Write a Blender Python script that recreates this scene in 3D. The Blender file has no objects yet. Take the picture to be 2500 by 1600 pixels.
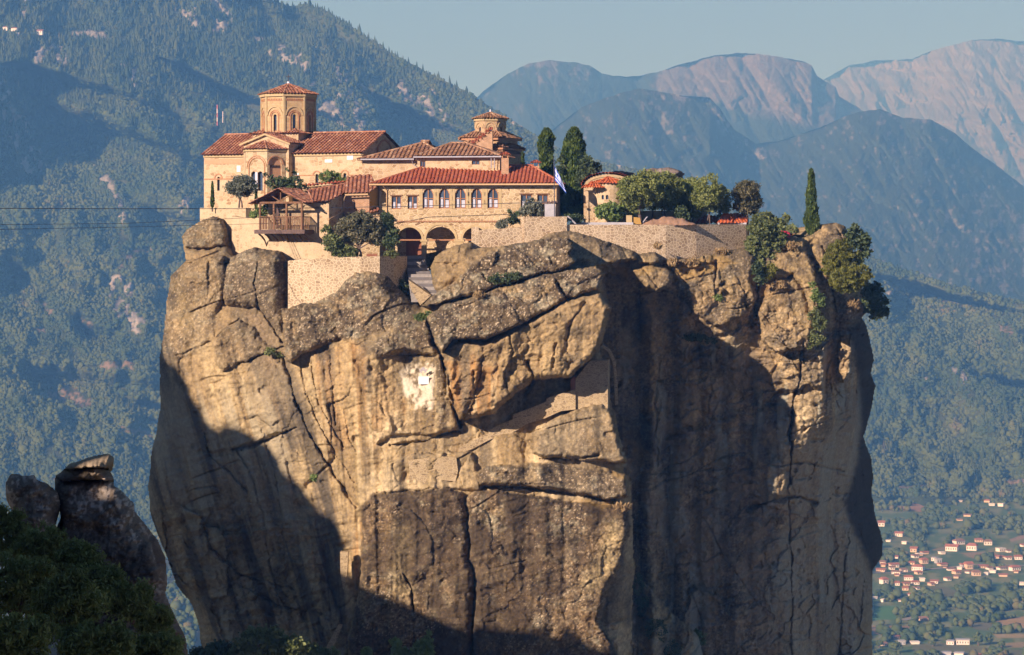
import bpy, math, random
import numpy as np
from mathutils import Vector
from mathutils.geometry import tessellate_polygon

scene = bpy.context.scene
C = scene.collection
# ---------------------------------------------------------------- camera, sky, sun, exposure
K = 1.4e-4          # metres per photo pixel per metre of distance
H0 = 600.0          # photo row of the horizon
cam_d = bpy.data.cameras.new('camera')
cam_d.sensor_width = 36.0
cam_d.lens = 36.0 / (2500 * K)
cam_d.shift_y = -200.0 / 2500
cam_d.clip_start = 1.0
cam_d.clip_end = 60000
cam = bpy.data.objects.new('camera', cam_d)
cam.rotation_euler = (math.radians(90), 0, 0)
C.objects.link(cam)
scene.camera = cam

SUN_AZ, SUN_EL = math.radians(42), math.radians(21)     # from behind the viewer's left shoulder
S = Vector((-math.sin(SUN_AZ) * math.cos(SUN_EL), -math.cos(SUN_AZ) * math.cos(SUN_EL), math.sin(SUN_EL)))
world = bpy.data.worlds.new('World')
scene.world = world
world.use_nodes = True
wn = world.node_tree.nodes
wl = world.node_tree.links
sky = wn.new('ShaderNodeTexSky')
sky.sky_type = 'NISHITA'
sky.sun_disc = False
sky.sun_elevation = SUN_EL
sky.sun_rotation = math.atan2(S.x, S.y)
sky.altitude = 8000
sky.air_density = 0.7
sky.dust_density = 0.0
sky.ozone_density = 4.0
tint = wn.new('ShaderNodeMix'); tint.data_type = 'RGBA'; tint.blend_type = 'MULTIPLY'; tint.inputs[0].default_value = 1.0
tint.inputs[7].default_value = (1.10, 0.84, 1.00, 1)      # white balance of the sky light
wl.new(sky.outputs[0], tint.inputs[6])
wl.new(tint.outputs[2], wn['Background'].inputs['Color'])
wn['Background'].inputs['Strength'].default_value = 0.097
sun_d = bpy.data.lights.new('sun', 'SUN')
sun_d.energy = 5.0
sun_d.angle = math.radians(0.5)
sun_d.color = (1.0, 0.865, 0.94)
sun = bpy.data.objects.new('sun', sun_d)
sun.rotation_euler = S.to_track_quat('Z', 'Y').to_euler()
sun.location = S * 500
C.objects.link(sun)
scene.view_settings.view_transform = 'Standard'
scene.view_settings.look = 'None'
scene.view_settings.exposure = 0.66
scene.view_settings.gamma = 1.0
scene.render.engine = 'CYCLES'
scene.cycles.use_denoising = True
scene.cycles.max_bounces = 6
scene.cycles.diffuse_bounces = 4
scene.cycles.glossy_bounces = 2
scene.cycles.transparent_max_bounces = 8
scene.cycles.volume_bounces = 0

# ---------------------------------------------------------------- helpers
rnd = random.Random(7)
rng = np.random.default_rng(7)

def P(u, v, Y):
    return Vector(((u - 1250) * K * Y, Y, (H0 - v) * K * Y))

def Z1(x, y): return (440 + x / 4.052, 180 + y / 4.052)
def Z2(x, y): return (800 + x / 3.85, 240 + y / 3.85)
def Z3(x, y): return (1340 + x / 3.882, 360 + y / 3.882)
def Z4(x, y): return (600 + x / 4.529, 420 + y / 4.529)
def Z5(x, y): return (1740 + x / 3.85, 400 + y / 3.85)

def tag(o, label=None, cat=None, group=None, kind=None):
    if label: o['label'] = label
    if cat: o['category'] = cat
    if group: o['group'] = group
    if kind: o['kind'] = kind
    return o

def thing(name, label, cat, loc=(0, 0, 0), group=None):
    o = bpy.data.objects.new(name, None)
    o.empty_display_size = 0.5
    o.location = loc
    C.objects.link(o)
    return tag(o, label, cat, group)

def wloc(p):
    v = Vector((0, 0, 0))
    while p is not None:
        v += p.location
        p = p.parent
    return v

def link(name, me, mat, parent=None, loc=None):
    o = bpy.data.objects.new(name, me)
    if mat: me.materials.append(mat)
    C.objects.link(o)
    if parent is not None:
        off = wloc(parent)
        me.transform(__import__('mathutils').Matrix.Translation(-off))
        o.parent = parent
    elif loc is not None:
        me.transform(__import__('mathutils').Matrix.Translation(-Vector(loc)))
        o.location = loc
    return o

def np_mesh(name, verts, faces, mat, parent=None, smooth=False, attrs=None, loc=None):
    """verts (n,3), faces (m,3|4) numpy -> one mesh object; attrs = {name: (n,) floats or (n,3) colours}"""
    verts = np.asarray(verts, dtype=np.float32)
    faces = np.asarray(faces, dtype=np.int32)
    n, m, k = len(verts), len(faces), faces.shape[1]
    me = bpy.data.meshes.new(name)
    me.vertices.add(n)
    me.vertices.foreach_set('co', verts.ravel())
    me.loops.add(m * k)
    me.loops.foreach_set('vertex_index', faces.ravel())
    me.polygons.add(m)
    me.polygons.foreach_set('loop_start', np.arange(0, m * k, k, dtype=np.int32))
    me.polygons.foreach_set('use_smooth', np.full(m, smooth, dtype=bool))
    for a, val in (attrs or {}).items():
        val = np.asarray(val, dtype=np.float32)
        if val.ndim == 1:
            at = me.attributes.new(a, 'FLOAT', 'POINT')
            at.data.foreach_set('value', val)
        else:
            at = me.attributes.new(a, 'FLOAT_COLOR', 'POINT')
            at.data.foreach_set('color', np.hstack([val, np.ones((n, 1), np.float32)]).ravel())
    me.update()
    me.validate()
    return link(name, me, mat, parent, loc)

class MB:
    """collects shapes and links them as one mesh object with a metric UV map"""
    def __init__(self):
        self.v, self.f = [], []
    def add(self, vs, fs):
        b = len(self.v)
        self.v += [Vector(p) for p in vs]
        self.f += [tuple(i + b for i in f) for f in fs]
        return self
    def quad(self, a, b, c, d):
        return self.add([a, b, c, d], [(0, 1, 2, 3)])
    def box(self, o, ex, ey, ez):
        o, ex, ey, ez = Vector(o), Vector(ex), Vector(ey), Vector(ez)
        vs = [o, o + ex, o + ex + ey, o + ey, o + ez, o + ex + ez, o + ex + ey + ez, o + ey + ez]
        return self.add(vs, [(0, 3, 2, 1), (4, 5, 6, 7), (0, 1, 5, 4), (1, 2, 6, 5), (2, 3, 7, 6), (3, 0, 4, 7)])
    def prism(self, pts, d):
        """flat polygon (3d points) pushed along vector d"""
        n = len(pts)
        d = Vector(d)
        a = [Vector(p) for p in pts]
        fs = [tuple(range(n)), tuple(reversed(range(n, 2 * n)))]
        fs += [(i, n + i, n + (i + 1) % n, (i + 1) % n) for i in range(n)]
        return self.add(a + [p + d for p in a], fs)
    def tube(self, p0, p1, r0, r1=None, n=6, caps=True):
        p0, p1 = Vector(p0), Vector(p1)
        r1 = r0 if r1 is None else r1
        d = (p1 - p0).normalized()
        a = d.orthogonal().normalized()
        b = d.cross(a)
        vs = []
        for p, r in ((p0, r0), (p1, r1)):
            vs += [p + a * (r * math.cos(t)) + b * (r * math.sin(t)) for t in [2 * math.pi * i / n for i in range(n)]]
        fs = [(i, (i + 1) % n, n + (i + 1) % n, n + i) for i in range(n)]
        if caps: fs += [tuple(reversed(range(n))), tuple(range(n, 2 * n))]
        return self.add(vs, fs)
    def path(self, pts, r, n=6):
        rr = r if isinstance(r, (list, tuple)) else [r] * len(pts)
        for i in range(len(pts) - 1):
            self.tube(pts[i], pts[i + 1], rr[i], rr[i + 1], n)
        return self
    def build(self, name, mat, parent=None, smooth=False, loc=None):
        me = bpy.data.meshes.new(name)
        me.from_pydata([tuple(p) for p in self.v], [], self.f)
        me.update()
        uv = me.uv_layers.new(name='UVMap')
        Zx = Vector((0, 0, 1))
        for p in me.polygons:
            nrm = p.normal
            h = Zx.cross(nrm)
            flat = h.length < 0.35
            if not flat: h.normalize(); w = nrm.cross(h)
            for li in p.loop_indices:
                c = me.vertices[me.loops[li].vertex_index].co
                uv.data[li].uv = (c.x, c.y) if flat else (c.dot(h), c.dot(w))
            p.use_smooth = smooth
        return link(name, me, mat, parent, loc)

class Frame:
    """a vertical plane: origin at photo column u and distance Y, turned by yaw (right end nearer)"""
    def __init__(self, u, Y, yaw=0.0, A=None, e=None):
        y = math.radians(yaw)
        self.A = Vector(((u - 1250) * K * Y, Y, 0)) if A is None else Vector((A[0], A[1], 0))
        self.e = Vector((math.cos(y), -math.sin(y), 0)) if e is None else Vector(e).normalized()
        self.n = Vector((self.e.y, -self.e.x, 0))
    def pt(self, s, z, d=0.0):
        q = self.A + self.e * s + self.n * d
        return Vector((q.x, q.y, z))
    def sz(self, u, v, d=0.0):
        ray = Vector(((u - 1250) * K, 1.0, (H0 - v) * K))
        A = self.A + self.n * d
        t = A.dot(self.n) / Vector((ray.x, ray.y, 0)).dot(self.n)
        q = ray * t
        return ((q - A).dot(self.e), q.z)
    def off(self, d):
        return Frame(0, 0, A=self.A + self.n * d, e=self.e)
    def side(self, s, d=0.0):
        """frame of the right-hand side wall that starts at position s and runs to the back"""
        return Frame(0, 0, A=self.A + self.e * s + self.n * d, e=-self.n)

def area2(p):
    return sum(p[i][0] * p[(i + 1) % len(p)][1] - p[(i + 1) % len(p)][0] * p[i][1] for i in range(len(p)))

def panel(mb, F, outer, holes=(), reveal=0.25, d=0.0):
    """a wall face in frame F with openings; reveals run inwards"""
    loops = [[Vector((a, b, 0)) for a, b in outer]] + [[Vector((a, b, 0)) for a, b in h] for h in holes]
    tri = tessellate_polygon(loops)
    flat = [p for l in loops for p in l]
    vs = [F.pt(p.x, p.y, d) for p in flat]
    fs = []
    for t in tri:
        a, b, c = (flat[i] for i in t)
        cr = (b.x - a.x) * (c.y - a.y) - (b.y - a.y) * (c.x - a.x)
        fs.append(tuple(t) if cr > 0 else (t[0], t[2], t[1]))
    mb.add(vs, fs)
    for h in holes:
        for i in range(len(h)):
            a, b = h[i], h[(i + 1) % len(h)]
            mb.quad(F.pt(a[0], a[1], d), F.pt(b[0], b[1], d), F.pt(b[0], b[1], d - reveal), F.pt(a[0], a[1], d - reveal))

def rect(s0, z0, s1, z1):
    return [(s0, z0), (s1, z0), (s1, z1), (s0, z1)]

def arch(s0, z0, s1, zt, n=10, rise=None):
    """arched opening: round head by default"""
    r = (s1 - s0) / 2
    rise = r if rise is None else rise
    c = (s0 + s1) / 2
    zs = zt - rise
    return [(s0, z0), (s1, z0)] + [(c + r * math.cos(math.pi * i / n), zs + rise * math.sin(math.pi * i / n)) for i in range(n + 1)]

def pxrect(F, u0, v0, u1, v1, d=0.0):
    s0, z1 = F.sz(u0, v0, d)
    s1, z0 = F.sz(u1, v1, d)
    return s0, z0, s1, z1

def arc_ring(mb, F, cs, cz, r0, r1, d0, d1, a0=0.0, a1=math.pi, n=14):
    """a proud arch band in frame F"""
    for i in range(n):
        ta, tb = a0 + (a1 - a0) * i / n, a0 + (a1 - a0) * (i + 1) / n
        q = lambda t, r, d: F.pt(cs + r * math.cos(t), cz + r * math.sin(t), d)
        vs = [q(ta, r0, d0), q(tb, r0, d0), q(tb, r1, d0), q(ta, r1, d0), q(ta, r0, d1), q(tb, r0, d1), q(tb, r1, d1), q(ta, r1, d1)]
        mb.add(vs, [(4, 5, 6, 7), (0, 1, 5, 4), (2, 3, 7, 6), (1, 2, 6, 5), (3, 0, 4, 7)])

# ---- vectorised noise
def _hash(ix, iy, iz, seed):
    h = (ix.astype(np.uint32) * np.uint32(374761393) + iy.astype(np.uint32) * np.uint32(668265263) + iz.astype(np.uint32) * np.uint32(2147483647) + np.uint32(seed * 974711 + 12345))
    h = (h ^ (h >> np.uint32(13))) * np.uint32(1274126177)
    h = (h ^ (h >> np.uint32(16))) * np.uint32(2246822519)
    h = h ^ (h >> np.uint32(15))
    return h.astype(np.float64) / 4294967295.0 * 2 - 1

def vnoise(x, y, z=0.0, seed=0):
    x, y, z = np.broadcast_arrays(np.asarray(x, float), np.asarray(y, float), np.asarray(z, float))
    fx, fy, fz = np.floor(x), np.floor(y), np.floor(z)
    tx, ty, tz = x - fx, y - fy, z - fz
    ix, iy, iz = fx.astype(np.int64), fy.astype(np.int64), fz.astype(np.int64)
    s = lambda t: t * t * t * (t * (t * 6 - 15) + 10)
    tx, ty, tz = s(tx), s(ty), s(tz)
    flatz = not np.any(tz) and np.all(iz == iz.flat[0])
    def layer(k):
        a = _hash(ix, iy, iz + k, seed); b = _hash(ix + 1, iy, iz + k, seed)
        c = _hash(ix, iy + 1, iz + k, seed); e = _hash(ix + 1, iy + 1, iz + k, seed)
        return (a + (b - a) * tx) * (1 - ty) + (c + (e - c) * tx) * ty
    l0 = layer(0)
    if flatz: return l0
    return l0 + (layer(1) - l0) * tz

def fbm(x, y, z=0.0, oct=4, seed=0, gain=0.5, ridged=False):
    t, a, f, n = 0.0, 1.0, 1.0, 0.0
    for o in range(oct):
        v = vnoise(x * f, y * f, z * f if not np.isscalar(z) else z, seed + o * 17)
        if ridged: v = 1 - 2 * np.abs(v)
        t = t + a * v
        n += a
        a *= gain
        f *= 2.03
    return t / n

def worley(x, y, seed=0):
    """F1, F2, cell random, offset to the cell's centre"""
    ix, iy = np.floor(x).astype(np.int64), np.floor(y).astype(np.int64)
    f1 = np.full(x.shape, 9.0); f2 = np.full(x.shape, 9.0)
    rid = np.zeros(x.shape); ox = np.zeros(x.shape); oy = np.zeros(x.shape)
    z = np.zeros_like(ix)
    for a in (-1, 0, 1):
        for b in (-1, 0, 1):
            cx, cy = ix + a, iy + b
            px = cx + 0.5 + 0.45 * _hash(cx, cy, z, seed); py = cy + 0.5 + 0.45 * _hash(cx, cy, z, seed + 5)
            d = np.hypot(x - px, y - py)
            near = d < f1
            f2 = np.where(near, f1, np.minimum(f2, d))
            rid = np.where(near, _hash(cx, cy, z, seed + 9), rid)
            ox = np.where(near, x - px, ox); oy = np.where(near, y - py, oy)
            f1 = np.where(near, d, f1)
    return f1, f2, rid, ox, oy

def poly_sdf(px, py, poly):
    """signed distance to polygon, positive inside"""
    poly = np.asarray(poly, float)
    d = np.full(px.shape, 1e18)
    inside = np.zeros(px.shape, bool)
    n = len(poly)
    for i in range(n):
        ax, ay = poly[i]
        bx, by = poly[(i + 1) % n]
        ex, ey = bx - ax, by - ay
        wx, wy = px - ax, py - ay
        t = np.clip((wx * ex + wy * ey) / (ex * ex + ey * ey + 1e-12), 0, 1)
        d = np.minimum(d, (wx - ex * t) ** 2 + (wy - ey * t) ** 2)
        cond = ((ay <= py) & (by > py)) | ((by <= py) & (ay > py))
        with np.errstate(divide='ignore', invalid='ignore'):
            xi = ax + (py - ay) / (by - ay if by != ay else 1e-12) * ex
        inside ^= cond & (px < xi)
    d = np.sqrt(d)
    return np.where(inside, d, -d)

def line_dist(px, py, pts):
    d = np.full(px.shape, 1e18)
    for (ax, ay), (bx, by) in zip(pts[:-1], pts[1:]):
        ex, ey = bx - ax, by - ay
        wx, wy = px - ax, py - ay
        t = np.clip((wx * ex + wy * ey) / (ex * ex + ey * ey + 1e-12), 0, 1)
        d = np.minimum(d, (wx - ex * t) ** 2 + (wy - ey * t) ** 2)
    return np.sqrt(d)

def sstep(a, b, x):
    t = np.clip((x - a) / (b - a), 0, 1)
    return t * t * (3 - 2 * t)

def rbf(points, px, py, scale=1.0):
    """thin plate interpolation of (u, v, value) points"""
    pts = np.asarray(points, float)
    xy = pts[:, :2] / 100.0
    n = len(pts)
    def phi(r2):
        return 0.5 * r2 * np.log(r2 + 1e-9)
    d2 = ((xy[:, None] - xy[None]) ** 2).sum(-1)
    A = np.zeros((n + 3, n + 3))
    A[:n, :n] = phi(d2) + np.eye(n) * 0.02
    A[:n, n] = 1; A[:n, n + 1:] = xy
    A[n, :n] = 1; A[n + 1:, :n] = xy.T
    w = np.linalg.solve(A, np.concatenate([pts[:, 2], np.zeros(3)]))
    X, Y = px / 100.0, py / 100.0
    out = w[n] + w[n + 1] * X + w[n + 2] * Y
    for i in range(n):
        out = out + w[i] * phi((X - xy[i, 0]) ** 2 + (Y - xy[i, 1]) ** 2)
    return out
# ---------------------------------------------------------------- materials
def new_mat(name, rough=0.85, spec=0.2):
    m = bpy.data.materials.new(name)
    m.use_nodes = True
    b = m.node_tree.nodes['Principled BSDF']
    b.inputs['Roughness'].default_value = rough
    b.inputs['Specular IOR Level'].default_value = spec
    return m, m.node_tree.nodes, m.node_tree.links, b

def N(nodes, kind, **kw):
    n = nodes.new('ShaderNode' + kind)
    for k, v in kw.items():
        if k in n.inputs: n.inputs[k].default_value = v
        else: setattr(n, k, v)
    return n

def ramp(nodes, stops):
    r = nodes.new('ShaderNodeValToRGB')
    els = r.color_ramp.elements
    els[0].position, els[0].color = stops[0][0], (*stops[0][1], 1)
    els[1].position, els[1].color = stops[1][0], (*stops[1][1], 1)
    for p, c in stops[2:]:
        e = els.new(p); e.color = (*c, 1)
    return r

def mix(nodes, links, fac, a, b, mode='MIX'):
    m = nodes.new('ShaderNodeMix')
    m.data_type = 'RGBA'
    m.blend_type = mode
    for sock, val in ((m.inputs[0], fac), (m.inputs[6], a), (m.inputs[7], b)):
        if hasattr(val, 'links') or hasattr(val, 'is_linked'): links.new(val, sock)
        elif isinstance(val, (int, float)): sock.default_value = val
        else: sock.default_value = (*val, 1)
    return m.outputs[2]

def bump(nodes, links, bsdf, height, strength=0.5, dist=0.05):
    b = N(nodes, 'Bump', Strength=strength, Distance=dist)
    links.new(height, b.inputs['Height'])
    links.new(b.outputs[0], bsdf.inputs['Normal'])

def warm(c, k=1.0):
    return (c[0] * 0.93, c[1] * 0.862, c[2] * 0.665)

def masonry(name, scale, stones, mortar, mw=0.06, squash=1.35, wash=0.3, dirt=(0.25, 0.19, 0.12)):
    stones = [warm(c) for c in stones]; mortar = warm(mortar); dirt = warm(dirt)
    m, n, l, b = new_mat(name, 0.9, 0.1)
    tc = N(n, 'TexCoord'); mp = N(n, 'Mapping')
    mp.inputs['Scale'].default_value = (1.0, squash, 1.0)
    l.new(tc.outputs['UV'], mp.inputs[0])
    wob = N(n, 'TexNoise', Scale=1.3, Detail=2.0)
    l.new(mp.outputs[0], wob.inputs['Vector'])
    add = N(n, 'VectorMath', operation='MULTIPLY_ADD')
    l.new(wob.outputs['Color'], add.inputs[0]); add.inputs[1].default_value = (0.25, 0.25, 0); l.new(mp.outputs[0], add.inputs[2])
    ve = N(n, 'TexVoronoi', Scale=scale, feature='DISTANCE_TO_EDGE', voronoi_dimensions='2D')
    vc = N(n, 'TexVoronoi', Scale=scale, feature='F1', voronoi_dimensions='2D')
    l.new(add.outputs[0], ve.inputs['Vector']); l.new(add.outputs[0], vc.inputs['Vector'])
    sep = N(n, 'SeparateColor'); l.new(vc.outputs['Color'], sep.inputs[0])
    rc = ramp(n, [(i / (len(stones) - 1), c) for i, c in enumerate(stones)])
    l.new(sep.outputs[0], rc.inputs[0])
    fine = N(n, 'TexNoise', Scale=9.0, Detail=5.0); l.new(mp.outputs[0], fine.inputs['Vector'])
    stone = mix(n, l, 0.35, rc.outputs[0], fine.outputs[0], 'OVERLAY')
    edge = ramp(n, [(mw * 0.55, (0, 0, 0)), (mw * 1.5, (1, 1, 1))]); l.new(ve.outputs['Distance'], edge.inputs[0])
    # some stones are smeared over by mortar
    sm = N(n, 'TexNoise', Scale=0.7, Detail=3.0); l.new(mp.outputs[0], sm.inputs['Vector'])
    smr = ramp(n, [(0.45, (1, 1, 1)), (0.7, (1 - wash,) * 3)]); l.new(sm.outputs[0], smr.inputs[0])
    fac = N(n, 'Math', operation='MULTIPLY'); l.new(edge.outputs[0], fac.inputs[0]); l.new(smr.outputs[0], fac.inputs[1])
    col = mix(n, l, fac.outputs[0], mortar, stone)
    big = N(n, 'TexNoise', Scale=0.25, Detail=4.0); l.new(mp.outputs[0], big.inputs['Vector'])
    br = ramp(n, [(0.5, (0, 0, 0)), (0.75, (1, 1, 1))]); l.new(big.outputs[0], br.inputs[0])
    bf = N(n, 'Math', operation='MULTIPLY'); l.new(br.outputs[0], bf.inputs[0]); bf.inputs[1].default_value = 0.3
    col = mix(n, l, bf.outputs[0], col, dirt)
    l.new(col, b.inputs['Base Color'])
    bump(n, l, b, edge.outputs[0], 0.45, 0.04)
    return m

def plain(name, col, rough=0.8, var=0.25, scale=3.0, spec=0.2, bumpy=0.0, stretch=(1, 1, 1), metal=0.0):
    m, n, l, b = new_mat(name, rough, spec)
    tc = N(n, 'TexCoord'); mp = N(n, 'Mapping'); mp.inputs['Scale'].default_value = stretch
    l.new(tc.outputs['Object'], mp.inputs[0])
    t = N(n, 'TexNoise', Scale=scale, Detail=5.0, Roughness=0.6); l.new(mp.outputs[0], t.inputs['Vector'])
    r = ramp(n, [(0.25, tuple(c * (1 - var) for c in col)), (0.75, tuple(min(1, c * (1 + var)) for c in col))])
    l.new(t.outputs[0], r.inputs[0]); l.new(r.outputs[0], b.inputs['Base Color'])
    b.inputs['Metallic'].default_value = metal
    if bumpy: bump(n, l, b, t.outputs[0], bumpy, 0.05)
    return m

def courses(name, c1, c2, mortar, bw=0.4, bh=0.16, ms=0.02):
    """dressed blocks or brick in rows"""
    c1, c2, mortar = warm(c1), warm(c2), warm(mortar)
    m, n, l, b = new_mat(name, 0.9, 0.1)
    tc = N(n, 'TexCoord')
    bt = N(n, 'TexBrick', Scale=1.0)
    bt.inputs['Brick Width'].default_value = bw; bt.inputs['Row Height'].default_value = bh; bt.inputs['Mortar Size'].default_value = ms
    bt.inputs['Color1'].default_value = (*c1, 1); bt.inputs['Color2'].default_value = (*c2, 1); bt.inputs['Mortar'].default_value = (*mortar, 1)
    bt.inputs['Bias'].default_value = 0.0
    l.new(tc.outputs['UV'], bt.inputs['Vector'])
    t = N(n, 'TexNoise', Scale=2.2, Detail=5.0); l.new(tc.outputs['UV'], t.inputs['Vector'])
    col = mix(n, l, 0.45, bt.outputs[0], t.outputs[0], 'OVERLAY')
    l.new(col, b.inputs['Base Color'])
    return m

def tiles(name, stops, moss=0.15):
    stops = [(p, warm(c)) for p, c in stops]
    m, n, l, b = new_mat(name, 0.8, 0.2)
    at = N(n, 'Attribute'); at.attribute_name = 'tone'
    r = ramp(n, stops); l.new(at.outputs['Fac'], r.inputs[0])
    tc = N(n, 'TexCoord')
    t = N(n, 'TexNoise', Scale=1.1, Detail=6.0, Roughness=0.65); l.new(tc.outputs['Object'], t.inputs['Vector'])
    tr = ramp(n, [(0.5, (0, 0, 0)), (0.72, (1, 1, 1))]); l.new(t.outputs[0], tr.inputs[0])
    f = N(n, 'Math', operation='MULTIPLY'); l.new(tr.outputs[0], f.inputs[0]); f.inputs[1].default_value = moss
    col = mix(n, l, f.outputs[0], r.outputs[0], (0.09, 0.07, 0.05))
    l.new(col, b.inputs['Base Color'])
    return m

def vcol(name, rough=0.9, fine=None, bumps=(), trans=0.0):
    """albedo from the vertex colour 'col' with fine speckle"""
    m, n, l, b = new_mat(name, rough, 0.1)
    at = N(n, 'Attribute'); at.attribute_name = 'col'
    col = at.outputs['Color']
    tc = N(n, 'TexCoord')
    if fine:
        t = N(n, 'TexNoise', Scale=fine[0], Detail=6.0, Roughness=0.7); l.new(tc.outputs['Object'], t.inputs['Vector'])
        col = mix(n, l, fine[1], col, t.outputs[0], 'OVERLAY')
    l.new(col, b.inputs['Base Color'])
    if bumps:
        t2 = N(n, 'TexNoise', Scale=bumps[0], Detail=6.0, Roughness=0.7); l.new(tc.outputs['Object'], t2.inputs['Vector'])
        bump(n, l, b, t2.outputs[0], bumps[1], bumps[2])
    return m

def leafmat(name, c0, c1, rough=0.6, tr=0.25):
    m, n, l, b = new_mat(name, rough, 0.25)
    at = N(n, 'Attribute'); at.attribute_name = 'tone'
    r = ramp(n, [(0.0, c0), (1.0, c1)]); l.new(at.outputs['Fac'], r.inputs[0])
    l.new(r.outputs[0], b.inputs['Base Color'])
    ts = N(n, 'BsdfTranslucent'); l.new(r.outputs[0], ts.inputs[0])
    ms = N(n, 'MixShader', Fac=tr)
    l.new(b.outputs[0], ms.inputs[1]); l.new(ts.outputs[0], ms.inputs[2])
    l.new(ms.outputs[0], n['Material Output'].inputs[0])
    return m

M = {}
M['wall_right'] = masonry('rubble_wall', 2.5, [(0.38, 0.29, 0.20), (0.50, 0.40, 0.28), (0.30, 0.22, 0.15), (0.56, 0.46, 0.33)], (0.76, 0.65, 0.50), 0.07, 1.3, 0.35)
M['wall_terrace'] = masonry('pale_rubble', 2.7, [(0.38, 0.30, 0.20), (0.50, 0.41, 0.29), (0.30, 0.22, 0.14), (0.56, 0.47, 0.34)], (0.74, 0.63, 0.47), 0.08, 1.25, 0.35)
M['wall_old'] = masonry('plastered_rubble', 2.6, [(0.36, 0.28, 0.18), (0.52, 0.42, 0.29), (0.50, 0.40, 0.27), (0.55, 0.45, 0.31)], (0.60, 0.50, 0.35), 0.06, 1.5, 0.9)
M['wall_church'] = masonry('church_stone', 2.0, [(0.50, 0.39, 0.25), (0.58, 0.47, 0.32), (0.32, 0.21, 0.12), (0.58, 0.47, 0.32), (0.44, 0.33, 0.20)], (0.64, 0.52, 0.37), 0.06, 1.5, 0.6)
M['wall_refectory'] = masonry('refectory_stone', 2.0, [(0.52, 0.42, 0.26), (0.36, 0.26, 0.15), (0.58, 0.48, 0.32), (0.46, 0.36, 0.21), (0.24, 0.16, 0.09)], (0.70, 0.57, 0.40), 0.07, 1.7, 0.45)
M['wall_rust'] = masonry('reddish_stone', 2.3, [(0.42, 0.28, 0.17), (0.48, 0.35, 0.22), (0.33, 0.20, 0.12), (0.5, 0.39, 0.26)], (0.52, 0.40, 0.27), 0.06, 1.7, 0.5)
M['wall_cliff'] = masonry('cliff_masonry', 2.8, [(0.42, 0.34, 0.21), (0.29, 0.225, 0.14), (0.48, 0.39, 0.25), (0.21, 0.16, 0.10)], (0.54, 0.45, 0.31), 0.07, 1.7, 0.3)
M['ashlar'] = courses('ashlar', (0.47, 0.35, 0.20), (0.55, 0.42, 0.26), (0.42, 0.29, 0.18), 0.7, 0.34, 0.02)
M['ochre'] = plain('ochre_plaster', warm((0.46, 0.29, 0.09)), 0.9, 0.15, 1.2)
M['trim'] = plain('dressed_stone', warm((0.50, 0.40, 0.24)), 0.9, 0.15, 2.0)
M['brick'] = courses('brick', (0.40, 0.20, 0.12), (0.48, 0.28, 0.17), (0.50, 0.38, 0.27), 0.35, 0.12, 0.025)
M['brickplain'] = plain('brick_trim', warm((0.44, 0.24, 0.14)), 0.9, 0.25, 4.0)
M['pinkbrick'] = plain('pink_brick', warm((0.56, 0.34, 0.22)), 0.9, 0.12, 5.0)
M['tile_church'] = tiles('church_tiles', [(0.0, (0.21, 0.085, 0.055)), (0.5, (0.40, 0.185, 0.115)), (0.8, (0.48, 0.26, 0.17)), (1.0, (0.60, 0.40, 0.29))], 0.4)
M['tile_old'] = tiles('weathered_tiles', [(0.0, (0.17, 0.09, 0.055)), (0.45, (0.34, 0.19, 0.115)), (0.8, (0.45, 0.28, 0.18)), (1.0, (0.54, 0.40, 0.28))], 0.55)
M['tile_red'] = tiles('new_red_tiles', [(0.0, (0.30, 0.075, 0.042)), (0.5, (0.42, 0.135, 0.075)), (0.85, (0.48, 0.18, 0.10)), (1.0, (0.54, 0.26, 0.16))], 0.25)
M['tile_orange'] = tiles('orange_tiles', [(0.0, (0.50, 0.13, 0.05)), (1.0, (0.62, 0.19, 0.08))], 0.08)
M['glass'] = plain('window_glass', (0.06, 0.085, 0.11), 0.15, 0.4, 0.8, 0.6)
M['curtain'] = plain('curtain', (0.5, 0.5, 0.48), 0.9, 0.2, 3.0)
M['dark'] = plain('dark_interior', (0.03, 0.025, 0.02), 0.9, 0.3, 2.0)
M['wood'] = plain('old_timber', (0.20, 0.105, 0.05), 0.85, 0.4, 5.0, 0.15, 0.2, (1, 1, 0.3))
M['wood_dark'] = plain('weathered_beam', (0.13, 0.085, 0.06), 0.85, 0.4, 5.0)
M['wood_red'] = plain('varnished_wood', (0.26, 0.10, 0.045), 0.7, 0.3, 4.0, 0.25, 0.1, (1, 1, 0.2))
M['wood_light'] = plain('window_wood', (0.36, 0.17, 0.07), 0.7, 0.2, 6.0)
M['gutter'] = plain('zinc', (0.40, 0.38, 0.35), 0.6, 0.15, 4.0, 0.3)
M['fascia'] = plain('cream_fascia', warm((0.60, 0.42, 0.25)), 0.8, 0.1, 4.0)
M['white'] = plain('whitewash', (0.78, 0.74, 0.66), 0.85, 0.08, 4.0)
M['concrete'] = plain('concrete', (0.42, 0.40, 0.36), 0.9, 0.2, 2.0)
M['steps'] = plain('stone_steps', (0.155, 0.14, 0.115), 0.9, 0.25, 1.5)
M['metal_dark'] = plain('dark_metal', (0.05, 0.05, 0.055), 0.5, 0.2, 5.0, 0.4)
M['cable'] = plain('cable_black', (0.04, 0.045, 0.05), 0.6, 0.1, 5.0)
M['red_cloth'] = plain('red_sheet', (0.75, 0.05, 0.08), 0.7, 0.15, 5.0)
M['bark'] = plain('bark', (0.14, 0.10, 0.07), 0.95, 0.35, 6.0, 0.1, 0.3)
M['earth'] = plain('dry_earth', (0.30, 0.18, 0.10), 0.95, 0.3, 2.0, 0.1, 0.3)
M['ground'] = plain('plateau_earth', (0.30, 0.23, 0.15), 0.95, 0.3, 0.8, 0.1, 0.3)
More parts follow.
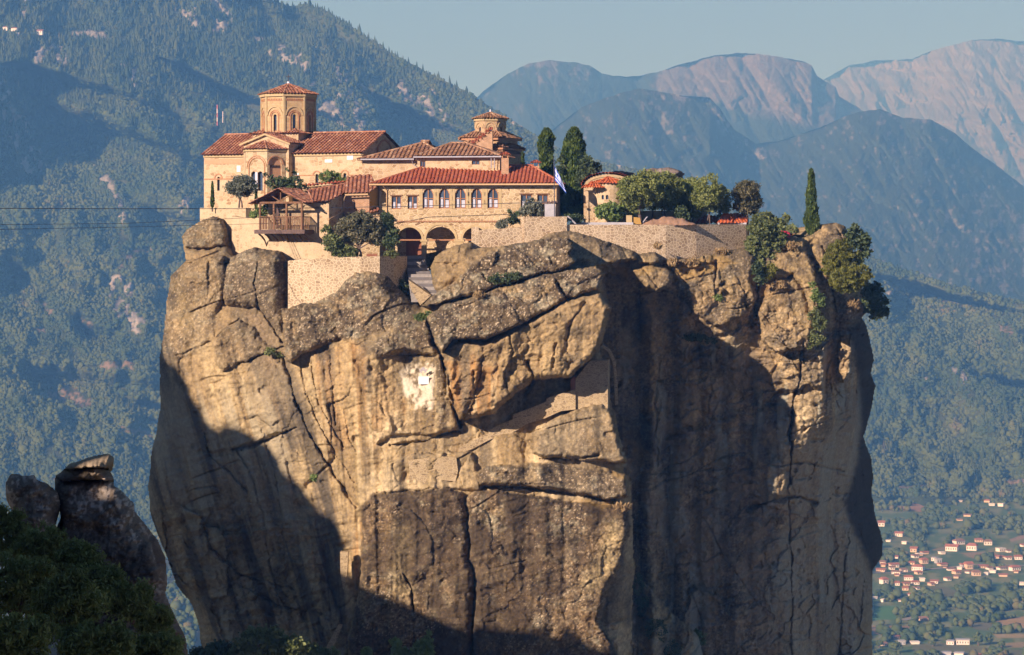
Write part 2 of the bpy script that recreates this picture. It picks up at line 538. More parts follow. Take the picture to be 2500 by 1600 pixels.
# ---------------------------------------------------------------- the far land: valley, wooded mountain, ranges
def persp(u, v, Y):
    return np.stack([(u - 1250) * K * Y, Y, (H0 - v) * K * Y], -1)

def grid_faces(nr, nc):
    i = np.arange(nr - 1)[:, None] * nc + np.arange(nc - 1)[None]
    return np.stack([i, i + 1, i + 1 + nc, i + nc], -1).reshape(-1, 4)

def skyline(pts, u):
    p = np.asarray(pts, float)
    return np.interp(u, p[:, 0], p[:, 1])

def lerp3(a, b, t):
    return np.asarray(a) * (1 - t[..., None]) + np.asarray(b) * t[..., None]

# --- near wooded mountain (one long ridge that falls to the right)
RIDGE = [(-300, -420), (300, -190), (560, -45), (640, -8), (700, 14), (752, 10), (800, 28), (850, 60), (920, 110), (1000, 155), (1080, 195), (1150, 232),
         (1260, 300), (1330, 345), (1400, 378), (1480, 398), (1560, 415), (1700, 460), (1800, 500), (1900, 530), (2000, 580), (2110, 622), (2200, 655), (2300, 690), (2500, 738), (2800, 800)]
nu, nv = 640, 300
gu = np.linspace(-160, 2760, nu)
vr = skyline(RIDGE, gu) + 2.5 * fbm(gu / 30, 0, oct=3, seed=3)
t = np.linspace(0, 1, nv)[:, None]
gv = 1420 + (vr[None] - 1420) * t
U, V = np.broadcast_to(gu[None], gv.shape), gv
Yr = np.interp(gu, [0, 1000, 2000, 2600], [3900, 3750, 3250, 3150])[None]
Yb = np.interp(gu, [0, 600, 2000, 2600], [2300, 2350, 2480, 2480])[None]
NY = Yb + (Yr - Yb) * (0.12 * t + 0.88 * t ** 1.05)
amp = np.sin(np.clip(t, 0, 1) * math.pi) ** 0.35
NY = NY + amp * (85 * fbm(U / 170 - V / 300, V / 210, oct=4, seed=11) + 22 * fbm(U / 45, V / 60, oct=3, seed=21))
# ravines: ground that turns away to the right, so the low sun leaves it in shade
SHADE = [([(-30, 150), (61, 152), (101, 176), (118, 203), (84, 233), (121, 263), (180, 290), (258, 321), (203, 340), (135, 378), (84, 390), (76, 436), (-30, 470)], 1.5),
         ([(375, 135), (405, 159), (456, 203), (500, 236), (540, 258), (608, 276), (635, 283), (600, 262), (530, 216), (473, 180), (422, 150)], 1.7),
         ([(554, -10), (574, 44), (594, 74), (642, 94), (685, 100), (655, 57), (632, -10)], 1.4),
         ([(646, -10), (700, 62), (762, 92), (748, 50), (704, 2)], 1.3),
         ([(869, 210), (913, 231), (959, 244), (992, 261), (1022, 280), (1042, 304), (1058, 332), (1056, 362), (982, 366), (933, 320), (911, 276), (890, 245)], 1.5),
         ([(2120, 668), (2196, 677), (2259, 702), (2275, 720), (2225, 722), (2232, 766), (2220, 801), (2160, 758)], 1.3),
         ([(2340, 872), (2379, 905), (2454, 930), (2490, 959), (2429, 947), (2365, 922)], 1.6),
         ([(150, 752), (190, 775), (233, 820), (216, 856), (190, 820)], 1.2),
         ([(280, 955), (343, 1008), (390, 1045), (334, 1034)], 1.3),
         ([(330, 520), (350, 500), (400, 522), (370, 560), (330, 580)], 0.9),
         ([(60, 880), (110, 930), (150, 990), (90, 975), (30, 930)], 1.0),
         ([(-30, 610), (20, 640), (30, 700), (-30, 740)], 1.0)]
src = np.zeros_like(NY)
for poly, w in SHADE:
    d = poly_sdf(U + 9 * fbm(U / 40, V / 40, oct=3, seed=31), V + 9 * fbm(U / 40, V / 40, oct=3, seed=32), poly)
    src = np.maximum(src, w * sstep(-7, 7, d))
    # the spur on the sunny side swells towards the viewer

off = np.zeros_like(NY)
du = gu[1] - gu[0]
for j in range(1, nu):
    off[:, j] = off[:, j - 1] * (1 - du / 230.0) + src[:, j] * du * 1.35
NY = NY + off * np.clip(1.25 - t, 0, 1) ** 0.5
NX = persp(U, V, NY)
# where the pale limestone and bare earth show
ROCKS = [([(250, 440), (262, 432), (272, 455), (285, 470), (290, 490), (300, 520), (297, 545)], 7, 0.0), ([(290, 700), (300, 740), (310, 770), (330, 790)], 26, 0.18), ([(320, 700), (322, 712)], 7, 0),
         ([(95, 140), (120, 112), (135, 120), (150, 150)], 15, 0.05), ([(78, 110), (82, 120)], 6, 0), ([(520, 0), (545, 25), (560, 40), (555, 60)], 9, 0.1), ([(525, 75), (540, 52), (552, 70)], 9, 0), ([(605, 90), (640, 98)], 7, 0.1),
         ([(670, 130), (690, 120), (700, 150), (730, 140), (745, 165)], 12, 0.16), ([(800, 255), (830, 235), (850, 240)], 7, 0.05), ([(815, 180), (830, 172), (845, 205), (860, 235), (865, 250)], 9, 0.05), ([(800, 270), (840, 290), (880, 280), (870, 320)], 22, 0.25),
         ([(990, 220), (1010, 240), (1050, 240), (1070, 280), (1090, 300)], 20, 0.2), ([(1250, 295), (1270, 305)], 6, 0.05), ([(300, 155), (330, 165), (320, 205), (330, 210)], 8, 0.12), ([(185, 85), (225, 80), (268, 88)], 7, 0.1), ([(450, 30), (480, 60)], 9, 0.15),
         ([(455, 40), (475, 22)], 5, 0), ([(55, 0), (70, 5), (55, 35)], 8, 0.05), ([(440, 500), (455, 490), (450, 515)], 9, 0.1), ([(1520, 400), (1540, 398)], 9, 0), ([(1950, 537), (1962, 540)], 7, 0), ([(2165, 690), (2175, 720)], 8, 0.05), ([(2335, 905), (2350, 915), (2355, 930)], 9, 0.12), ([(2257, 922), (2262, 925)], 5, 0),
         ([(200, 90), (270, 90)], 5, 0.1), ([(0, 200), (20, 260), (50, 330), (80, 400)], 30, 0.25), ([(755, 220), (770, 200)], 5, 0), ([(880, 210), (905, 225)], 7, 0.1)]
rockm = np.zeros_like(NY)
wu, wv = U + 8 * fbm(U / 14, V / 14, oct=3, seed=41), V + 8 * fbm(U / 14, V / 14, oct=3, seed=42)
for pts, w, thr in ROCKS:
    rockm = np.maximum(rockm, sstep(-2, 3, w - line_dist(wu, wv, pts)) * sstep(thr - 0.05, thr + 0.12, 0.25 + fbm(U / 11, V / 16, oct=3, seed=43)))
EARTH = [([(290, 660), (318, 625), (330, 615), (365, 612)], 6), ([(95, 738), (110, 740)], 6), ([(105, 765), (125, 765)], 5), ([(200, 780), (225, 800)], 7), ([(255, 895), (320, 890)], 12), ([(2303, 733), (2345, 745)], 5), ([(2300, 755), (2335, 757)], 4), ([(85, 805), (110, 810)], 4), ([(130, 970), (170, 960), (210, 985)], 16), ([(300, 1050), (360, 1060)], 10), ([(2460, 1175), (2520, 1180)], 8), ([(2440, 800), (2470, 810)], 8), ([(180, 1118), (200, 1122)], 4), ([(120, 1165), (150, 1175)], 5), ([(2200, 1190), (2260, 1185)], 4)]
earthm = np.zeros_like(NY)
for pts, w in EARTH:
    earthm = np.maximum(earthm, sstep(-2, 3, w - line_dist(wu, wv, pts)))
base = lerp3((0.036, 0.055, 0.022), (0.080, 0.095, 0.036), sstep(-0.3, 0.5, fbm(U / 90, V / 70, oct=4, seed=51)))
ncol = lerp3(base, (0.40, 0.38, 0.35), rockm * (0.8 + 0.2 * fbm(U / 5, V / 9, oct=2, seed=52)))
ncol = lerp3(ncol, (0.22, 0.165, 0.115), earthm * (1 - rockm) * sstep(-0.2, 0.2, fbm(U / 5, V / 4, oct=3, seed=53)))
NX[..., 1] += rockm * -6 * np.abs(fbm(U / 9, V / 13, oct=3, seed=44)) * 3
M['mountain'] = vcol('mountain_ground', 0.95, (0.06, 0.35), (0.05, 0.6, 12.0))
o = np_mesh('hills', NX.reshape(-1, 3), grid_faces(nv, nu), M['mountain'], smooth=True, attrs={'col': np.clip(ncol.reshape(-1, 3), 0, 1)})
tag(o, 'wooded mountain ridge falling to the right behind the monastery', 'mountain', kind='structure')

# --- the forest on it: one mass of crowns
ICO_V = None
def ico():
    p = (1 + 5 ** 0.5) / 2
    v = np.array([(-1, p, 0), (1, p, 0), (-1, -p, 0), (1, -p, 0), (0, -1, p), (0, 1, p), (0, -1, -p), (0, 1, -p), (p, 0, -1), (p, 0, 1), (-p, 0, -1), (-p, 0, 1)], float)
    v /= np.linalg.norm(v[0])
    f = np.array([(0, 11, 5), (0, 5, 1), (0, 1, 7), (0, 7, 10), (0, 10, 11), (1, 5, 9), (5, 11, 4), (11, 10, 2), (10, 7, 6), (7, 1, 8), (3, 9, 4), (3, 4, 2), (3, 2, 6), (3, 6, 8), (3, 8, 9), (4, 9, 5), (2, 4, 11), (6, 2, 10), (8, 6, 7), (9, 8, 1)])
    return v, f

def crowns(pos, rad, hgt, seed=0, jag=0.28):
    r = np.random.default_rng(seed)
    v, f = ico()
    n = len(pos)
    a = r.uniform(0, 2 * math.pi, n)
    ca, sa = np.cos(a)[:, None], np.sin(a)[:, None]
    vx = v[None, :, 0] * ca - v[None, :, 1] * sa
    vy = v[None, :, 0] * sa + v[None, :, 1] * ca
    vz = np.broadcast_to(v[None, :, 2], vx.shape)
    k = 1 + r.uniform(-jag, jag, (n, 12))
    out = np.stack([vx * k * rad[:, None], vy * k * rad[:, None], vz * k * hgt[:, None]], -1) + pos[:, None]
    faces = (f[None] + 12 * np.arange(n)[:, None, None]).reshape(-1, 3)
    return out.reshape(-1, 3), faces

def cones(pos, rad, hgt, seed=0):
    r = np.random.default_rng(seed)
    n = len(pos)
    ang = np.arange(5) * 2 * math.pi / 5
    ring = np.stack([np.cos(ang), np.sin(ang), np.zeros(5)], -1)
    ring2 = ring * 0.62 + np.array([0, 0, 0.35])
    v = np.vstack([ring, ring2, [[0, 0, 1.0]]])
    k = 1 + r.uniform(-0.3, 0.3, (n, 11, 1))
    out = v[None] * k * np.stack([rad, rad, hgt], -1)[:, None] + pos[:, None]
    f = []
    for i in range(5):
        j = (i + 1) % 5
        f += [(i, j, 5 + j), (i, 5 + j, 5 + i), (5 + i, 5 + j, 10)]
    f = np.array(f)
    return out.reshape(-1, 3), (f[None] + 11 * np.arange(n)[:, None, None]).reshape(-1, 3)

def sample_grid(arr, u, v):
    """bilinear look-up on the mountain sheet"""
    x = np.clip((u - gu[0]) / du, 0, nu - 1.001)
    vrr = np.interp(u, gu, vr)
    y = np.clip((v - 1420) / (vrr - 1420), 0, 1) * (nv - 1)
    y = np.clip(y, 0, nv - 1.001)
    i, j = y.astype(int), x.astype(int)
    a, b = y - i, x - j
    return arr[i, j] * (1 - a) * (1 - b) + arr[i + 1, j] * a * (1 - b) + arr[i, j + 1] * (1 - a) * b + arr[i + 1, j + 1] * a * b

nt = 185000
tu = rng.uniform(-60, 2560, nt); tv = rng.uniform(-30, 1400, nt)
vis = (tv > np.interp(tu, gu, vr) + 1)
vis &= ~((tu > 950) & (tu < 1620) & (tv > 640))
vis &= ~((tv > 1215) & (tu > 1500))
rk = sample_grid(rockm, tu, tv) + sample_grid(earthm, tu, tv)
vis &= rk < rng.uniform(0.15, 0.7, nt)
thin = fbm(tu / 25, tv / 18, oct=3, seed=61)
vis &= thin > -0.42 + rng.uniform(-0.1, 0.1, nt)
tu, tv = tu[vis], tv[vis]
tp = np.stack([sample_grid(NX[..., k], tu, tv) for k in range(3)], -1)
high = sstep(420, 40, tv + 0.12 * (tu - 700))          # conifers on the upper slopes
con = rng.uniform(0, 1, len(tu)) < 0.07 + 0.75 * high
size = rng.lognormal(0, 0.32, len(tu)) * np.clip(tp[:, 1] / 3300, 0.6, 1.2) * (1 + 0.25 * sstep(700, 1200, tv))
hue = fbm(tu / 60, tv / 50, oct=3, seed=71) * 0.9 + rng.normal(0, 0.15, len(tu))
def tree_cols(h, conif):
    g = lerp3((0.042, 0.072, 0.024), (0.105, 0.132, 0.042), np.clip(h * 0.8 + 0.45, 0, 1))
    br = sstep(0.55, 0.95, h)
    g = lerp3(g, (0.13, 0.095, 0.045), br * 0.7)
    return g * np.where(conif, 0.72, 1.0)[:, None]
cv, cf = crowns(tp[~con] + np.array([0, 0, 1.0]), 1.65 * size[~con], 1.75 * size[~con], 1, 0.17)
kv, kf = cones(tp[con], 1.4 * size[con], 5.6 * size[con], 2)
cc = np.repeat(tree_cols(hue, con)[~con], 12, 0)
kc = np.repeat(tree_cols(hue, con)[con], 11, 0)
# skyline conifers
M['forest'] = vcol('forest_leaves', 0.9, (0.5, 0.3))
o = np_mesh('forest', np.vstack([cv, kv]), np.vstack([cf, kf + len(cv)]), M['forest'], smooth=True, attrs={'col': np.vstack([cc, kc])})
tag(o, 'mixed forest of round crowns and conifers covering the near mountain', 'forest', kind='stuff')

# --- far ranges
def rangemesh(name, sky_pts, vb, Yb, Yt, seed, colfn, label, nu=640, nv=240, a1=130, rough=1.0):
    u = np.linspace(sky_pts[0][0], sky_pts[-1][0], nu)
    top = skyline(sky_pts, u) + 2.2 * fbm(u / 22, 0, oct=4, seed=seed)
    t = np.linspace(0, 1, nv)[:, None]
    v = vb + (top[None] - vb) * t
    Ug = np.broadcast_to(u[None], v.shape)
    Y = Yb + (Yt - Yb) * t + 0 * Ug
    am = np.sin(np.clip(t, 0, 1) * math.pi) ** 0.3
    Y = Y + am * (a1 * 1.6 * fbm(Ug / 150 - v / 260, v / 220, oct=4, seed=seed + 1, ridged=True) + rough * a1 * 0.24 * fbm(Ug / 26, v / 40, oct=4, seed=seed + 2) + rough * a1 * 0.055 * fbm(Ug / 9 + v / 22, v / 20, oct=4, seed=seed + 5, ridged=True))
    Y = Y + colfn(Ug, v, None)
    col = colfn(Ug, v, Y)
    o = np_mesh(name, persp(Ug, v, Y).reshape(-1, 3), grid_faces(nv, nu), M['mountain'], smooth=True, attrs={'col': np.clip(col.reshape(-1, 3), 0, 1)})
    return tag(o, label, 'mountain', kind='structure')

FOR, PINK, GREY = (0.035, 0.050, 0.022), (0.165, 0.147, 0.136), (0.25, 0.235, 0.22)
def col_dome(u, v, Y):
    if Y is None: return 0
    bare = sstep(-14, 14, poly_sdf(u + 14 * fbm(u / 20, v / 20, oct=4, seed=81), v + 14 * fbm(u / 20, v / 20, oct=4, seed=82),
               [(1590, 210), (1620, 150), (1750, 110), (2000, 110), (2060, 200), (2120, 262), (2080, 300), (2000, 318), (1900, 292), (1780, 262), (1740, 244), (1660, 244)]))
    cap = sstep(0.0, 0.25, fbm(u / 12, v / 12, oct=3, seed=83) + 0.35 - np.abs(u - 1340) / 300 - (v - 150) / 110)
    tuft = sstep(0.1, 0.3, fbm(u / 7, v / 6, oct=3, seed=84))
    b = np.clip(bare * (1 - 0.55 * tuft * sstep(120, 300, v)) + cap * 0.8, 0, 1)
    scar = sstep(0.36, 0.55, fbm(u / 14, v / 45, oct=4, seed=85))
    c = lerp3(np.broadcast_to(FOR, u.shape + (3,)), PINK, b)
    return lerp3(c, GREY, np.clip(scar * 0.55, 0, 1) * sstep(330, 180, v)) * (0.8 + 0.5 * np.abs(fbm(u / 4, v / 4, oct=2, seed=86)))[..., None]
rangemesh('hills_domed', [(1020, 420), (1100, 300), (1180, 222), (1240, 180), (1290, 156), (1340, 148), (1400, 152), (1440, 160), (1470, 180), (1530, 189), (1570, 184), (1604, 177), (1650, 160), (1749, 135), (1799, 129), (1895, 137), (1960, 150), (1982, 158), (1995, 187), (2015, 200), (2040, 212), (2048, 236), (2098, 264), (2200, 330), (2330, 420)],
          480, 6300, 8000, 90, col_dome, 'domed far mountain with bare pink summit')

def col_front(u, v, Y):
    sh = np.maximum(sstep(-6, 6, poly_sdf(u, v, [(1735, 238), (1760, 262), (1800, 290), (1880, 330), (1960, 410), (1990, 480), (1900, 400), (1840, 366), (1790, 322), (1757, 272)])),
                    sstep(-6, 6, poly_sdf(u, v, [(2331, 322), (2400, 372), (2470, 425), (2560, 500), (2560, 560), (2440, 470), (2380, 400)])))
    if Y is None:
        o = np.zeros_like(u)
        d = u[0, 1] - u[0, 0]
        for j in range(1, u.shape[1]):
            o[:, j] = o[:, j - 1] * (1 - d / 260.0) + sh[:, j] * d * 1.5
        return o
    edge = np.exp(-(line_dist(u + 6 * fbm(u / 9, v / 9, oct=3, seed=91), v, [(1590, 225), (1666, 240), (1733, 244), (1760, 290), (1795, 330), (1850, 372), (1890, 392)]) / 14) ** 2)
    edge = np.maximum(edge * 0.9, np.exp(-(line_dist(u, v, [(2160, 272), (2210, 292), (2260, 296)]) / 6) ** 2))
    sc = sstep(0.12, 0.4, fbm(u / 12, v / 16, oct=4, seed=92) + 0.1)
    patch = sstep(0.34, 0.55, fbm(u / 10, v / 12, oct=4, seed=93) + 0.28 * sstep(2200, 2440, u) * sstep(400, 560, v) + 0.2 * np.exp(-((u - 1620) / 40) ** 2 - ((v - 290) / 60) ** 2))
    c = lerp3(np.broadcast_to(FOR, u.shape + (3,)), GREY, np.clip(edge * sc + 0.55 * patch, 0, 1))
    return c * (0.72 + 0.75 * np.abs(fbm(u / 3.5, v / 5, oct=2, seed=94)))[..., None]
rangemesh('hills_forested', [(1200, 520), (1330, 330), (1420, 262), (1500, 232), (1560, 215), (1596, 220), (1666, 235), (1733, 238), (1758, 266), (1791, 315), (1845, 350), (1900, 345), (1960, 325), (1999, 313), (2060, 285), (2098, 272), (2148, 267), (2207, 288), (2273, 293), (2331, 325), (2373, 362), (2427, 401), (2473, 434), (2640, 560)],
          800, 4100, 6000, 100, col_front, 'blue forested mountain with pale rocky crests', 700, 300, 110)

def col_far(u, v, Y):
    if Y is None: return 0
    fl = fbm(u / 60 + v / 30, v / 9, oct=4, seed=95)
    scar = sstep(0.1, 0.4, fbm(u / 14 - v / 30, v / 40, oct=4, seed=96))
    c = lerp3(np.broadcast_to((0.15, 0.138, 0.133), u.shape + (3,)), (0.19, 0.172, 0.163), sstep(-0.4, 0.4, fl))
    c = lerp3(c, (0.29, 0.27, 0.255), scar * 0.6 * sstep(300, 120, v))
    return lerp3(c, (0.05, 0.06, 0.03), sstep(0.0, 0.3, fbm(u / 20, v / 14, oct=3, seed=97) - (420 - v) / 160))
rangemesh('hills_bare', [(1900, 300), (1960, 235), (2015, 193), (2074, 160), (2144, 147), (2227, 145), (2269, 126), (2330, 108), (2373, 99), (2435, 95), (2500, 101), (2660, 120)],
          520, 8600, 11500, 110, col_far, 'farthest bare pink mountain range', 480, 220, 260)

# --- valley floor with fields
ZV = -235.0
fu = np.linspace(1450, 2950, 600); fv = np.linspace(1195, 1700, 240)
FU, FV = np.meshgrid(fu, fv)
def Zv(x, y): return (2100 + x / 3.85, 1200 + y / 3.85)
FIELDS = [([(115, 1085), (260, 1075), (410, 1085), (340, 1140), (330, 1200), (110, 1215)], (0.085, 0.20, 0.065)),
          ([(110, 1262), (440, 1262), (540, 1290), (440, 1330), (110, 1345)], (0.30, 0.20, 0.12)),
          ([(1250, 1225), (1330, 1205), (1545, 1175), (1700, 1180), (1700, 1330), (1480, 1310)], (0.40, 0.27, 0.13)),
          ([(900, 1225), (1250, 1235), (1480, 1320), (1545, 1345), (1100, 1300)], (0.17, 0.16, 0.09)),
          ([(940, 580), (1240, 560), (1300, 590), (1180, 640), (1060, 630)], (0.30, 0.22, 0.12)),
          ([(680, 545), (780, 520), (830, 540), (700, 560)], (0.28, 0.22, 0.12)),
          ([(470, 105), (660, 130), (650, 170), (560, 195), (280, 160), (270, 140), (480, 140)], (0.33, 0.20, 0.13)),
          ([(150, 100), (280, 80), (290, 125), (160, 130)], (0.33, 0.22, 0.14)),
          ([(690, 310), (800, 290), (800, 320), (690, 325)], (0.36, 0.25, 0.15)),
          ([(1400, 450), (1545, 405), (1560, 440), (1430, 475)], (0.34, 0.23, 0.14)),
          ([(640, 895), (800, 900), (1000, 965), (1000, 990), (740, 1010)], (0.15, 0.15, 0.075)),
          ([(1240, 1340), (1545, 1340), (1545, 1375), (1300, 1380)], (0.36, 0.27, 0.13)),
          ([(1370, 1425), (1545, 1415), (1545, 1470), (1380, 1470)], (0.30, 0.22, 0.11)),
          ([(500, 1440), (760, 1420), (1300, 1480), (1545, 1490), (1545, 1545), (760, 1545), (480, 1500)], (0.15, 0.15, 0.07))]
fc = lerp3((0.095, 0.155, 0.052), (0.21, 0.225, 0.095), sstep(-0.25, 0.35, fbm(FU / 30, FV / 12, oct=4, seed=101)))
for poly, c in FIELDS:
    d = poly_sdf(FU + 4 * fbm(FU / 15, FV / 8, oct=2, seed=102), FV, [Zv(*p) for p in poly])
    k = sstep(-1.5, 1.5, d)
    fc = lerp3(fc, np.asarray(c), k * (0.9 + 0.1 * fbm(FU / 40, FV / 3, oct=2, seed=103)))
ROADS = [[(100, 765), (230, 770), (420, 765), (640, 735), (820, 720), (1100, 690), (1545, 700)], [(890, 1220), (1040, 1225), (1150, 1200), (1200, 1175)], [(1280, 1250), (1480, 1300)], [(400, 1215), (560, 1170)], [(1480, 930), (1560, 965)]]
FY = ZV / ((H0 - FV) * K)
fx = persp(FU, FV, FY)
M['valley'] = vcol('valley_fields', 0.95, (0.05, 0.3))
o = np_mesh('ground', fx.reshape(-1, 3), grid_faces(240, 600), M['valley'], smooth=True, attrs={'col': np.clip(fc.reshape(-1, 3), 0, 1)})
tag(o, 'valley floor with patchwork of green and tan fields', 'ground', kind='structure')
M['valley_plain'] = plain('valley_far_ground', (0.075, 0.085, 0.05), 0.95, 0.5, 0.01)
mb = MB(); mb.quad((-9000, 250, ZV - 3), (9000, 250, ZV - 3), (9000, 12500, ZV - 3), (-9000, 12500, ZV - 3))
tag(mb.build('terrain', M['valley_plain']), 'wide low ground under the mountains', 'ground', kind='structure')
M['road'] = plain('asphalt_pale', (0.30, 0.27, 0.23), 0.9, 0.1, 0.1)
mb = MB()
for r in ROADS:
    pts = [Zv(*p) for p in r]
    w = [Vector((P(u, v, ZV / ((H0 - v) * K)).x, ZV / ((H0 - v) * K), ZV + 0.35)) for u, v in pts]
    for a, b in zip(w[:-1], w[1:]):
        q = (b - a).normalized().cross(Vector((0, 0, 1))) * 2.6
        mb.quad(a + q, b + q, b - q, a - q)
tag(mb.build('road', M['road']), 'pale country roads crossing the valley floor', 'road', kind='structure')
# ---------------------------------------------------------------- the rock pillar
CU, CV = np.arange(330, 2192, 2.0), np.arange(500, 1662, 2.0)
GU, GV = np.meshgrid(CU, CV)
OUTLINE = [(505, 1680), (484, 1526), (465, 1475), (430, 1429), (406, 1358), (379, 1296), (365, 1242), (361, 1187), (371, 1101), (391, 1000), (390, 941), (388, 872), (399, 816), (407, 732), (416, 673), (453, 635), (447, 610), (444, 579), (455, 560), (491, 539), (520, 528), (545, 534), (553, 567), (562, 600), (572, 622), (600, 610), (622, 603), (657, 608), (684, 614), (700, 632), (704, 742), (724, 727), (750, 733), (777, 727), (812, 705), (838, 674), (858, 654), (894, 646), (927, 650), (953, 667), (971, 700), (985, 715), (1010, 737), (1026, 747), (1050, 724), (1062, 715), (1052, 690), (1050, 651), (1062, 625), (1085, 610), (1107, 599), (1153, 590), (1153, 607), (1224, 600), (1302, 586), (1340, 566), (1383, 562), (1432, 573), (1500, 595), (1549, 612), (1556, 618), (1600, 614), (1616, 634), (1640, 634), (1690, 628), (1748, 618), (1820, 602), (1846, 600), (1870, 596), (1895, 585), (1930, 575), (1965, 580), (1987, 569), (2007, 548), (2039, 544), (2065, 553), (2076, 577), (2085, 620), (2100, 680), (2109, 722), (2122, 745), (2119, 764), (2105, 775), (2118, 800), (2128, 850), (2134, 880), (2128, 911), (2138, 940), (2131, 982), (2115, 1047), (2108, 1066), (2127, 1117), (2133, 1164), (2129, 1202), (2139, 1265), (2156, 1323), (2154, 1358), (2131, 1393), (2129, 1680)]
wob_u = 5 * fbm(GU / 34, GV / 34, oct=4, seed=201) + 2.2 * fbm(GU / 9, GV / 9, oct=2, seed=202)
wob_v = 5 * fbm(GU / 34, GV / 34, oct=4, seed=203) + 2.2 * fbm(GU / 9, GV / 9, oct=2, seed=204)
WU, WV = GU + wob_u, GV + wob_v
rim = poly_sdf(GU + 0.45 * wob_u, GV + 0.45 * wob_v, OUTLINE)

A_PTS = [(450, 600, 308), (520, 545, 308.5), (553, 600, 306.5), (600, 615, 304.5), (660, 615, 302), (690, 700, 299), (703, 738, 296.5), (780, 730, 295), (860, 660, 294.5), (940, 660, 295), (1000, 730, 293.5), (1060, 700, 295), (1110, 620, 296.5), (1200, 610, 297), (1300, 600, 298), (1390, 570, 300), (1500, 600, 300.5), (1550, 650, 300),
         (420, 700, 303), (400, 900, 301), (400, 1100, 302), (390, 1250, 304), (430, 1400, 306), (500, 1550, 307), (480, 800, 298.5), (600, 760, 298), (700, 850, 295), (540, 950, 296.5), (650, 950, 294.5), (760, 950, 292), (560, 1100, 297.5), (700, 1100, 294), (650, 1300, 297), (700, 1500, 298), (600, 1500, 301), (800, 1200, 292.5), (800, 1400, 292.5), (820, 1550, 292),
         (860, 950, 290.5), (950, 950, 289.5), (950, 1080, 289), (1050, 1060, 289), (1100, 1120, 288.5), (1060, 850, 290), (1200, 900, 289), (1000, 1180, 288), (1250, 1100, 288.4), (1350, 950, 291.5), (1420, 900, 292), (1300, 1000, 290), (1400, 1080, 288), (1480, 1100, 288.5), (1500, 1180, 288), (1300, 750, 289.5), (1430, 700, 292), (1000, 1400, 289), (1300, 1400, 288), (1500, 1400, 289), (1200, 700, 290), (1100, 780, 289)]
B_PTS = [(1480, 620, 301), (1560, 660, 300.5), (1640, 650, 301.5), (1750, 620, 303), (1840, 605, 306), (1900, 590, 307.5), (2020, 560, 310), (2100, 720, 312), (1550, 720, 305), (1550, 850, 309), (1600, 1000, 311), (1600, 1200, 311.5), (1600, 1400, 311), (1560, 1600, 308), (1700, 750, 303.5), (1700, 900, 307.5), (1750, 1050, 310.5), (1750, 1250, 311), (1750, 1450, 311), (1750, 1600, 310),
         (1830, 750, 304), (1900, 750, 304.5), (1850, 900, 306.5), (1900, 1000, 308), (1900, 1130, 308.5), (1900, 1250, 311), (1900, 1400, 312), (1900, 1600, 312), (1960, 800, 305.2), (2000, 900, 306.4), (2030, 1000, 308.6), (1970, 1100, 309.0), (2000, 1250, 318), (2000, 1400, 320), (2000, 1600, 320), (2060, 750, 308), (2080, 850, 311), (2080, 950, 316), (2060, 1100, 320), (2100, 1200, 328), (2100, 1400, 329), (2110, 1600, 329)]
A_EDGE = [(200, 300), (1556, 300), (1556, 640), (1530, 655), (1478, 665), (1478, 700), (1490, 752), (1474, 820), (1462, 860), (1480, 900), (1492, 980), (1505, 1040), (1530, 1120), (1538, 1200), (1546, 1290), (1548, 1400), (1542, 1500), (1540, 1800), (200, 1800)]

def rounding(d, Rpx, Rm):
    q = 1 - np.clip(d / Rpx, 0, 1)
    return Rm * (1 - np.sqrt(np.clip(1 - q * q, 0, 1)))

YB = np.where(GU < 1430, 1e6, rbf(B_PTS, GU, GV))
YA = rbf(A_PTS, GU, GV)
dA = poly_sdf(WU, WV, A_EDGE)
YA = np.where(dA > 0, YA + rounding(dA, 55, 7), 1e6)
DEP = np.minimum(YA, YB)
left = YA < YB
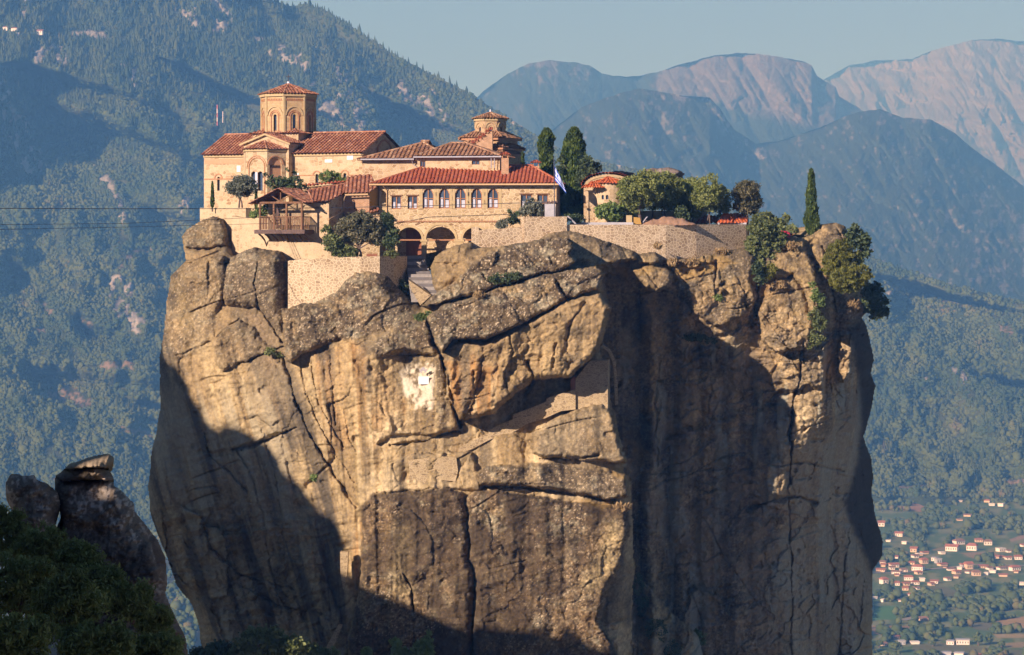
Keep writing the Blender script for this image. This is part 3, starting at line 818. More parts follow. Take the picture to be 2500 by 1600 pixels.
# (outline, centre, distance at the centre, slope across, slope down, edge radius px, edge depth m)
BLOCKS = {
 'A': ([(1024, 748), (1060, 715), (1107, 690), (1150, 645), (1221, 602), (1302, 587), (1386, 582), (1400, 602), (1392, 620), (1406, 640), (1390, 655), (1360, 661), (1250, 690), (1172, 714), (1075, 742)], (1230, 660), 287.4, 0.0, -0.032, 16, 1.6),
 'B': ([(1042, 776), (1075, 748), (1172, 718), (1250, 694), (1360, 664), (1451, 650), (1478, 668), (1461, 706), (1386, 730), (1315, 768), (1257, 800), (1182, 829), (1107, 828), (1078, 864), (1055, 805)], (1260, 745), 284.4, 0.0, -0.026, 20, 1.8),
 'C': ([(1081, 862), (1110, 832), (1182, 835), (1257, 802), (1386, 734), (1464, 714), (1492, 752), (1474, 820), (1458, 859), (1393, 920), (1299, 928), (1260, 959), (1198, 1013), (1123, 1026), (1092, 960)], (1290, 880), 284.3, 0.0, 0.003, 26, 2.6),
 'D': ([(880, 880), (899, 849), (940, 812), (977, 790), (1044, 784), (1075, 872), (1092, 930), (1123, 1024), (1107, 1052), (1040, 1064), (958, 1066), (920, 1085), (890, 1010)], (980, 930), 288.5, -0.003, -0.005, 26, 1.6),
 'E': ([(690, 756), (746, 735), (812, 707), (840, 674), (858, 652), (900, 644), (946, 652), (973, 700), (1014, 740), (1004, 770), (952, 805), (890, 822), (833, 833), (734, 863), (712, 888), (692, 860)], (850, 760), 293.1, -0.003, -0.019, 30, 1.7),
 'F': ([(538, 690), (548, 655), (565, 629), (609, 604), (650, 608), (686, 616), (700, 694), (704, 738), (690, 822), (660, 790), (631, 752), (584, 752), (547, 744)], (620, 700), 297.2, -0.012, -0.018, 40, 2.6),
 'G': ([(516, 833), (547, 800), (584, 782), (620, 800), (655, 842), (690, 850), (640, 868), (584, 890), (544, 911), (524, 880)], (600, 850), 295.4, -0.008, -0.010, 24, 1.2),
 'H': ([(444, 579), (456, 556), (491, 538), (534, 526), (556, 567), (549, 598), (500, 606), (453, 604)], (500, 570), 306.3, -0.006, -0.034, 12, 1.6),
 'H2': ([(447, 608), (500, 608), (552, 600), (574, 624), (562, 664), (500, 652), (442, 668), (432, 650)], (505, 630), 303.6, -0.01, -0.03, 14, 1.4),
 'I': ([(416, 673), (453, 633), (545, 622), (556, 690), (530, 790), (500, 850), (440, 880), (386, 866), (400, 740)], (480, 750), 299.2, -0.022, -0.008, 40, 2.6),
 'I2': ([(400, 840), (470, 800), (520, 830), (560, 930), (540, 1000), (470, 980), (410, 900)], (480, 890), 298.2, -0.02, 0.004, 30, 1.5),
 'Q': ([(1050, 660), (1062, 625), (1107, 598), (1153, 588), (1224, 598), (1240, 620), (1150, 680), (1062, 720), (1052, 690)], (1120, 650), 293.6, 0.004, -0.028, 36, 3.0),
 'N1': ([(1312, 589), (1340, 566), (1383, 560), (1432, 572), (1500, 594), (1549, 612), (1556, 634), (1500, 646), (1458, 655), (1406, 650), (1380, 600)], (1450, 612), 297.4, 0.004, -0.03, 20, 2.0),
 'N2': ([(1552, 616), (1600, 612), (1618, 632), (1600, 644), (1555, 648)], (1585, 632), 299.2, 0, -0.03, 12, 1.2),
 'N3': ([(1540, 660), (1560, 654), (1596, 644), (1625, 648), (1643, 670), (1635, 703), (1609, 716), (1575, 705)], (1600, 682), 298.0, 0.006, -0.02, 22, 2.4),
 'R1': ([(1640, 660), (1687, 628), (1748, 616), (1815, 604), (1842, 628), (1839, 690), (1849, 729), (1830, 768), (1760, 800), (1700, 770), (1650, 700)], (1740, 710), 302.0, 0.006, -0.012, 22, 1.8),
 'R2': ([(1852, 760), (1870, 720), (1895, 685), (1940, 675), (1966, 712), (1985, 780), (1975, 850), (1900, 862), (1860, 830)], (1915, 775), 302.9, 0.006, -0.010, 24, 1.8),
 'R3': ([(1872, 600), (1900, 585), (1955, 578), (1985, 640), (2005, 720), (1992, 800), (1966, 712), (1935, 672), (1895, 680), (1868, 690)], (1940, 640), 304.6, 0.006, -0.03, 18, 1.6),
 'S': ([(1974, 610), (1987, 569), (2007, 548), (2039, 544), (2065, 553), (2078, 577), (2087, 640), (2060, 700), (2005, 690), (1985, 640)], (2030, 610), 307.8, 0.004, -0.02, 30, 3.0),
 'R5': ([(2046, 770), (2100, 730), (2120, 764), (2087, 830), (2077, 905), (2060, 935), (2048, 900)], (2080, 800), 307.2, 0.004, -0.012, 18, 2.0),
 'J': ([(878, 1238), (911, 1206), (995, 1199), (1093, 1192), (1127, 1202), (1141, 1256), (1143, 1369), (1157, 1393), (1146, 1700), (846, 1700), (853, 1551), (881, 1411), (885, 1305)], (1000, 1400), 285.6, -0.004, -0.003, 30, 2.6),
 'K': ([(1139, 1216), (1157, 1199), (1206, 1197), (1402, 1225), (1532, 1237), (1540, 1288), (1520, 1376), (1482, 1446), (1466, 1516), (1506, 1600), (1510, 1700), (1150, 1700), (1163, 1393), (1148, 1369), (1146, 1256)], (1340, 1400), 284.8, 0.003, -0.003, 26, 2.6),
 'L': ([(1160, 1152), (1188, 1137), (1260, 1134), (1346, 1130), (1416, 1140), (1528, 1158), (1534, 1211), (1486, 1222), (1430, 1205), (1276, 1188), (1171, 1184)], (1340, 1175), 285.9, 0.002, -0.018, 16, 1.6),
 'M': ([(1290, 1070), (1340, 1032), (1400, 1000), (1470, 985), (1492, 1005), (1507, 1060), (1532, 1132), (1440, 1124), (1340, 1120), (1300, 1108)], (1410, 1070), 286.4, 0.004, -0.014, 20, 1.8),
 'X': ([(1536, 1390), (1590, 1440), (1640, 1500), (1700, 1545), (1745, 1700), (1530, 1700)], (1620, 1560), 301.0, 0.03, -0.03, 30, 3.0),
 'T': ([(930, 1204), (944, 1128), (1000, 1110), (1150, 1100), (1165, 1150), (1172, 1196), (1090, 1192), (980, 1200)], (1050, 1150), 287.2, 0.0, -0.004, 14, 0.8),
}
inside = {}
for key, (poly, c, Yc, au, av, Rpx, Rm) in BLOCKS.items():
    Rpx, Rm = Rpx * 0.62, Rm * 0.8
    d = poly_sdf(WU, WV, poly)
    inside[key] = d
    Yb_ = Yc + au * (GU - c[0]) + av * (GV - c[1]) + rounding(d, Rpx, Rm)
    DEP = np.where(d > 0, np.minimum(DEP, Yb_), DEP)
# the cut-back niche under the hood, with the whitened patch
nd = poly_sdf(WU, WV, [(925, 868), (985, 852), (1068, 866), (1080, 1000), (1066, 1056), (960, 1058), (940, 1000)])
DEP = DEP + 1.7 * sstep(-2, 10, nd) * (0.35 + 0.65 * sstep(990, 880, GV)) * sstep(905, 975, GU)
# fluted pilasters of the shaded cleft and its neighbours
pil = np.where(left, 0, 1.0) * sstep(690, 800, GV)
for uc, w_, a_ in ((1592, 17, 1.4), (1560, 12, -1.2), (1636, 14, -0.9), (1668, 20, 0.6), (1705, 9, -0.6), (1790, 14, 0.5), (1830, 10, -0.5), (2005, 16, 0.8), (2040, 10, -0.8), (2078, 14, 0.9)):
    DEP = DEP - pil * a_ * np.exp(-((GU + 1.2 * wob_u + 6 * np.sin(GV / 90.0) - uc) / w_) ** 2)
CRACKS = [([(1955, 855), (1953, 933), (1934, 976), (1930, 1060), (1932, 1140), (1928, 1180)], 4.5, 3.0), ([(1578, 1156), (1700, 1150), (1850, 1143), (1965, 1130), (2060, 1150)], 3, 1.0), ([(1748, 640), (1745, 700), (1750, 725)], 4, 1.6), ([(1738, 880), (1735, 960), (1728, 1010), (1735, 1100)], 2.5, 0.9), ([(1042, 787), (1058, 825), (1075, 872), (1090, 917), (1112, 1000), (1122, 1040)], 7, 3.4), ([(1358, 690), (1372, 712), (1388, 734)], 4, 2.0),
          ([(430, 868), (480, 850), (530, 826), (560, 795), (584, 779)], 3.5, 0.7), ([(584, 888), (640, 866), (690, 846)], 3.5, 1.2), ([(570, 1098), (610, 1090), (650, 1076), (700, 1056), (724, 1045)], 7, 2.2), ([(693, 870), (716, 960), (755, 1060), (800, 1130), (850, 1210), (872, 1240)], 5, 1.3), ([(733, 870), (745, 960), (790, 1060), (830, 1120), (865, 1180)], 3.5, 0.9), ([(760, 880), (775, 980), (840, 1090)], 3, 0.7), ([(805, 870), (812, 960), (822, 1040)], 3, 0.7),
          ([(1828, 1243), (1880, 1224), (1940, 1212), (1990, 1228)], 11, 2.6), ([(1180, 1187), (1280, 1191), (1400, 1208), (1500, 1224)], 5, 1.8), ([(1320, 1121), (1380, 1122), (1460, 1112)], 6, 2.0), ([(1612, 880), (1600, 1000), (1604, 1140)], 5, 1.0), ([(1925, 1180), (1928, 1300), (1934, 1450), (1930, 1600)], 4, 1.5), ([(2075, 1290), (2060, 1400), (2050, 1600)], 4, 1.2), ([(1560, 700), (1565, 760), (1556, 810)], 4, 1.0), ([(1640, 1380), (1720, 1370), (1760, 1350)], 4, 0.8), ([(1740, 1470), (1800, 1478), (1920, 1465)], 3, 0.6),
          ([(985, 1400), (1005, 1440), (1010, 1530), (1000, 1650)], 4, 1.6), ([(490, 1280), (520, 1340), (580, 1400), (640, 1420), (720, 1440)], 6, 1.6), ([(500, 1060), (512, 1110), (560, 1150), (600, 1200)], 4, 1.0), ([(560, 1420), (610, 1440), (680, 1480), (790, 1500)], 5, 1.2), ([(575, 1095), (610, 1150), (640, 1250), (665, 1400), (690, 1500)], 5, 0.8), ([(640, 1050), (670, 1150), (690, 1280), (700, 1420)], 4, 0.6), ([(1100, 905), (1090, 960), (1150, 1010)], 2, 0.3),
          ([(1240, 800), (1250, 860), (1245, 930)], 6, 1.0), ([(1290, 880), (1300, 920), (1285, 960)], 8, 1.4), ([(1180, 850), (1170, 920), (1150, 1000)], 5, 0.9), ([(1155, 905), (1158, 945)], 4, 1.0), ([(1360, 840), (1350, 900)], 6, 0.9), ([(1430, 740), (1390, 800), (1380, 830)], 6, 0.9), ([(630, 640), (618, 690), (632, 750), (660, 790), (690, 836)], 4, 0.9), ([(950, 1085), (1030, 1080), (1120, 1050)], 5, 1.6), ([(840, 1000), (850, 1060), (870, 1110)], 3, 0.5), ([(1640, 655), (1660, 740), (1650, 800)], 4, 0.8), ([(1846, 620), (1850, 690), (1846, 770)], 8, 2.4), ([(1990, 720), (2000, 800), (1992, 850)], 6, 1.2), ([(2008, 600), (2030, 680), (2040, 760)], 6, 1.6)]
for pts, w, dep in CRACKS:
    d = line_dist(WU, WV, pts)
    wv_ = np.maximum(w * (0.42 + 0.75 * fbm(GU / 24, GV / 24, oct=3, seed=int(pts[0][0]))), 0.6)
    DEP = DEP + dep * (0.75 + 0.5 * fbm(GU / 60, GV / 60, oct=2, seed=int(pts[0][1]))) * np.exp(-(d / wv_) ** 2)
# relief: lumpy, bedded, and rougher on the right-hand mass
PX3 = persp(GU, GV, np.minimum(DEP, 330))
X3, Y3, Z3_ = PX3[..., 0], PX3[..., 1], PX3[..., 2]
rough = np.where(left, 0.40, 1.0)
for k in 'JKL': rough = np.maximum(rough, np.where(inside[k] > 0, 0.55, 0))
for k in ('H', 'H2', 'I', 'F', 'G'): rough = np.maximum(rough, np.where(inside[k] > 0, 0.62, 0))
for k in 'ABCDE': rough = np.maximum(rough, np.where(inside[k] > 0, 0.75, 0))
rel = 0.85 * fbm(X3 / 8.5, Z3_ / 10, Y3 / 8.5, oct=3, seed=301)
rel += rough * 0.50 * fbm(X3 / 2.6, Z3_ / 3.2, Y3 / 2.6, oct=5, seed=302, gain=0.55)
rel += rough * 0.16 * fbm(X3 / 0.8, Z3_ / 0.9, Y3 / 0.8, oct=3, seed=303, ridged=True)
bed = Z3_ - 0.28 * X3 + 1.2 * fbm(X3 / 9, Z3_ / 9, oct=2, seed=304)
foot = np.where(left, 1.0, 0) * sstep(1180, 1330, GV) * sstep(880, 780, GU)
rel += (0.22 + 0.45 * foot) * fbm(X3 / 30, bed / 0.9, oct=3, seed=305)
rel += foot * 1.1 * fbm(X3 / 6, bed / 2.2, oct=4, seed=326, ridged=True)
# joints that break the face into blocks
jn = np.abs(fbm(X3 / 7 + 0.4 * Z3_ / 7, Z3_ / 16, oct=3, seed=308))
rel += np.where(left, 0.16, 0.55) * (1 - sstep(0.0, 0.025, jn)) * (0.5 + 0.8 * fbm(X3 / 4, Z3_ / 4, oct=2, seed=309))
jb = np.abs(fbm(X3 / 26, bed / 5.5, oct=3, seed=310))
rel += 0.5 * (1 - sstep(0.0, 0.03, jb)) * sstep(-0.1, 0.3, fbm(X3 / 6, Z3_ / 6, oct=2, seed=318))
flute = np.where(left, 1.0, 0.45) * sstep(700, 860, GV)
rel += flute * 0.48 * fbm((X3 + 0.22 * Z3_ * sstep(1000, 700, GU)) / 1.5, Z3_ / 22, oct=3, seed=306)
# fractured blocks: each cell is a tilted facet, with open joints between them
wx_, wz_ = X3 + 0.9 * fbm(X3 / 2.5, Z3_ / 2.5, oct=3, seed=330), Z3_ + 0.9 * fbm(X3 / 2.5, Z3_ / 2.5, oct=3, seed=331)
fr_k = (np.where(left, 0.36, 1.0) + 0.8 * foot + 0.25 * np.clip(sum(sstep(-4, 8, inside[k]) for k in 'ABCE'), 0, 1)) * (0.55 + 0.6 * sstep(-0.3, 0.3, fbm(X3 / 11, Z3_ / 11, oct=2, seed=332)))
for sx, sz, A_, tl_, ck, sd in ((4.6, 6.0, 0.50, 0.60, 0.16, 340), (1.7, 1.5, 0.20, 0.32, 0.07, 341), (0.62, 0.5, 0.09, 0.15, 0.03, 342)):
    f1, f2, rid, ox, oy = worley((wx_ + 0.25 * wz_) / sx, (wz_ - 0.25 * wx_) / sz, sd)
    rel += fr_k * (A_ * rid + tl_ * (ox * vnoise(rid * 50, 3.3, seed=sd) + oy * vnoise(rid * 50, 7.7, seed=sd + 2)) * 1.6)
    rel += fr_k * ck * (1 - sstep(0.0, 0.07, f2 - f1)) * sstep(-0.2, 0.3, fbm(X3 / 5, Z3_ / 5, oct=2, seed=sd + 3))
hang = sstep(0, 30, inside['C']) * sstep(800, 880, GV)
rel += hang * 0.75 * fbm((X3 - 0.3 * Z3_) / 1.4, Z3_ / 6, oct=3, seed=319)
hol = fbm(X3 / 1.9, Z3_ / 1.3, oct=3, seed=307)
rel += 0.8 * sstep(0.45, 0.75, hol) * np.where(left, 0.45, 1.0)
DEP = DEP + rel
DEP = DEP + rounding(rim, 45, 5.0) * np.where((GV > 640) & (rim < 60), 1.0, 0.3)
# sheer wall behind: keep it a solid body
PV = persp(GU, GV, DEP)
ok = rim > 0
# ---- albedo: stone, lichen, stains
def poly_mask(poly, soft=14, wobble=2.2):
    return sstep(-soft, soft, poly_sdf(GU + wobble * wob_u, GV + wobble * wob_v, poly))
TAN, GREYB, DARK, ORANGE, PALE, BLACK = [np.array(c) for c in ((0.345, 0.255, 0.145), (0.215, 0.172, 0.118), (0.105, 0.086, 0.066), (0.40, 0.21, 0.075), (0.47, 0.38, 0.245), (0.045, 0.042, 0.040))]
n1 = fbm(X3 / 6, Z3_ / 8, oct=4, seed=311)
n2 = fbm(X3 / 1.2, Z3_ / 1.4, oct=4, seed=312)
n3 = fbm(X3 / 0.35, Z3_ / 0.4, oct=3, seed=313)
streak = fbm((X3 + 0.25 * Z3_ * sstep(1000, 700, GU)) / 0.9, Z3_ / 16, oct=4, seed=314)
streak2 = fbm((X3 + 0.25 * Z3_ * sstep(1000, 700, GU)) / 2.2, Z3_ / 24, oct=4, seed=315)
col = lerp3(np.broadcast_to(TAN, GU.shape + (3,)), PALE, sstep(0.0, 0.5, n1 + 0.3 * n2) * 0.7)
col = lerp3(col, np.array((0.30, 0.23, 0.115)), sstep(0.05, 0.5, streak2) * 0.6)
weather = np.clip(sstep(-0.1, 0.35, n1 * 0.6 + n2 * 0.7) * 0.75, 0, 1)
lich = np.zeros_like(GU)
for k, w in (('A', 1.0), ('B', 0.85), ('E', 0.85), ('F', 0.75), ('H', 0.7), ('I', 0.55), ('N1', 0.45), ('Q', 0.25), ('J', 0.95), ('K', 0.95), ('L', 0.8), ('M', 0.4), ('D', 0.35), ('G', 0.45), ('C', 0.25), ('R1', 0.6), ('R2', 0.6), ('R3', 0.55), ('S', 0.4), ('N3', 0.5), ('R5', 0.3)):
    lich = np.maximum(lich, w * sstep(-6, 10, inside[k]))
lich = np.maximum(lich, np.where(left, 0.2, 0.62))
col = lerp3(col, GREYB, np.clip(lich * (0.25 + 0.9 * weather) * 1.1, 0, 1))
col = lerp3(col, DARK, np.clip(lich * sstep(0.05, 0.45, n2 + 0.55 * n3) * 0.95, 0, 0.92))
top = poly_mask([(900, 850), (980, 785), (1040, 780), (1070, 830), (1000, 850), (930, 870)], 8) * 0.5
top = np.maximum(top, 0.8 * poly_mask([(1040, 775), (1080, 745), (1130, 740), (1180, 800), (1100, 830), (1070, 850)], 8))
top = np.maximum(top, 0.55 * poly_mask([(850, 650), (950, 650), (1010, 740), (950, 790), (700, 840), (800, 720)], 14))
col = lerp3(col, DARK, np.clip(top * sstep(-0.25, 0.3, n2 + 0.5 * n3), 0, 1))
for poly, w in (([(918, 900), (950, 900), (985, 1000), (985, 1050), (950, 1090), (918, 1080)], 1.0), ([(1085, 890), (1150, 870), (1215, 900), (1200, 1005), (1130, 1020), (1100, 960)], 0.9), ([(770, 850), (880, 835), (900, 900), (890, 1050), (820, 1100), (780, 980)], 0.6), ([(650, 870), (690, 850), (690, 880), (650, 905)], 0.6), ([(690, 640), (704, 640), (704, 740), (694, 720)], 0.7), ([(640, 950), (700, 960), (760, 1100), (820, 1250), (760, 1200), (690, 1080)], 0.35), ([(870, 1300), (884, 1270), (884, 1400), (855, 1500), (840, 1500)], 0.6), ([(1848, 700), (1920, 660), (1900, 700), (1860, 740)], 0.5), ([(2050, 740), (2100, 735), (2090, 790), (2050, 780)], 0.5), ([(600, 760), (650, 780), (670, 840), (630, 830)], 0.6)):
    col = lerp3(col, ORANGE, np.clip(poly_mask(poly) * w * (0.75 + 0.6 * streak), 0, 1))
low = sstep(860, 960, GV) * np.where(left, 1.0, 0.75)
col = lerp3(col, PALE, np.clip(sstep(0.14, 0.4, streak) * low * 0.75, 0, 1) * (1 - 0.8 * np.maximum(sstep(-6, 6, inside['J']), sstep(-6, 6, inside['K']))))
col = lerp3(col, BLACK, np.clip(sstep(0.15, 0.5, -streak) * low * 0.55, 0, 1) * np.where(left, 0.6, 1.0))
# dark water stains and pale runs on the recessed right wall; black edge runs also paint in deep shade
for pts, w, c, a in (([(1560, 700), (1562, 830)], 9, BLACK, 0.8), ([(1595, 880), (1600, 1150), (1598, 1420)], 14, PALE * 0.8, 0.55), ([(1625, 900), (1628, 1180), (1620, 1420)], 12, BLACK, 0.6), ([(1575, 950), (1572, 1400)], 10, BLACK, 0.6), ([(1810, 900), (1830, 960)], 30, BLACK, 0.7), ([(1700, 1250), (1760, 1330), (1850, 1380)], 40, BLACK, 0.5), ([(650, 1100), (668, 1250), (690, 1400), (705, 1550)], 12, BLACK, 0.55), ([(628, 1080), (632, 960), (640, 900)], 8, PALE, 0.6), ([(655, 930), (665, 1060), (680, 1200)], 7, PALE, 0.4), ([(420, 1120), (470, 1250), (490, 1330)], 12, BLACK, 0.6), ([(500, 730), (480, 800), (490, 860)], 17, PALE, 0.8), ([(578, 800), (576, 890)], 5, PALE, 0.5), ([(2075, 1280), (2062, 1400), (2055, 1600)], 9, np.array((0.33, 0.33, 0.30)), 0.6), ([(1935, 1290), (1945, 1420), (1940, 1600)], 7, np.array((0.33, 0.33, 0.28)), 0.5), ([(2120, 800), (2130, 950), (2120, 1050)], 20, BLACK, 0.8), ([(2125, 1120), (2135, 1250), (2140, 1340)], 24, BLACK, 0.85), ([(380, 1000), (372, 1150), (372, 1230)], 18, BLACK, 0.6), ([(745, 960), (770, 1060), (830, 1160)], 7, PALE, 0.5)):
    m_ = np.exp(-(line_dist(GU + 1.6 * wob_u, GV, pts) / w) ** 2) * a * (0.8 + 0.5 * n2)
    col = lerp3(col, c, np.clip(m_, 0, 1))
# long grey-brown wash runs and dark seep lines down the sunny face
wash = fbm((X3 + 0.3 * Z3_ * sstep(1000, 700, GU)) / 3.6, Z3_ / 34, oct=4, seed=350)
col = lerp3(col, np.array((0.20, 0.165, 0.12)), np.where(left, 1, 0.6) * sstep(0.0, 0.25, wash) * 0.8)
seep = fbm((X3 + 0.3 * Z3_ * sstep(1000, 700, GU)) / 0.55, Z3_ / 13, oct=3, seed=351)
col = lerp3(col, np.array((0.075, 0.065, 0.052)), sstep(0.22, 0.5, seep) * 0.55 * sstep(-0.2, 0.3, n1))
col = lerp3(col, np.array((0.11, 0.092, 0.07)), np.clip(sstep(0.10, 0.45, n1 + 0.5 * n2) * 0.6, 0, 1) * (1 - 0.5 * sstep(880, 1000, GV)))
# dark crust with pale lichen on weathered tops
crust = np.zeros_like(GU)
for k, w in (('A', 1.0), ('B', 0.95), ('E', 0.8), ('D', 0.0), ('F', 0.62), ('H', 0.6), ('H2', 0.3), ('I', 0.42), ('G', 0.35), ('N1', 0.4), ('L', 0.75), ('M', 0.35), ('J', 1.0), ('K', 1.0), ('R1', 0.3), ('R2', 0.3), ('N3', 0.3)):
    crust = np.maximum(crust, w * sstep(-3, 8, inside[k]))
crust = np.maximum(crust, 0.9 * poly_mask([(895, 860), (940, 815), (980, 788), (1044, 782), (1066, 850), (1000, 852), (930, 872)], 7))
crust = np.maximum(crust, 0.85 * poly_mask([(1060, 880), (1082, 900), (1100, 1010), (1090, 1050), (1070, 1050), (1068, 960)], 8))
cb = fbm(X3 / 2.4, Z3_ / 2.0, oct=5, seed=360, gain=0.6)
col = lerp3(col, np.array((0.108, 0.083, 0.058)), np.clip(crust * sstep(-0.42, 0.02, cb) * 0.95, 0, 1))
col = lerp3(col, np.array((0.27, 0.245, 0.185)), np.clip(crust * sstep(0.12, 0.34, fbm(X3 / 0.9, Z3_ / 0.6, oct=4, seed=361)) * 0.75, 0, 1))
# pale ochre of the sheltered faces below
shel = np.where(left, 1.0, 0) * (1 - np.clip(crust * 1.6, 0, 1)) * sstep(760, 900, GV)
och = fbm((X3 + 0.3 * Z3_ * sstep(1000, 700, GU)) / 2.4, Z3_ / 15, oct=4, seed=362)
col = lerp3(col, np.array((0.49, 0.38, 0.225)), shel * sstep(-0.1, 0.35, och) * 0.65)
col = lerp3(col, np.array((0.56, 0.46, 0.31)), shel * sstep(0.1, 0.36, fbm(X3 / 4, Z3_ / 3, oct=4, seed=363)) * sstep(960, 1060, GV) * sstep(860, 920, GU) * 0.7)
# pebbles in the conglomerate
peb = fbm(X3 / 0.13, Z3_ / 0.12, oct=2, seed=316)
col = lerp3(col, np.array((0.50, 0.42, 0.32)), np.clip(sstep(0.36, 0.56, peb) * (0.15 + 0.35 * lich + 0.5 * crust), 0, 0.9))
speck = fbm(X3 / 0.17, Z3_ / 0.17, oct=2, seed=317)
patch = fbm(X3 / 3.2, Z3_ / 2.6, oct=4, seed=321)
slab = np.maximum(sstep(-6, 6, inside['J']), sstep(-6, 6, inside['K']))
col = lerp3(col, np.array((0.20, 0.135, 0.075)), slab * sstep(-0.15, 0.25, patch) * 0.5)
col = lerp3(col, np.array((0.085, 0.062, 0.042)), slab * sstep(0.0, 0.3, -patch + 0.35 * n2) * 0.85)
pale_run = np.exp(-(line_dist(GU + 2 * wob_u, GV, [(985, 1300), (975, 1380), (985, 1440)]) / 22) ** 2) + np.exp(-(line_dist(GU + 2 * wob_u, GV, [(1500, 1300), (1480, 1380), (1450, 1420)]) / 26) ** 2)
col = lerp3(col, np.array((0.40, 0.32, 0.19)), np.clip(pale_run, 0, 1) * 0.8)
col = col * np.clip(0.95 + 0.30 * n3 + (0.25 + 0.75 * lich) * 0.75 * speck, 0.25, 2)[..., None]
# the shaded right-hand wall: warm grey stone with rusty and pale runs
rw = np.where(left, 0, 1.0) * sstep(720, 860, GV)
col = col * (1 + 0.25 * rw)[..., None]  # wall colour lightened to lift its shade
# black lichen film, also painting extra shade onto the recessed wall
lichen_shade = np.where(left, 0, 1.0) * sstep(650, 800, GV) * sstep(-0.1, 0.35, fbm(X3 / 5, Z3_ / 4, oct=4, seed=322) + 0.25 * n2) * sstep(1960, 1860, GU)
col = lerp3(col, np.array((0.05, 0.046, 0.046)), lichen_shade * 0.5)
gp = np.where(left, 0, 1.0) * sstep(760, 900, GV)
col = lerp3(col, np.array((0.36, 0.36, 0.31)), gp * sstep(0.06, 0.32, fbm(X3 / 1.3, Z3_ / 9, oct=5, seed=323)) * 0.8)
col = lerp3(col, np.array((0.33, 0.26, 0.18)), gp * sstep(0.05, 0.35, fbm(X3 / 2.6, Z3_ / 3.2, oct=4, seed=324)) * 0.6)
lo = np.where(left, 1.0, 0) * sstep(880, 1040, GV) * sstep(860, 800, GU)
sl_ = fbm((X3 + 0.30 * Z3_) / 1.3, Z3_ / 18, oct=5, seed=325)
col = lerp3(col, np.array((0.40, 0.35, 0.26)), lo * sstep(0.08, 0.34, sl_) * 0.75)
col = lerp3(col, np.array((0.07, 0.065, 0.06)), lo * sstep(0.06, 0.32, -sl_) * 0.75)
col = lerp3(col, np.array((0.44, 0.38, 0.28)), np.where(left, 0, 1.0) * sstep(1890, 1950, GU) * sstep(980, 1120, GV) * (0.65 + 0.5 * streak))  # right column lightened in the colour for the extra sky light there
# the outer right flank is painted black for lichen and deep shade; big dark stains run down the two lower slabs
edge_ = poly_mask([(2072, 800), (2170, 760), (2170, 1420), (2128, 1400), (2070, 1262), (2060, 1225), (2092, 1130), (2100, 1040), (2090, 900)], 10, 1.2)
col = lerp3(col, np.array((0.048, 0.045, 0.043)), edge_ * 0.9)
st_ = fbm(X3 / 3.4, Z3_ / 7.5, oct=4, seed=370)
col = lerp3(col, np.array((0.062, 0.048, 0.036)), slab * sstep(-0.05, 0.25, st_) * sstep(-0.5, 0.1, n3 + 0.4 * speck + 0.1) * 0.72)
# whitewashed rock face in the niche
wm = sstep(-5, 4, poly_sdf(WU, WV, [(978, 906), (1000, 892), (1040, 886), (1062, 890), (1060, 940), (1056, 998), (1000, 1002), (988, 960)]))
col = lerp3(col, np.array((0.66, 0.60, 0.51)), np.clip(wm * sstep(-0.38, 0.1, n2 + 0.6 * n3 + 0.12), 0, 1) * 0.95)
# dry soil on ledges
for poly in ([(1440, 650), (1560, 640), (1640, 650), (1560, 672), (1480, 672)], [(1640, 640), (1760, 622), (1800, 640), (1700, 680), (1640, 690)], [(1395, 1222), (1500, 1226), (1530, 1240), (1480, 1240)], [(1480, 1130), (1530, 1140), (1530, 1180), (1500, 1160)]):
    col = lerp3(col, np.array((0.36, 0.25, 0.11)), 0.75 * poly_mask(poly, 8))

M['cliff'] = vcol('cliff_stone', 0.95, (2.4, 0.6), (3.0, 0.7, 0.20))
nr, nc = GU.shape
idx = -np.ones(nr * nc, np.int64)
quadok = ok[:-1, :-1] & ok[1:, :-1] & ok[:-1, 1:] & ok[1:, 1:]
F_ = grid_faces(nr, nc).reshape(nr - 1, nc - 1, 4)[quadok][:, ::-1]
used = np.unique(F_)
idx[used] = np.arange(len(used))
F_ = idx[F_]
verts = PV.reshape(-1, 3)[used]
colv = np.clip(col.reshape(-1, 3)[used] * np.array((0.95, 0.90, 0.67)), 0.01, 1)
# close the body: push the rim back to make a thick pillar
ed = np.concatenate([F_[:, [0, 1]], F_[:, [1, 2]], F_[:, [2, 3]], F_[:, [3, 0]]])
key = np.sort(ed, 1); code = key[:, 0] * 10000000 + key[:, 1]
uq, cnt = np.unique(code, return_counts=True)
bd = ed[np.isin(code, uq[cnt == 1])]
bu = np.unique(bd)
mapb = -np.ones(len(verts), np.int64); mapb[bu] = np.arange(len(bu)) + len(verts)
back = verts[bu].copy()
back[:, 0] = back[:, 0] * 0.97 + 0.03 * 2
back[:, 1] = 346
back[:, 2] -= 0.4
sidef = np.stack([bd[:, 1], bd[:, 0], mapb[bd[:, 0]], mapb[bd[:, 1]]], -1)
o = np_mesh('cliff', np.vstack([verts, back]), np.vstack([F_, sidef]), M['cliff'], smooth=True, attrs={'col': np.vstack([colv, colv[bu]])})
tag(o, 'tall conglomerate rock pillar with overhanging slabs that carries the monastery', 'rock pillar', kind='structure')

def cliffY(u, v):
    i = int(round((v - CV[0]) / 2)); j = int(round((u - CU[0]) / 2))
    i = min(max(i, 0), nr - 1); j = min(max(j, 0), nc - 1)
    return float(DEP[i, j])
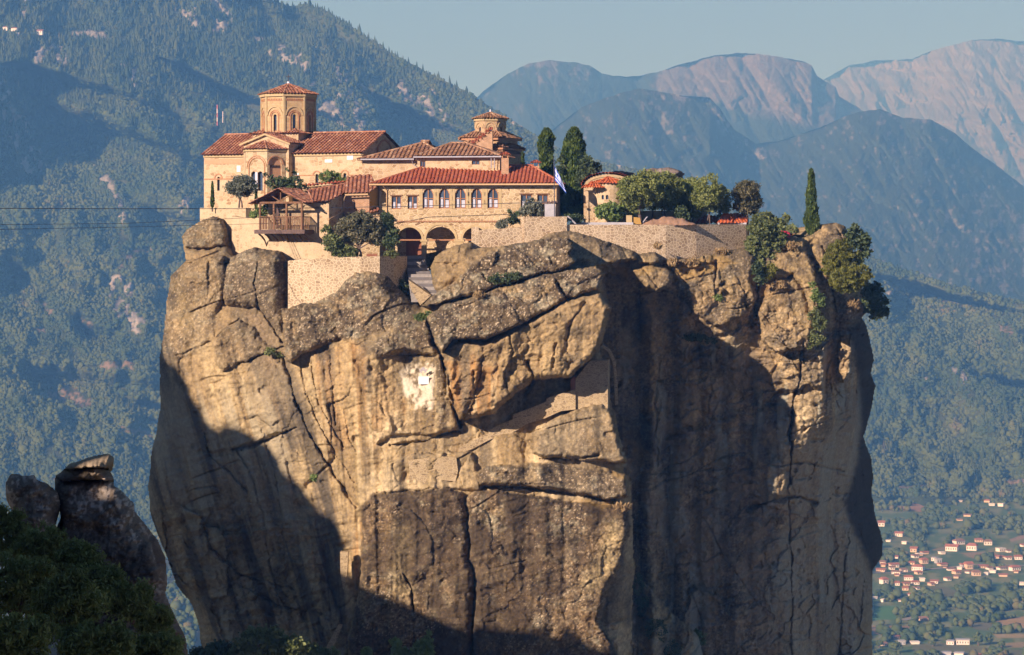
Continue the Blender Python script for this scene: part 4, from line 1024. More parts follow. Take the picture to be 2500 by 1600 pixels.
# level ground on top, behind the walls
mb = MB()
top_pts = [(490, 512, 318), (700, 560, 312), (925, 640, 305), (1150, 600, 306), (1385, 560, 307), (1820, 552, 312), (1990, 580, 316)]
fr = [P(*p) for p in top_pts]
for a, b in zip(fr[:-1], fr[1:]):
    mb.quad(a, b, Vector((b.x, 350, b.z + 0.2)), Vector((a.x, 350, a.z + 0.2)))
tag(mb.build('plateau_ground', M['ground']), 'stony ground on top of the rock pillar', 'ground', kind='structure')
# lower slopes under the pillar, unseen; tan and extended to bounce warm fill
M['bounce_slope'] = plain('bounce_tan_slope', (0.36, 0.28, 0.17), 0.95, 0.3, 0.05)
mb = MB(); mb.quad((-400, 260, -64), (400, 260, -64), (600, 900, ZV - 8), (-600, 900, ZV - 8)); mb.quad((-400, -200, -70), (400, -200, -70), (400, 260, -64), (-400, 260, -64))
tag(mb.build('hillside', M['bounce_slope']), 'unseen lower slope under the pillar, tan to bounce warm light', 'hillside', kind='structure')

# ---------------------------------------------------------------- neighbouring ridge on the left, outside the picture, that shades the foot of the rock
SH = Vector((math.sin(SUN_AZ), math.cos(SUN_AZ)))       # the way the light travels over the ground
SP_ = Vector((math.cos(SUN_AZ), -math.sin(SUN_AZ)))     # across it
def shade_profile(c):
    pts = []
    for u, v in [(378, 790), (391, 857), (407, 881), (435, 900), (463, 947), (478, 969), (481, 1000), (496, 1019), (515, 1043), (535, 1053), (546, 1037), (574, 1041), (605, 1058), (628, 1074), (656, 1090), (679, 1121), (687, 1148), (714, 1168), (745, 1195), (765, 1226), (780, 1249), (804, 1257), (823, 1281), (839, 1312), (848, 1400), (880, 1425), (943, 1456), (995, 1477), (1030, 1491), (1101, 1526), (1143, 1540), (1206, 1535), (1293, 1540), (1346, 1551), (1367, 1562), (1451, 1579), (1530, 1590)]:
        p = P(u, v, cliffY(max(u, 400), v))
        q = Vector((p.x, p.y))
        pts.append((q.dot(SP_), p.z + (q.dot(SH) - c) * math.tan(SUN_EL)))
    return sorted(pts)
def ridge(name, label, ww, zt, c, seed):
    rows = []
    for k, (dc, f) in enumerate([(18, -80), (9, -25), (3.5, -5), (0, 0), (-4, -2), (-14, -12), (-30, -40), (-40, -85)]):
        j = 0.6 * fbm(ww / 7, k * 3.1, oct=3, seed=seed + k) if k != 3 else 0
        rows.append(np.stack([SP_.x * ww + SH.x * (c + dc + j), SP_.y * ww + SH.y * (c + dc + j), np.maximum(zt + f, -95)], -1))
    ro = np.stack(rows)
    o = np_mesh(name, ro.reshape(-1, 3), grid_faces(8, len(ww)), M['cliff'], smooth=True, attrs={'col': np.tile((0.20, 0.16, 0.11), (8 * len(ww), 1))})
    return tag(o, label, 'hillside', kind='structure')
CR = 108.0
prof = shade_profile(CR)
# print('PROFILE', [(round(a, 1), round(b, 1)) for a, b in prof])
w0, w1 = prof[0][0], prof[-1][0]
prof = [(w0 - 30, -60), (w0 - 8, prof[0][1] + 4), (w0 - 3, prof[0][1] + 3)] + prof + [(w1 + 8, prof[-1][1] - 1), (w1 + 13, prof[-1][1] - 5), (w1 + 18, -60)]
ww = np.linspace(prof[0][0], prof[-1][0], 420)
zt = np.interp(ww, [p[0] for p in prof], [p[1] for p in prof])
ridge('rocky_ridge', 'neighbouring rock ridge to the left, outside the picture', ww, zt + 0.15 * fbm(ww / 1.5, 0.7, oct=2, seed=328), CR, 320)
# an added nearer shoulder, notched for the sunlit cap, shades the rock and bushes at the lower left
prof2 = [(-150, -60), (-128, 4), (-112, 16), (-100, 25.2), (-94, 26.6), (-90.2, 25.0), (-89.3, 18.9), (-87.9, 18.9), (-87, 24.5), (-82, 25.8), (-74, 29), (-60, 31), (-40, 31), (-20, 26), (0, -10)]
w2 = np.linspace(-150, 0, 240)
ridge('shade_shoulder', 'nearer shoulder added to shade the lower left, outside the picture', w2, np.interp(w2, [p[0] for p in prof2], [p[1] for p in prof2]), 0.0, 340)
# ---------------------------------------------------------------- buildings
class Roof:
    """barrel-tiled roof planes gathered into one mesh"""
    def __init__(self, pitch=0.4, row=0.42, amp=0.085, seed=1):
        self.pitch, self.row, self.amp = pitch, row, amp
        self.V, self.F, self.T, self.n = [], [], [], 0
        self.r = np.random.default_rng(seed)
    def plane(self, poly, flip=False):
        """planar convex polygon, first edge is the eave (left to right seen from outside)"""
        p = [Vector(q) for q in poly]
        e = (p[1] - p[0]).normalized()
        nrm = None
        for q in p[2:]:
            c = e.cross(q - p[0])
            if c.length > 1e-4: nrm = c.normalized(); break
        s = nrm.cross(e).normalized()
        ab = [((q - p[0]).dot(e), (q - p[0]).dot(s)) for q in p]
        a0, a1 = min(a for a, b in ab), max(a for a, b in ab)
        bmax = max(b for a, b in ab)
        ncol = max(1, round((a1 - a0) / self.pitch)); pit = (a1 - a0) / ncol
        prof = [(0.0, -0.3), (0.16, -0.2), (0.25, 0.72), (0.5, 1.0), (0.75, 0.72), (0.84, -0.2)]
        A, Hh, Cc = [], [], []
        for c in range(ncol):
            for x, h in prof:
                A.append(a0 + (c + x) * pit); Hh.append(h); Cc.append(c)
        A.append(a1); Hh.append(0.0); Cc.append(ncol - 1)
        A, Hh, Cc = np.array(A), np.array(Hh), np.array(Cc)
        lo, hi = np.full(len(A), 1e9), np.full(len(A), -1e9)
        for i in range(len(ab)):
            (xa, ya), (xb, yb) = ab[i], ab[(i + 1) % len(ab)]
            if abs(xb - xa) < 1e-9: continue
            t = (A - xa) / (xb - xa)
            okk = (t >= -1e-6) & (t <= 1 + 1e-6)
            y = ya + (yb - ya) * t
            lo = np.where(okk, np.minimum(lo, y), lo); hi = np.where(okk, np.maximum(hi, y), hi)
        lo = np.where(lo > 1e8, 0, lo); hi = np.where(hi < -1e8, lo, hi)
        nrow = max(1, int(math.ceil(bmax / self.row)))
        tone = self.r.uniform(0, 1, (nrow, ncol)) * 0.75 + self.r.uniform(0, 0.25, (1, ncol))
        jit = self.r.normal(0, 0.012, (nrow, ncol))
        E, Sv, Nv, O = np.array(e), np.array(s), np.array(nrm), np.array(p[0])
        V, T = [], []
        for r_ in range(nrow):
            for end in (0, 1):
                b = np.clip((r_ + end) * self.row, lo, hi)
                h = self.amp * Hh * (1.0 if end == 0 else 0.8) + (0.045 if end == 0 else 0.0) + jit[r_, Cc]
                V.append(O + A[:, None] * E + b[:, None] * Sv + h[:, None] * Nv)
                T.append(np.where(Hh > 0.5, tone[r_, Cc], tone[r_, Cc] * 0.25))  # pan tiles toned darker, which also paints the shade between barrels
        nr2, ncc = 2 * nrow, len(A)
        f = grid_faces(nr2, ncc) + self.n
        self.V.append(np.vstack(V)); self.T.append(np.concatenate(T)); self.F.append(f)
        self.n += nr2 * ncc
        return self
    def cap(self, a, b, r=0.13):
        """ridge tiles along a-b"""
        a, b = Vector(a), Vector(b)
        d = (b - a); L = d.length; d.normalize()
        side = d.cross(Vector((0, 0, 1))).normalized(); up = side.cross(d)
        k = max(1, int(L / 0.4))
        V, T = [], []
        for i in range(k):
            for end in (0, 1):
                c = a + d * (L * (i + end) / k)
                rr = r * (1.0 if end == 0 else 0.85)
                tn = self.r.uniform(0.3, 1.0)
                for j in range(7):
                    an = -0.25 + (math.pi + 0.5) * j / 6
                    V.append(c + side * (rr * math.cos(an)) + up * (rr * math.sin(an) + 0.03)); T.append(tn if end == 0 else T[-1])
        self.V.append(np.array([tuple(v) for v in V])); self.T.append(np.array(T)); self.F.append(grid_faces(2 * k, 7) + self.n)
        self.n += 14 * k
        return self
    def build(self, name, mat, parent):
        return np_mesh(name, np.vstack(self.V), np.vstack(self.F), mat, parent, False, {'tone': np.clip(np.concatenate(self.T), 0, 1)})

def hip_roof(R, F, s0, s1, d0, d1, ze, zr, hl, hr, caps=True):
    """hipped (or gabled when hl/hr = 0) roof over s0..s1, front at d0, back at d1 (d outward positive)"""
    dm = (d0 + d1) / 2
    a, b = F.pt(s0, ze, d0), F.pt(s1, ze, d0)
    c, d = F.pt(s1, ze, d1), F.pt(s0, ze, d1)
    r0, r1 = F.pt(s0 + hl, zr, dm), F.pt(s1 - hr, zr, dm)
    R.plane([a, b, r1, r0])
    R.plane([c, d, r0, r1])
    if hl: R.plane([d, a, r0])
    if hr: R.plane([b, c, r1])
    if caps:
        R.cap(r0, r1)
        if hl: R.cap(a, r0); R.cap(d, r0)
        if hr: R.cap(b, r1); R.cap(c, r1)
    return r0, r1

def window(F, hole, parent, frame_mat, inset=0.2, bars=(1, 1), name='window', fw=0.09, curtain=False, glass=None):
    """frame with bars, pane as its sub-part; hole is a list of (s, z)"""
    ss, zs = [p[0] for p in hole], [p[1] for p in hole]
    s0, s1, z0, z1 = min(ss), max(ss), min(zs), max(zs)
    mb = MB()
    c = ((s0 + s1) / 2, (z0 + z1) / 2)
    inner = [(c[0] + (a - c[0]) * (1 - 2 * fw / (s1 - s0)), c[1] + (b - c[1]) * (1 - 2 * fw / (z1 - z0))) for a, b in hole]
    for i in range(len(hole)):
        j = (i + 1) % len(hole)
        mb.quad(F.pt(*hole[i], -inset + 0.05), F.pt(*hole[j], -inset + 0.05), F.pt(*inner[j], -inset + 0.05), F.pt(*inner[i], -inset + 0.05))
        mb.quad(F.pt(*inner[i], -inset + 0.05), F.pt(*inner[j], -inset + 0.05), F.pt(*inner[j], -inset), F.pt(*inner[i], -inset))
    for k in range(bars[0]):
        s = s0 + (s1 - s0) * (k + 1) / (bars[0] + 1)
        mb.box(F.pt(s - fw * 0.6, z0 + fw, -inset + 0.005), F.e * (fw * 1.2), -F.n * -0.05, Vector((0, 0, z1 - z0 - 2 * fw)))
    for k in range(bars[1]):
        z = z0 + (z1 - z0) * (k + 1) / (bars[1] + 1)
        mb.box(F.pt(s0 + fw, z - fw * 0.4, -inset + 0.005), F.e * (s1 - s0 - 2 * fw), F.n * 0.05, Vector((0, 0, fw * 0.8)))
    w = mb.build(name, frame_mat, parent)
    g = MB(); g.add([F.pt(a, b, -inset - 0.02) for a, b in hole], [tuple(range(len(hole)))])
    g.build('pane', glass or M['glass'], w)
    if curtain:
        q = MB()
        q.quad(F.pt(s0 + (s1 - s0) * 0.56, z0 + 0.12, -inset - 0.012), F.pt(s1 - 0.12, z0 + 0.12, -inset - 0.012), F.pt(s1 - 0.12, z0 + (z1 - z0) * 0.42, -inset - 0.012), F.pt(s0 + (s1 - s0) * 0.56, z0 + (z1 - z0) * 0.42, -inset - 0.012))
        q.quad(F.pt(s0 + 0.16, z0 + 0.15, -inset - 0.012), F.pt(s0 + (s1 - s0) * 0.36, z0 + 0.15, -inset - 0.012), F.pt(s0 + (s1 - s0) * 0.36, z0 + (z1 - z0) * 0.55, -inset - 0.012), F.pt(s0 + 0.16, z0 + (z1 - z0) * 0.55, -inset - 0.012))
        q.build('curtain', M['curtain'], w)
    return w

# ======================================================= the domed church, upper left
CH = Frame(884, 314, 25)
zE, zR_ = P(884, 373, 314).z, P(942, 325, 318.6).z
sL = CH.sz(498, 400)[0]
W = 10.0
church = thing('domed_church', 'large domed stone church with octagonal brick drum and red tiled roofs at the upper left', 'church', CH.pt(sL / 2, 2.0, -W / 2))
mb = MB()
holes, wins = [], []
for u0, v0, u1, v1 in [(530, 432, 536.5, 466), (770, 425, 777, 452), (838, 423, 845.5, 452)]:
    h = arch(*pxrect(CH, u0, v0, u1, v1), n=8); holes.append(h); wins.append(h)
panel(mb, CH, [(sL, 1.0), (0, 1.0), (0, zE), (sL, zE)], holes, 0.3)
G = CH.side(0)
panel(mb, G, [(0, 1.0), (W, 1.0), (W, zE), (W / 2, zR_ - 0.1), (0, zE)])
LG = Frame(0, 0, A=CH.pt(sL, 0, -W), e=CH.n)
panel(mb, LG, [(0, 1.0), (W, 1.0), (W, zE), (W / 2, zR_ - 0.1), (0, zE)])
BK = Frame(0, 0, A=CH.pt(0, 0, -W), e=-CH.e)
panel(mb, BK, rect(0, 1.0, -sL, zE))
mb.build('wall', M['wall_church'], church)
R = Roof(0.42, 0.45, 0.095, 11)
hip_roof(R, CH, sL - 0.3, 0.25, 0.45, -W - 0.45, zE - 0.05, zR_ + 0.12, 0, 0)
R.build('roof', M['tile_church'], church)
for h in wins: window(CH, h, church, M['metal_dark'], 0.28, (0, 0), fw=0.03)
# brick surrounds, band and string courses
for h in wins:
    mb = MB()
    s0, s1 = h[0][0], h[1][0]; cs = (s0 + s1) / 2; zt = max(p[1] for p in h)
    arc_ring(mb, CH, cs, zt - (s1 - s0) / 2, (s1 - s0) / 2 + 0.22, (s1 - s0) / 2 + 0.36, 0.0, 0.06)
    mb.build('window_hood', M['brickplain'], church)
for u0, v0, u1, v1 in [(498, 436.5, 573, 438.5), (713, 427.5, 768, 429.5), (779, 427.5, 836, 429.5), (848, 427, 884, 429)]:
    s0, z0, s1, z1 = pxrect(CH, u0, v0, u1, v1)
    MB().box(CH.pt(s0, z0, 0), CH.e * (s1 - s0), CH.n * 0.05, Vector((0, 0, z1 - z0))).build('brick_string_course', M['brickplain'], church)
mb = MB()
s0, z0, s1, z1 = pxrect(CH, 500, 389, 594, 400)
mb.box(CH.pt(s0, z0, 0), CH.e * (s1 - s0), CH.n * 0.03, Vector((0, 0, z1 - z0)))
mb.build('brick_band', M['pinkbrick'], church)
mb = MB()
zc = zE - 0.28
mb.box(CH.pt(sL, zc, 0), CH.e * -sL, CH.n * 0.16, Vector((0, 0, 0.2)))
mb.box(G.pt(0, zc, 0), G.e * W, G.n * 0.12, Vector((0, 0, 0.2)))
mb.build('cornice', M['trim'], church)
mb = MB()
arc_ring(mb, G, 5.2, zE - 0.3, 1.7, 1.9, 0.0, 0.08)
mb.build('blind_arch', M['brickplain'], church)
for u0, v0, u1, v1 in [(578, 405, 587, 420), (847, 380, 862, 390), (793, 390, 811, 397), (714, 423, 729, 428.5)]:
    s0, z0, s1, z1 = pxrect(CH, u0, v0, u1, v1, 0.05)
    b_ = MB().box(CH.pt(s0, z0, 0.0), CH.e * (s1 - s0), CH.n * 0.05, Vector((0, 0, z1 - z0)))
    b_.build('white_panel', M['white'], church)
# transept (cross gable)
TD = 0.9
T = CH.off(TD)
tl, tr = T.sz(595, 360)[0], T.sz(705, 360)[0]
tc = T.sz(650, 340)[0]
zta, zte = T.sz(650, 329)[1], T.sz(600, 352)[1]
mb = MB()
panel(mb, T, [(tl, 1.0), (tr, 1.0), (tr, zte), (tc, zta), (tl, zte)])
TS = T.side(tr)
panel(mb, TS, rect(0, 1.0, 6.0, zte))
TL = Frame(0, 0, A=T.pt(tl, 0, -6.0), e=T.n)
panel(mb, TL, rect(0, 1.0, 6.0, zte))
mb.build('transept_wall', M['wall_church'], church)
R = Roof(0.4, 0.42, 0.09, 12)
o_ = 0.35
sl = (zta - zte) / (tc - tl)
l0, l1 = T.pt(tl - o_, zte - o_ * sl + 0.15, 0.4), T.pt(tl - o_, zte - o_ * sl + 0.15, -6.2)
r0, r1 = T.pt(tr + o_, zte - o_ * sl + 0.15, 0.4), T.pt(tr + o_, zte - o_ * sl + 0.15, -6.2)
a0, a1 = T.pt(tc, zta + 0.15, 0.4), T.pt(tc, zta + 0.15, -6.2)
R.plane([r0, r1, a1, a0]); R.plane([l1, l0, a0, a1]); R.cap(a0, a1)
R.build('transept_roof', M['tile_church'], church)
mb = MB()
for p, q in ((l0, a0), (a0, r0)):
    mb.box(p - Vector((0, 0, 0.22)) - T.n * 0.06, (q - p), T.n * 0.02, Vector((0, 0, 0.2)))
mb.build('gable_trim', M['trim'], church)
# three-sided bay under the gable
bc = T.sz(648, 400)[0]
hx = [(-2.62, 0.02), (-1.35, 1.9), (1.30, 1.9), (2.55, 0.02)]
zb_e = T.sz(654, 363.5, 1.9)[1]
mb = MB(); tr_ = MB(); br = MB()
bay_w = []
for i in range(3):
    (sa, da), (sb, db) = hx[i], hx[i + 1]
    pa, pb = T.pt(bc + sa, 0, da), T.pt(bc + sb, 0, db)
    FB = Frame(0, 0, A=pa, e=(pb - pa))
    L = (pb - pa).length
    if i == 1:
        cx = L * 0.52
        hs = [arch(cx - 0.72, T.sz(650, 466, 1.9)[1], cx - 0.12, T.sz(650, 418.5, 1.9)[1], 8), arch(cx + 0.12, T.sz(650, 466, 1.9)[1], cx + 0.72, T.sz(650, 418.5, 1.9)[1], 8)]
        panel(mb, FB, rect(0, 1.0, L, zb_e), hs, 0.35)
        for h in hs: bay_w.append((FB, h))
        zs = T.sz(650, 407, 1.9)[1]
        arc_ring(br, FB, cx, zs, 0.92, 1.02, 0, 0.08); arc_ring(br, FB, cx, zs, 1.14, 1.22, 0, 0.06)
        for sx in (-1, 1):
            br.box(FB.pt(cx + sx * 0.97 - 0.05, zs - 3.1, 0.0), FB.e * 0.1, FB.n * 0.08, Vector((0, 0, 3.1)))
        MB().box(FB.pt(cx - 0.12, hs[0][0][1], -0.2), FB.e * 0.24, FB.n * 0.3, Vector((0, 0, 2.0))).build('column', M['white'], church)
        infill = None
    elif i == 2:
        cx = L * 0.45
        zs = T.sz(690, 402, 1.0)[1]
        h = arch(cx - 0.72, zs - 1.9, cx + 0.72, zs + 0.72, 10)
        panel(mb, FB, rect(0, 1.0, L, zb_e), [h], 0.14)
        arc_ring(br, FB, cx, zs, 0.86, 0.98, 0, 0.08)
        q = MB(); q.add([FB.pt(a, b, -0.13) for a, b in h], [tuple(range(len(h)))])
        q.build('brick_infill', M['pinkbrick'], church)
        q = MB()
        for k in range(7):
            q.box(FB.pt(cx - 0.6 + k * 0.18, zs - 0.35, -0.12), FB.e * 0.07, FB.n * 0.03, Vector((0, 0, 0.28)))
        q.build('slit_row', M['dark'], church)
    else:
        panel(mb, FB, rect(0, 1.0, L, zb_e))
    tr_.box(FB.pt(-0.05, zb_e - 0.26, 0), FB.e * (L + 0.1), FB.n * 0.15, Vector((0, 0, 0.2)))
mb.build('bay_wall', M['wall_church'], church)
br.build('bay_arches', M['brickplain'], church)
tr_.build('bay_trim', M['trim'], church)
for FB, h in bay_w: window(FB, h, church, M['metal_dark'], 0.32, (0, 1), fw=0.03)
mb = MB(); q_ = bay_w[0][0]; cx = (q_.sz(650, 440)[0])
R = Roof(0.36, 0.4, 0.085, 13)
ap = T.pt(bc, T.sz(650, 344, 0.2)[1], 0.15)
ev = [T.pt(bc + s * 1.12, zb_e - 0.05, d + (0.35 if d > 1 else 0.0)) for s, d in hx]
for i in range(3): R.plane([ev[i], ev[i + 1], ap])
for q in ev: R.cap(q, ap, 0.1)
R.build('bay_roof', M['tile_church'], church)
# square base of the drum
Dc = CH.pt(CH.sz(704, 310, -W / 2)[0], 0, -W / 2)
zb0, zb1 = zE, P(704, 323, 317).z
SB = 2.85
mb = MB()
FS = Frame(0, 0, A=Dc + CH.n * SB - CH.e * SB, e=CH.e)
for k in range(4):
    panel(mb, FS, rect(0, zb0 - 0.5, 2 * SB, zb1))
    FS = Frame(0, 0, A=FS.pt(2 * SB, 0), e=-FS.n)
mb.build('drum_base', M['wall_church'], church)
R = Roof(0.36, 0.4, 0.085, 14)
o_ = SB + 0.4
cor = [Dc + CH.e * (a * o_) + CH.n * (b * o_) + Vector((0, 0, zb1 - 0.05)) for a, b in ((-1, 1), (1, 1), (1, -1), (-1, -1))]
apx = Dc + Vector((0, 0, zb1 + 1.3))
for i in range(4): R.plane([cor[i], cor[(i + 1) % 4], apx])
R.build('base_roof', M['tile_church'], church)
# octagonal drum
DR = 3.02
zd0, zd1 = zb1 + 0.15, P(704, 226, 318.5).z
ph = math.radians(-4.6)
ov = [Dc + Vector((math.sin(ph + k * math.pi / 4), -math.cos(ph + k * math.pi / 4), 0)) * DR for k in range(8)]
mb = MB(); br = MB(); tr_ = MB(); dw = []
for k in range(8):
    A, B = ov[k], ov[(k + 1) % 8]
    FB = Frame(0, 0, A=A, e=(B - A))
    L = (B - A).length
    zt = P(704, 274, 315.6).z
    h = arch(L / 2 - 0.2, zd0 + 0.1, L / 2 + 0.2, zt, 8)
    panel(mb, FB, rect(0, zd0, L, zd1), [h], 0.3)
    dw.append((FB, h))
    zs = zt - 0.2; br = MB()
    arc_ring(br, FB, L / 2, zs, 0.42, 0.52, 0, 0.09); arc_ring(br, FB, L / 2, zs, 0.60, 0.68, 0, 0.06)
    arc_ring(tr_, FB, L / 2, zs + 0.1, 0.88, 1.0, 0, 0.11)
    for sx in (-1, 1): br.box(FB.pt(L / 2 + sx * 0.47 - 0.05, zd0, 0), FB.e * 0.1, FB.n * 0.08, Vector((0, 0, zs - zd0)))
    tr_.box(FB.pt(-0.02, zd0, 0), FB.e * 0.16, FB.n * 0.1, Vector((0, 0, zd1 - zd0 - 0.3)))
    tr_.box(FB.pt(L - 0.14, zd0, 0), FB.e * 0.16, FB.n * 0.1, Vector((0, 0, zd1 - zd0 - 0.3)))
    tr_.box(FB.pt(-0.05, zd1 - 0.3, 0), FB.e * (L + 0.1), FB.n * 0.2, Vector((0, 0, 0.28)))
    br.build('brick_arch', M['brickplain'], church); br = MB()
    br.box(FB.pt(0.16, zd1 - 0.78, 0), FB.e * (L - 0.32), FB.n * 0.06, Vector((0, 0, 0.1)))
    for i in range(9): br.box(FB.pt(0.2 + i * (L - 0.4) / 9, zd1 - 0.66, 0), FB.e * 0.1, FB.n * 0.08, Vector((0, 0, 0.12)))
    br.build('dentil_band', M['brickplain'], church)
mb.build('drum', M['ashlar'], church)
tr_.build('drum_trim', M['trim'], church)
for FB, h in dw: window(FB, h, church, M['metal_dark'], 0.26, (0, 2), fw=0.03)
R = Roof(0.36, 0.4, 0.085, 15)
apx = Dc + Vector((0, 0, P(704, 199, 318.5).z))
ev = [Dc + (q - Dc) * 1.12 + Vector((0, 0, zd1 - 0.02)) for q in ov]
for k in range(8):
    R.plane([ev[k], ev[(k + 1) % 8], apx]); R.cap(ev[k], apx, 0.1)
R.build('drum_roof', M['tile_church'], church)
mb = MB()
mb.tube(apx, apx + Vector((0, 0, 0.25)), 0.16, 0.12, 8)
mb.build('finial', M['white'], church)
mb = MB()
mb.tube(apx + Vector((0, 0, 0.2)), apx + Vector((0, 0, 1.15)), 0.035)
mb.tube(apx + Vector((0, 0, 0.8)) - CH.e * 0.3, apx + Vector((0, 0, 0.8)) + CH.e * 0.3, 0.035)
mb.build('cross', M['metal_dark'], church)

# ======================================================= the refectory wing with red roof and arches
RF = Frame(926, 306, 4)
sR = RF.sz(1361, 450)[0]
zE = RF.sz(1140, 449)[1]
zRr = P(1150, 405, 310.5).z
DB = 9.0
refectory = thing('refectory_wing', 'long stone wing with bright red tiled roof, row of windows and ground floor arches', 'building', RF.pt(sR / 2, 0, -DB / 2))
holes, sq, ar = [], [], []
for x0, y0, x1, y1 in [(600, 922, 692, 1042), (752, 920, 845, 1042), (1815, 907, 1920, 1040), (1970, 907, 2072, 1040)]:
    h = rect(*pxrect(RF, *Z2(x0, y0), *Z2(x1, y1))); holes.append(h); sq.append(h)
for x0, x1 in [(892, 996), (1045, 1148), (1196, 1300), (1348, 1451), (1502, 1606)]:
    s0, z0, s1, z1 = pxrect(RF, *Z2(x0, 850), *Z2(x1, 1036))
    zl = RF.sz(*Z2(x0, 905))[1]; zm = RF.sz(*Z2(x0, 888))[1]
    c = (s0 + s1) / 2; r = (s1 - s0) / 2
    h = [(s0, z0), (s1, z0), (s1, zl), (s1 - 0.1 * r, zm)] + [(c + 0.82 * r * math.cos(math.pi * i / 8), zm + (z1 - zm) * math.sin(math.pi * i / 8)) for i in range(9)] + [(s0 + 0.1 * r, zm), (s0, zl)]
    holes.append(h); ar.append(h)
arches = []
zsp = RF.sz(*Z2(900, 1330))[1]
for xl, xr, yt in [(655, 883, 1216), (925, 1200, 1210), (1270, 1500, 1205)]:
    s0, s1 = RF.sz(*Z2(xl, 1330))[0], RF.sz(*Z2(xr, 1330))[0]
    zt = RF.sz(*Z2(xl, yt))[1]
    arches.append((s0, s1, zt))
ZG = -2.6
outer = [(0, ZG)]
for s0, s1, zt in arches:
    r = (s1 - s0) / 2; c = (s0 + s1) / 2
    outer += [(s0, ZG), (s0, zsp)] + [(c - r * math.cos(math.pi * i / 14), zsp + (zt - zsp) * math.sin(math.pi * i / 14)) for i in range(1, 14)] + [(s1, zsp), (s1, ZG)]
outer += [(sR, ZG), (sR, zE), (0, zE)]
mb = MB()
panel(mb, RF, outer, holes, 0.28)
# soffits of the arches
dp = 0.55
for s0, s1, zt in arches:
    r = (s1 - s0) / 2; c = (s0 + s1) / 2
    pr = [(s0, ZG)] + [(c - r * math.cos(math.pi * i / 14), zsp + (zt - zsp) * math.sin(math.pi * i / 14)) for i in range(15)] + [(s1, ZG)]
    for a, b in zip(pr[:-1], pr[1:]): mb.quad(RF.pt(*a, 0), RF.pt(*a, -dp), RF.pt(*b, -dp), RF.pt(*b, 0))
RS = RF.side(sR)
panel(mb, RS, rect(0, ZG, DB, zE))
LS = Frame(0, 0, A=RF.pt(0, 0, -DB), e=RF.n)
panel(mb, LS, rect(0, ZG, DB, zE))
panel(mb, Frame(0, 0, A=RF.pt(sR, 0, -DB), e=-RF.e), rect(0, ZG, sR, zE))
mb.build('wall', M['wall_refectory'], refectory)
# porch behind the arches
PB = RF.off(-2.3)
mb = MB()
s0d, s1d = PB.sz(*Z2(735, 1300))[0], PB.sz(*Z2(886, 1300))[0]
door = rect(s0d, -2.1, s1d, PB.sz(*Z2(800, 1235))[1])
panel(mb, PB, rect(-0.0, ZG, sR, zsp + 2.0), [door], 0.2)
mb.quad(RF.pt(0, zsp + 2.0, 0 - dp), RF.pt(sR, zsp + 2.0, -dp), RF.pt(sR, zsp + 2.0, -2.3), RF.pt(0, zsp + 2.0, -2.3))
mb.build('porch_wall', M['wall_refectory'], refectory)
mb = MB(); mb.quad(RF.pt(0, -2.12, 0), RF.pt(sR, -2.12, 0), RF.pt(sR, -2.12, -2.3), RF.pt(0, -2.12, -2.3))
mb.build('porch_floor', M['steps'], refectory)
mb = MB()
w_ = (s1d - s0d)
mb.box(PB.pt(s0d, -2.1, -0.16), PB.e * w_, PB.n * 0.04, Vector((0, 0, door[2][1] + 2.1)))
for k in range(4):
    for j in range(3):
        mb.box(PB.pt(s0d + 0.08 + k * w_ / 4, -1.95 + j * 0.95, -0.12), PB.e * (w_ / 4 - 0.14), PB.n * 0.04, Vector((0, 0, 0.8)))
dr = mb.build('door', M['wood_red'], refectory)
for s0, s1, zt in arches:
    mb = MB(); arc_ring(mb, RF, (s0 + s1) / 2, zsp, (s1 - s0) / 2 + 0.01, (s1 - s0) / 2 + 0.26, -0.02, 0.07, 0, math.pi, 18)
    mb.build('arch_ring', M['trim'], refectory)
for a, b in ((arches[0][1], arches[1][0]), (arches[1][1], arches[2][0])):
    mb = MB()
    w = b - a
    mb.box(RF.pt(a - 0.02, ZG, 0.01), RF.e * (w + 0.04), -RF.n * 0.62, Vector((0, 0, zsp - ZG - 0.22)))
    mb.box(RF.pt(a - 0.14, zsp - 0.22, 0.1), RF.e * (w + 0.28), -RF.n * 0.8, Vector((0, 0, 0.22)))
    mb.build('pillar', M['trim'], refectory)
mb = MB(); zt_ = RF.sz(*Z2(900, 1333))[1]
mb.box(RF.pt(arches[0][0], zt_ - 0.07, -0.2), RF.e * (arches[2][1] - arches[0][0]), -RF.n * 0.14, Vector((0, 0, 0.14)))
mb.build('tie_beam', M['wood_light'], refectory)
mb = MB(); zs_ = RF.sz(*Z2(900, 1160))[1]
s1_ = RF.sz(*Z2(1590, 1160))[0]
mb.box(RF.pt(RF.sz(*Z2(655, 1160))[0], zs_ - 0.06, 0), RF.e * (s1_ - RF.sz(*Z2(655, 1160))[0]), RF.n * 0.09, Vector((0, 0, 0.06)))
for i in range(60):
    s = RF.sz(*Z2(655, 1160))[0] + i * (s1_ - RF.sz(*Z2(655, 1160))[0]) / 60
    mb.box(RF.pt(s, zs_ + 0.0, 0), RF.e * 0.08, RF.n * 0.09, Vector((0, 0, 0.1)))
mb.build('dentil_course', M['brickplain'], refectory)
for h in sq: window(RF, h, refectory, M['wood_light'], 0.2, (1, 0), curtain=True)
for h in ar: window(RF, h, refectory, M['wood_light'], 0.2, (1, 1), curtain=True)
for h in sq:
    MB().box(RF.pt(h[0][0] - 0.15, h[2][1] + 0.02, 0), RF.e * (h[1][0] - h[0][0] + 0.3), RF.n * 0.05, Vector((0, 0, 0.12))).build('lintel', M['wood'], refectory)
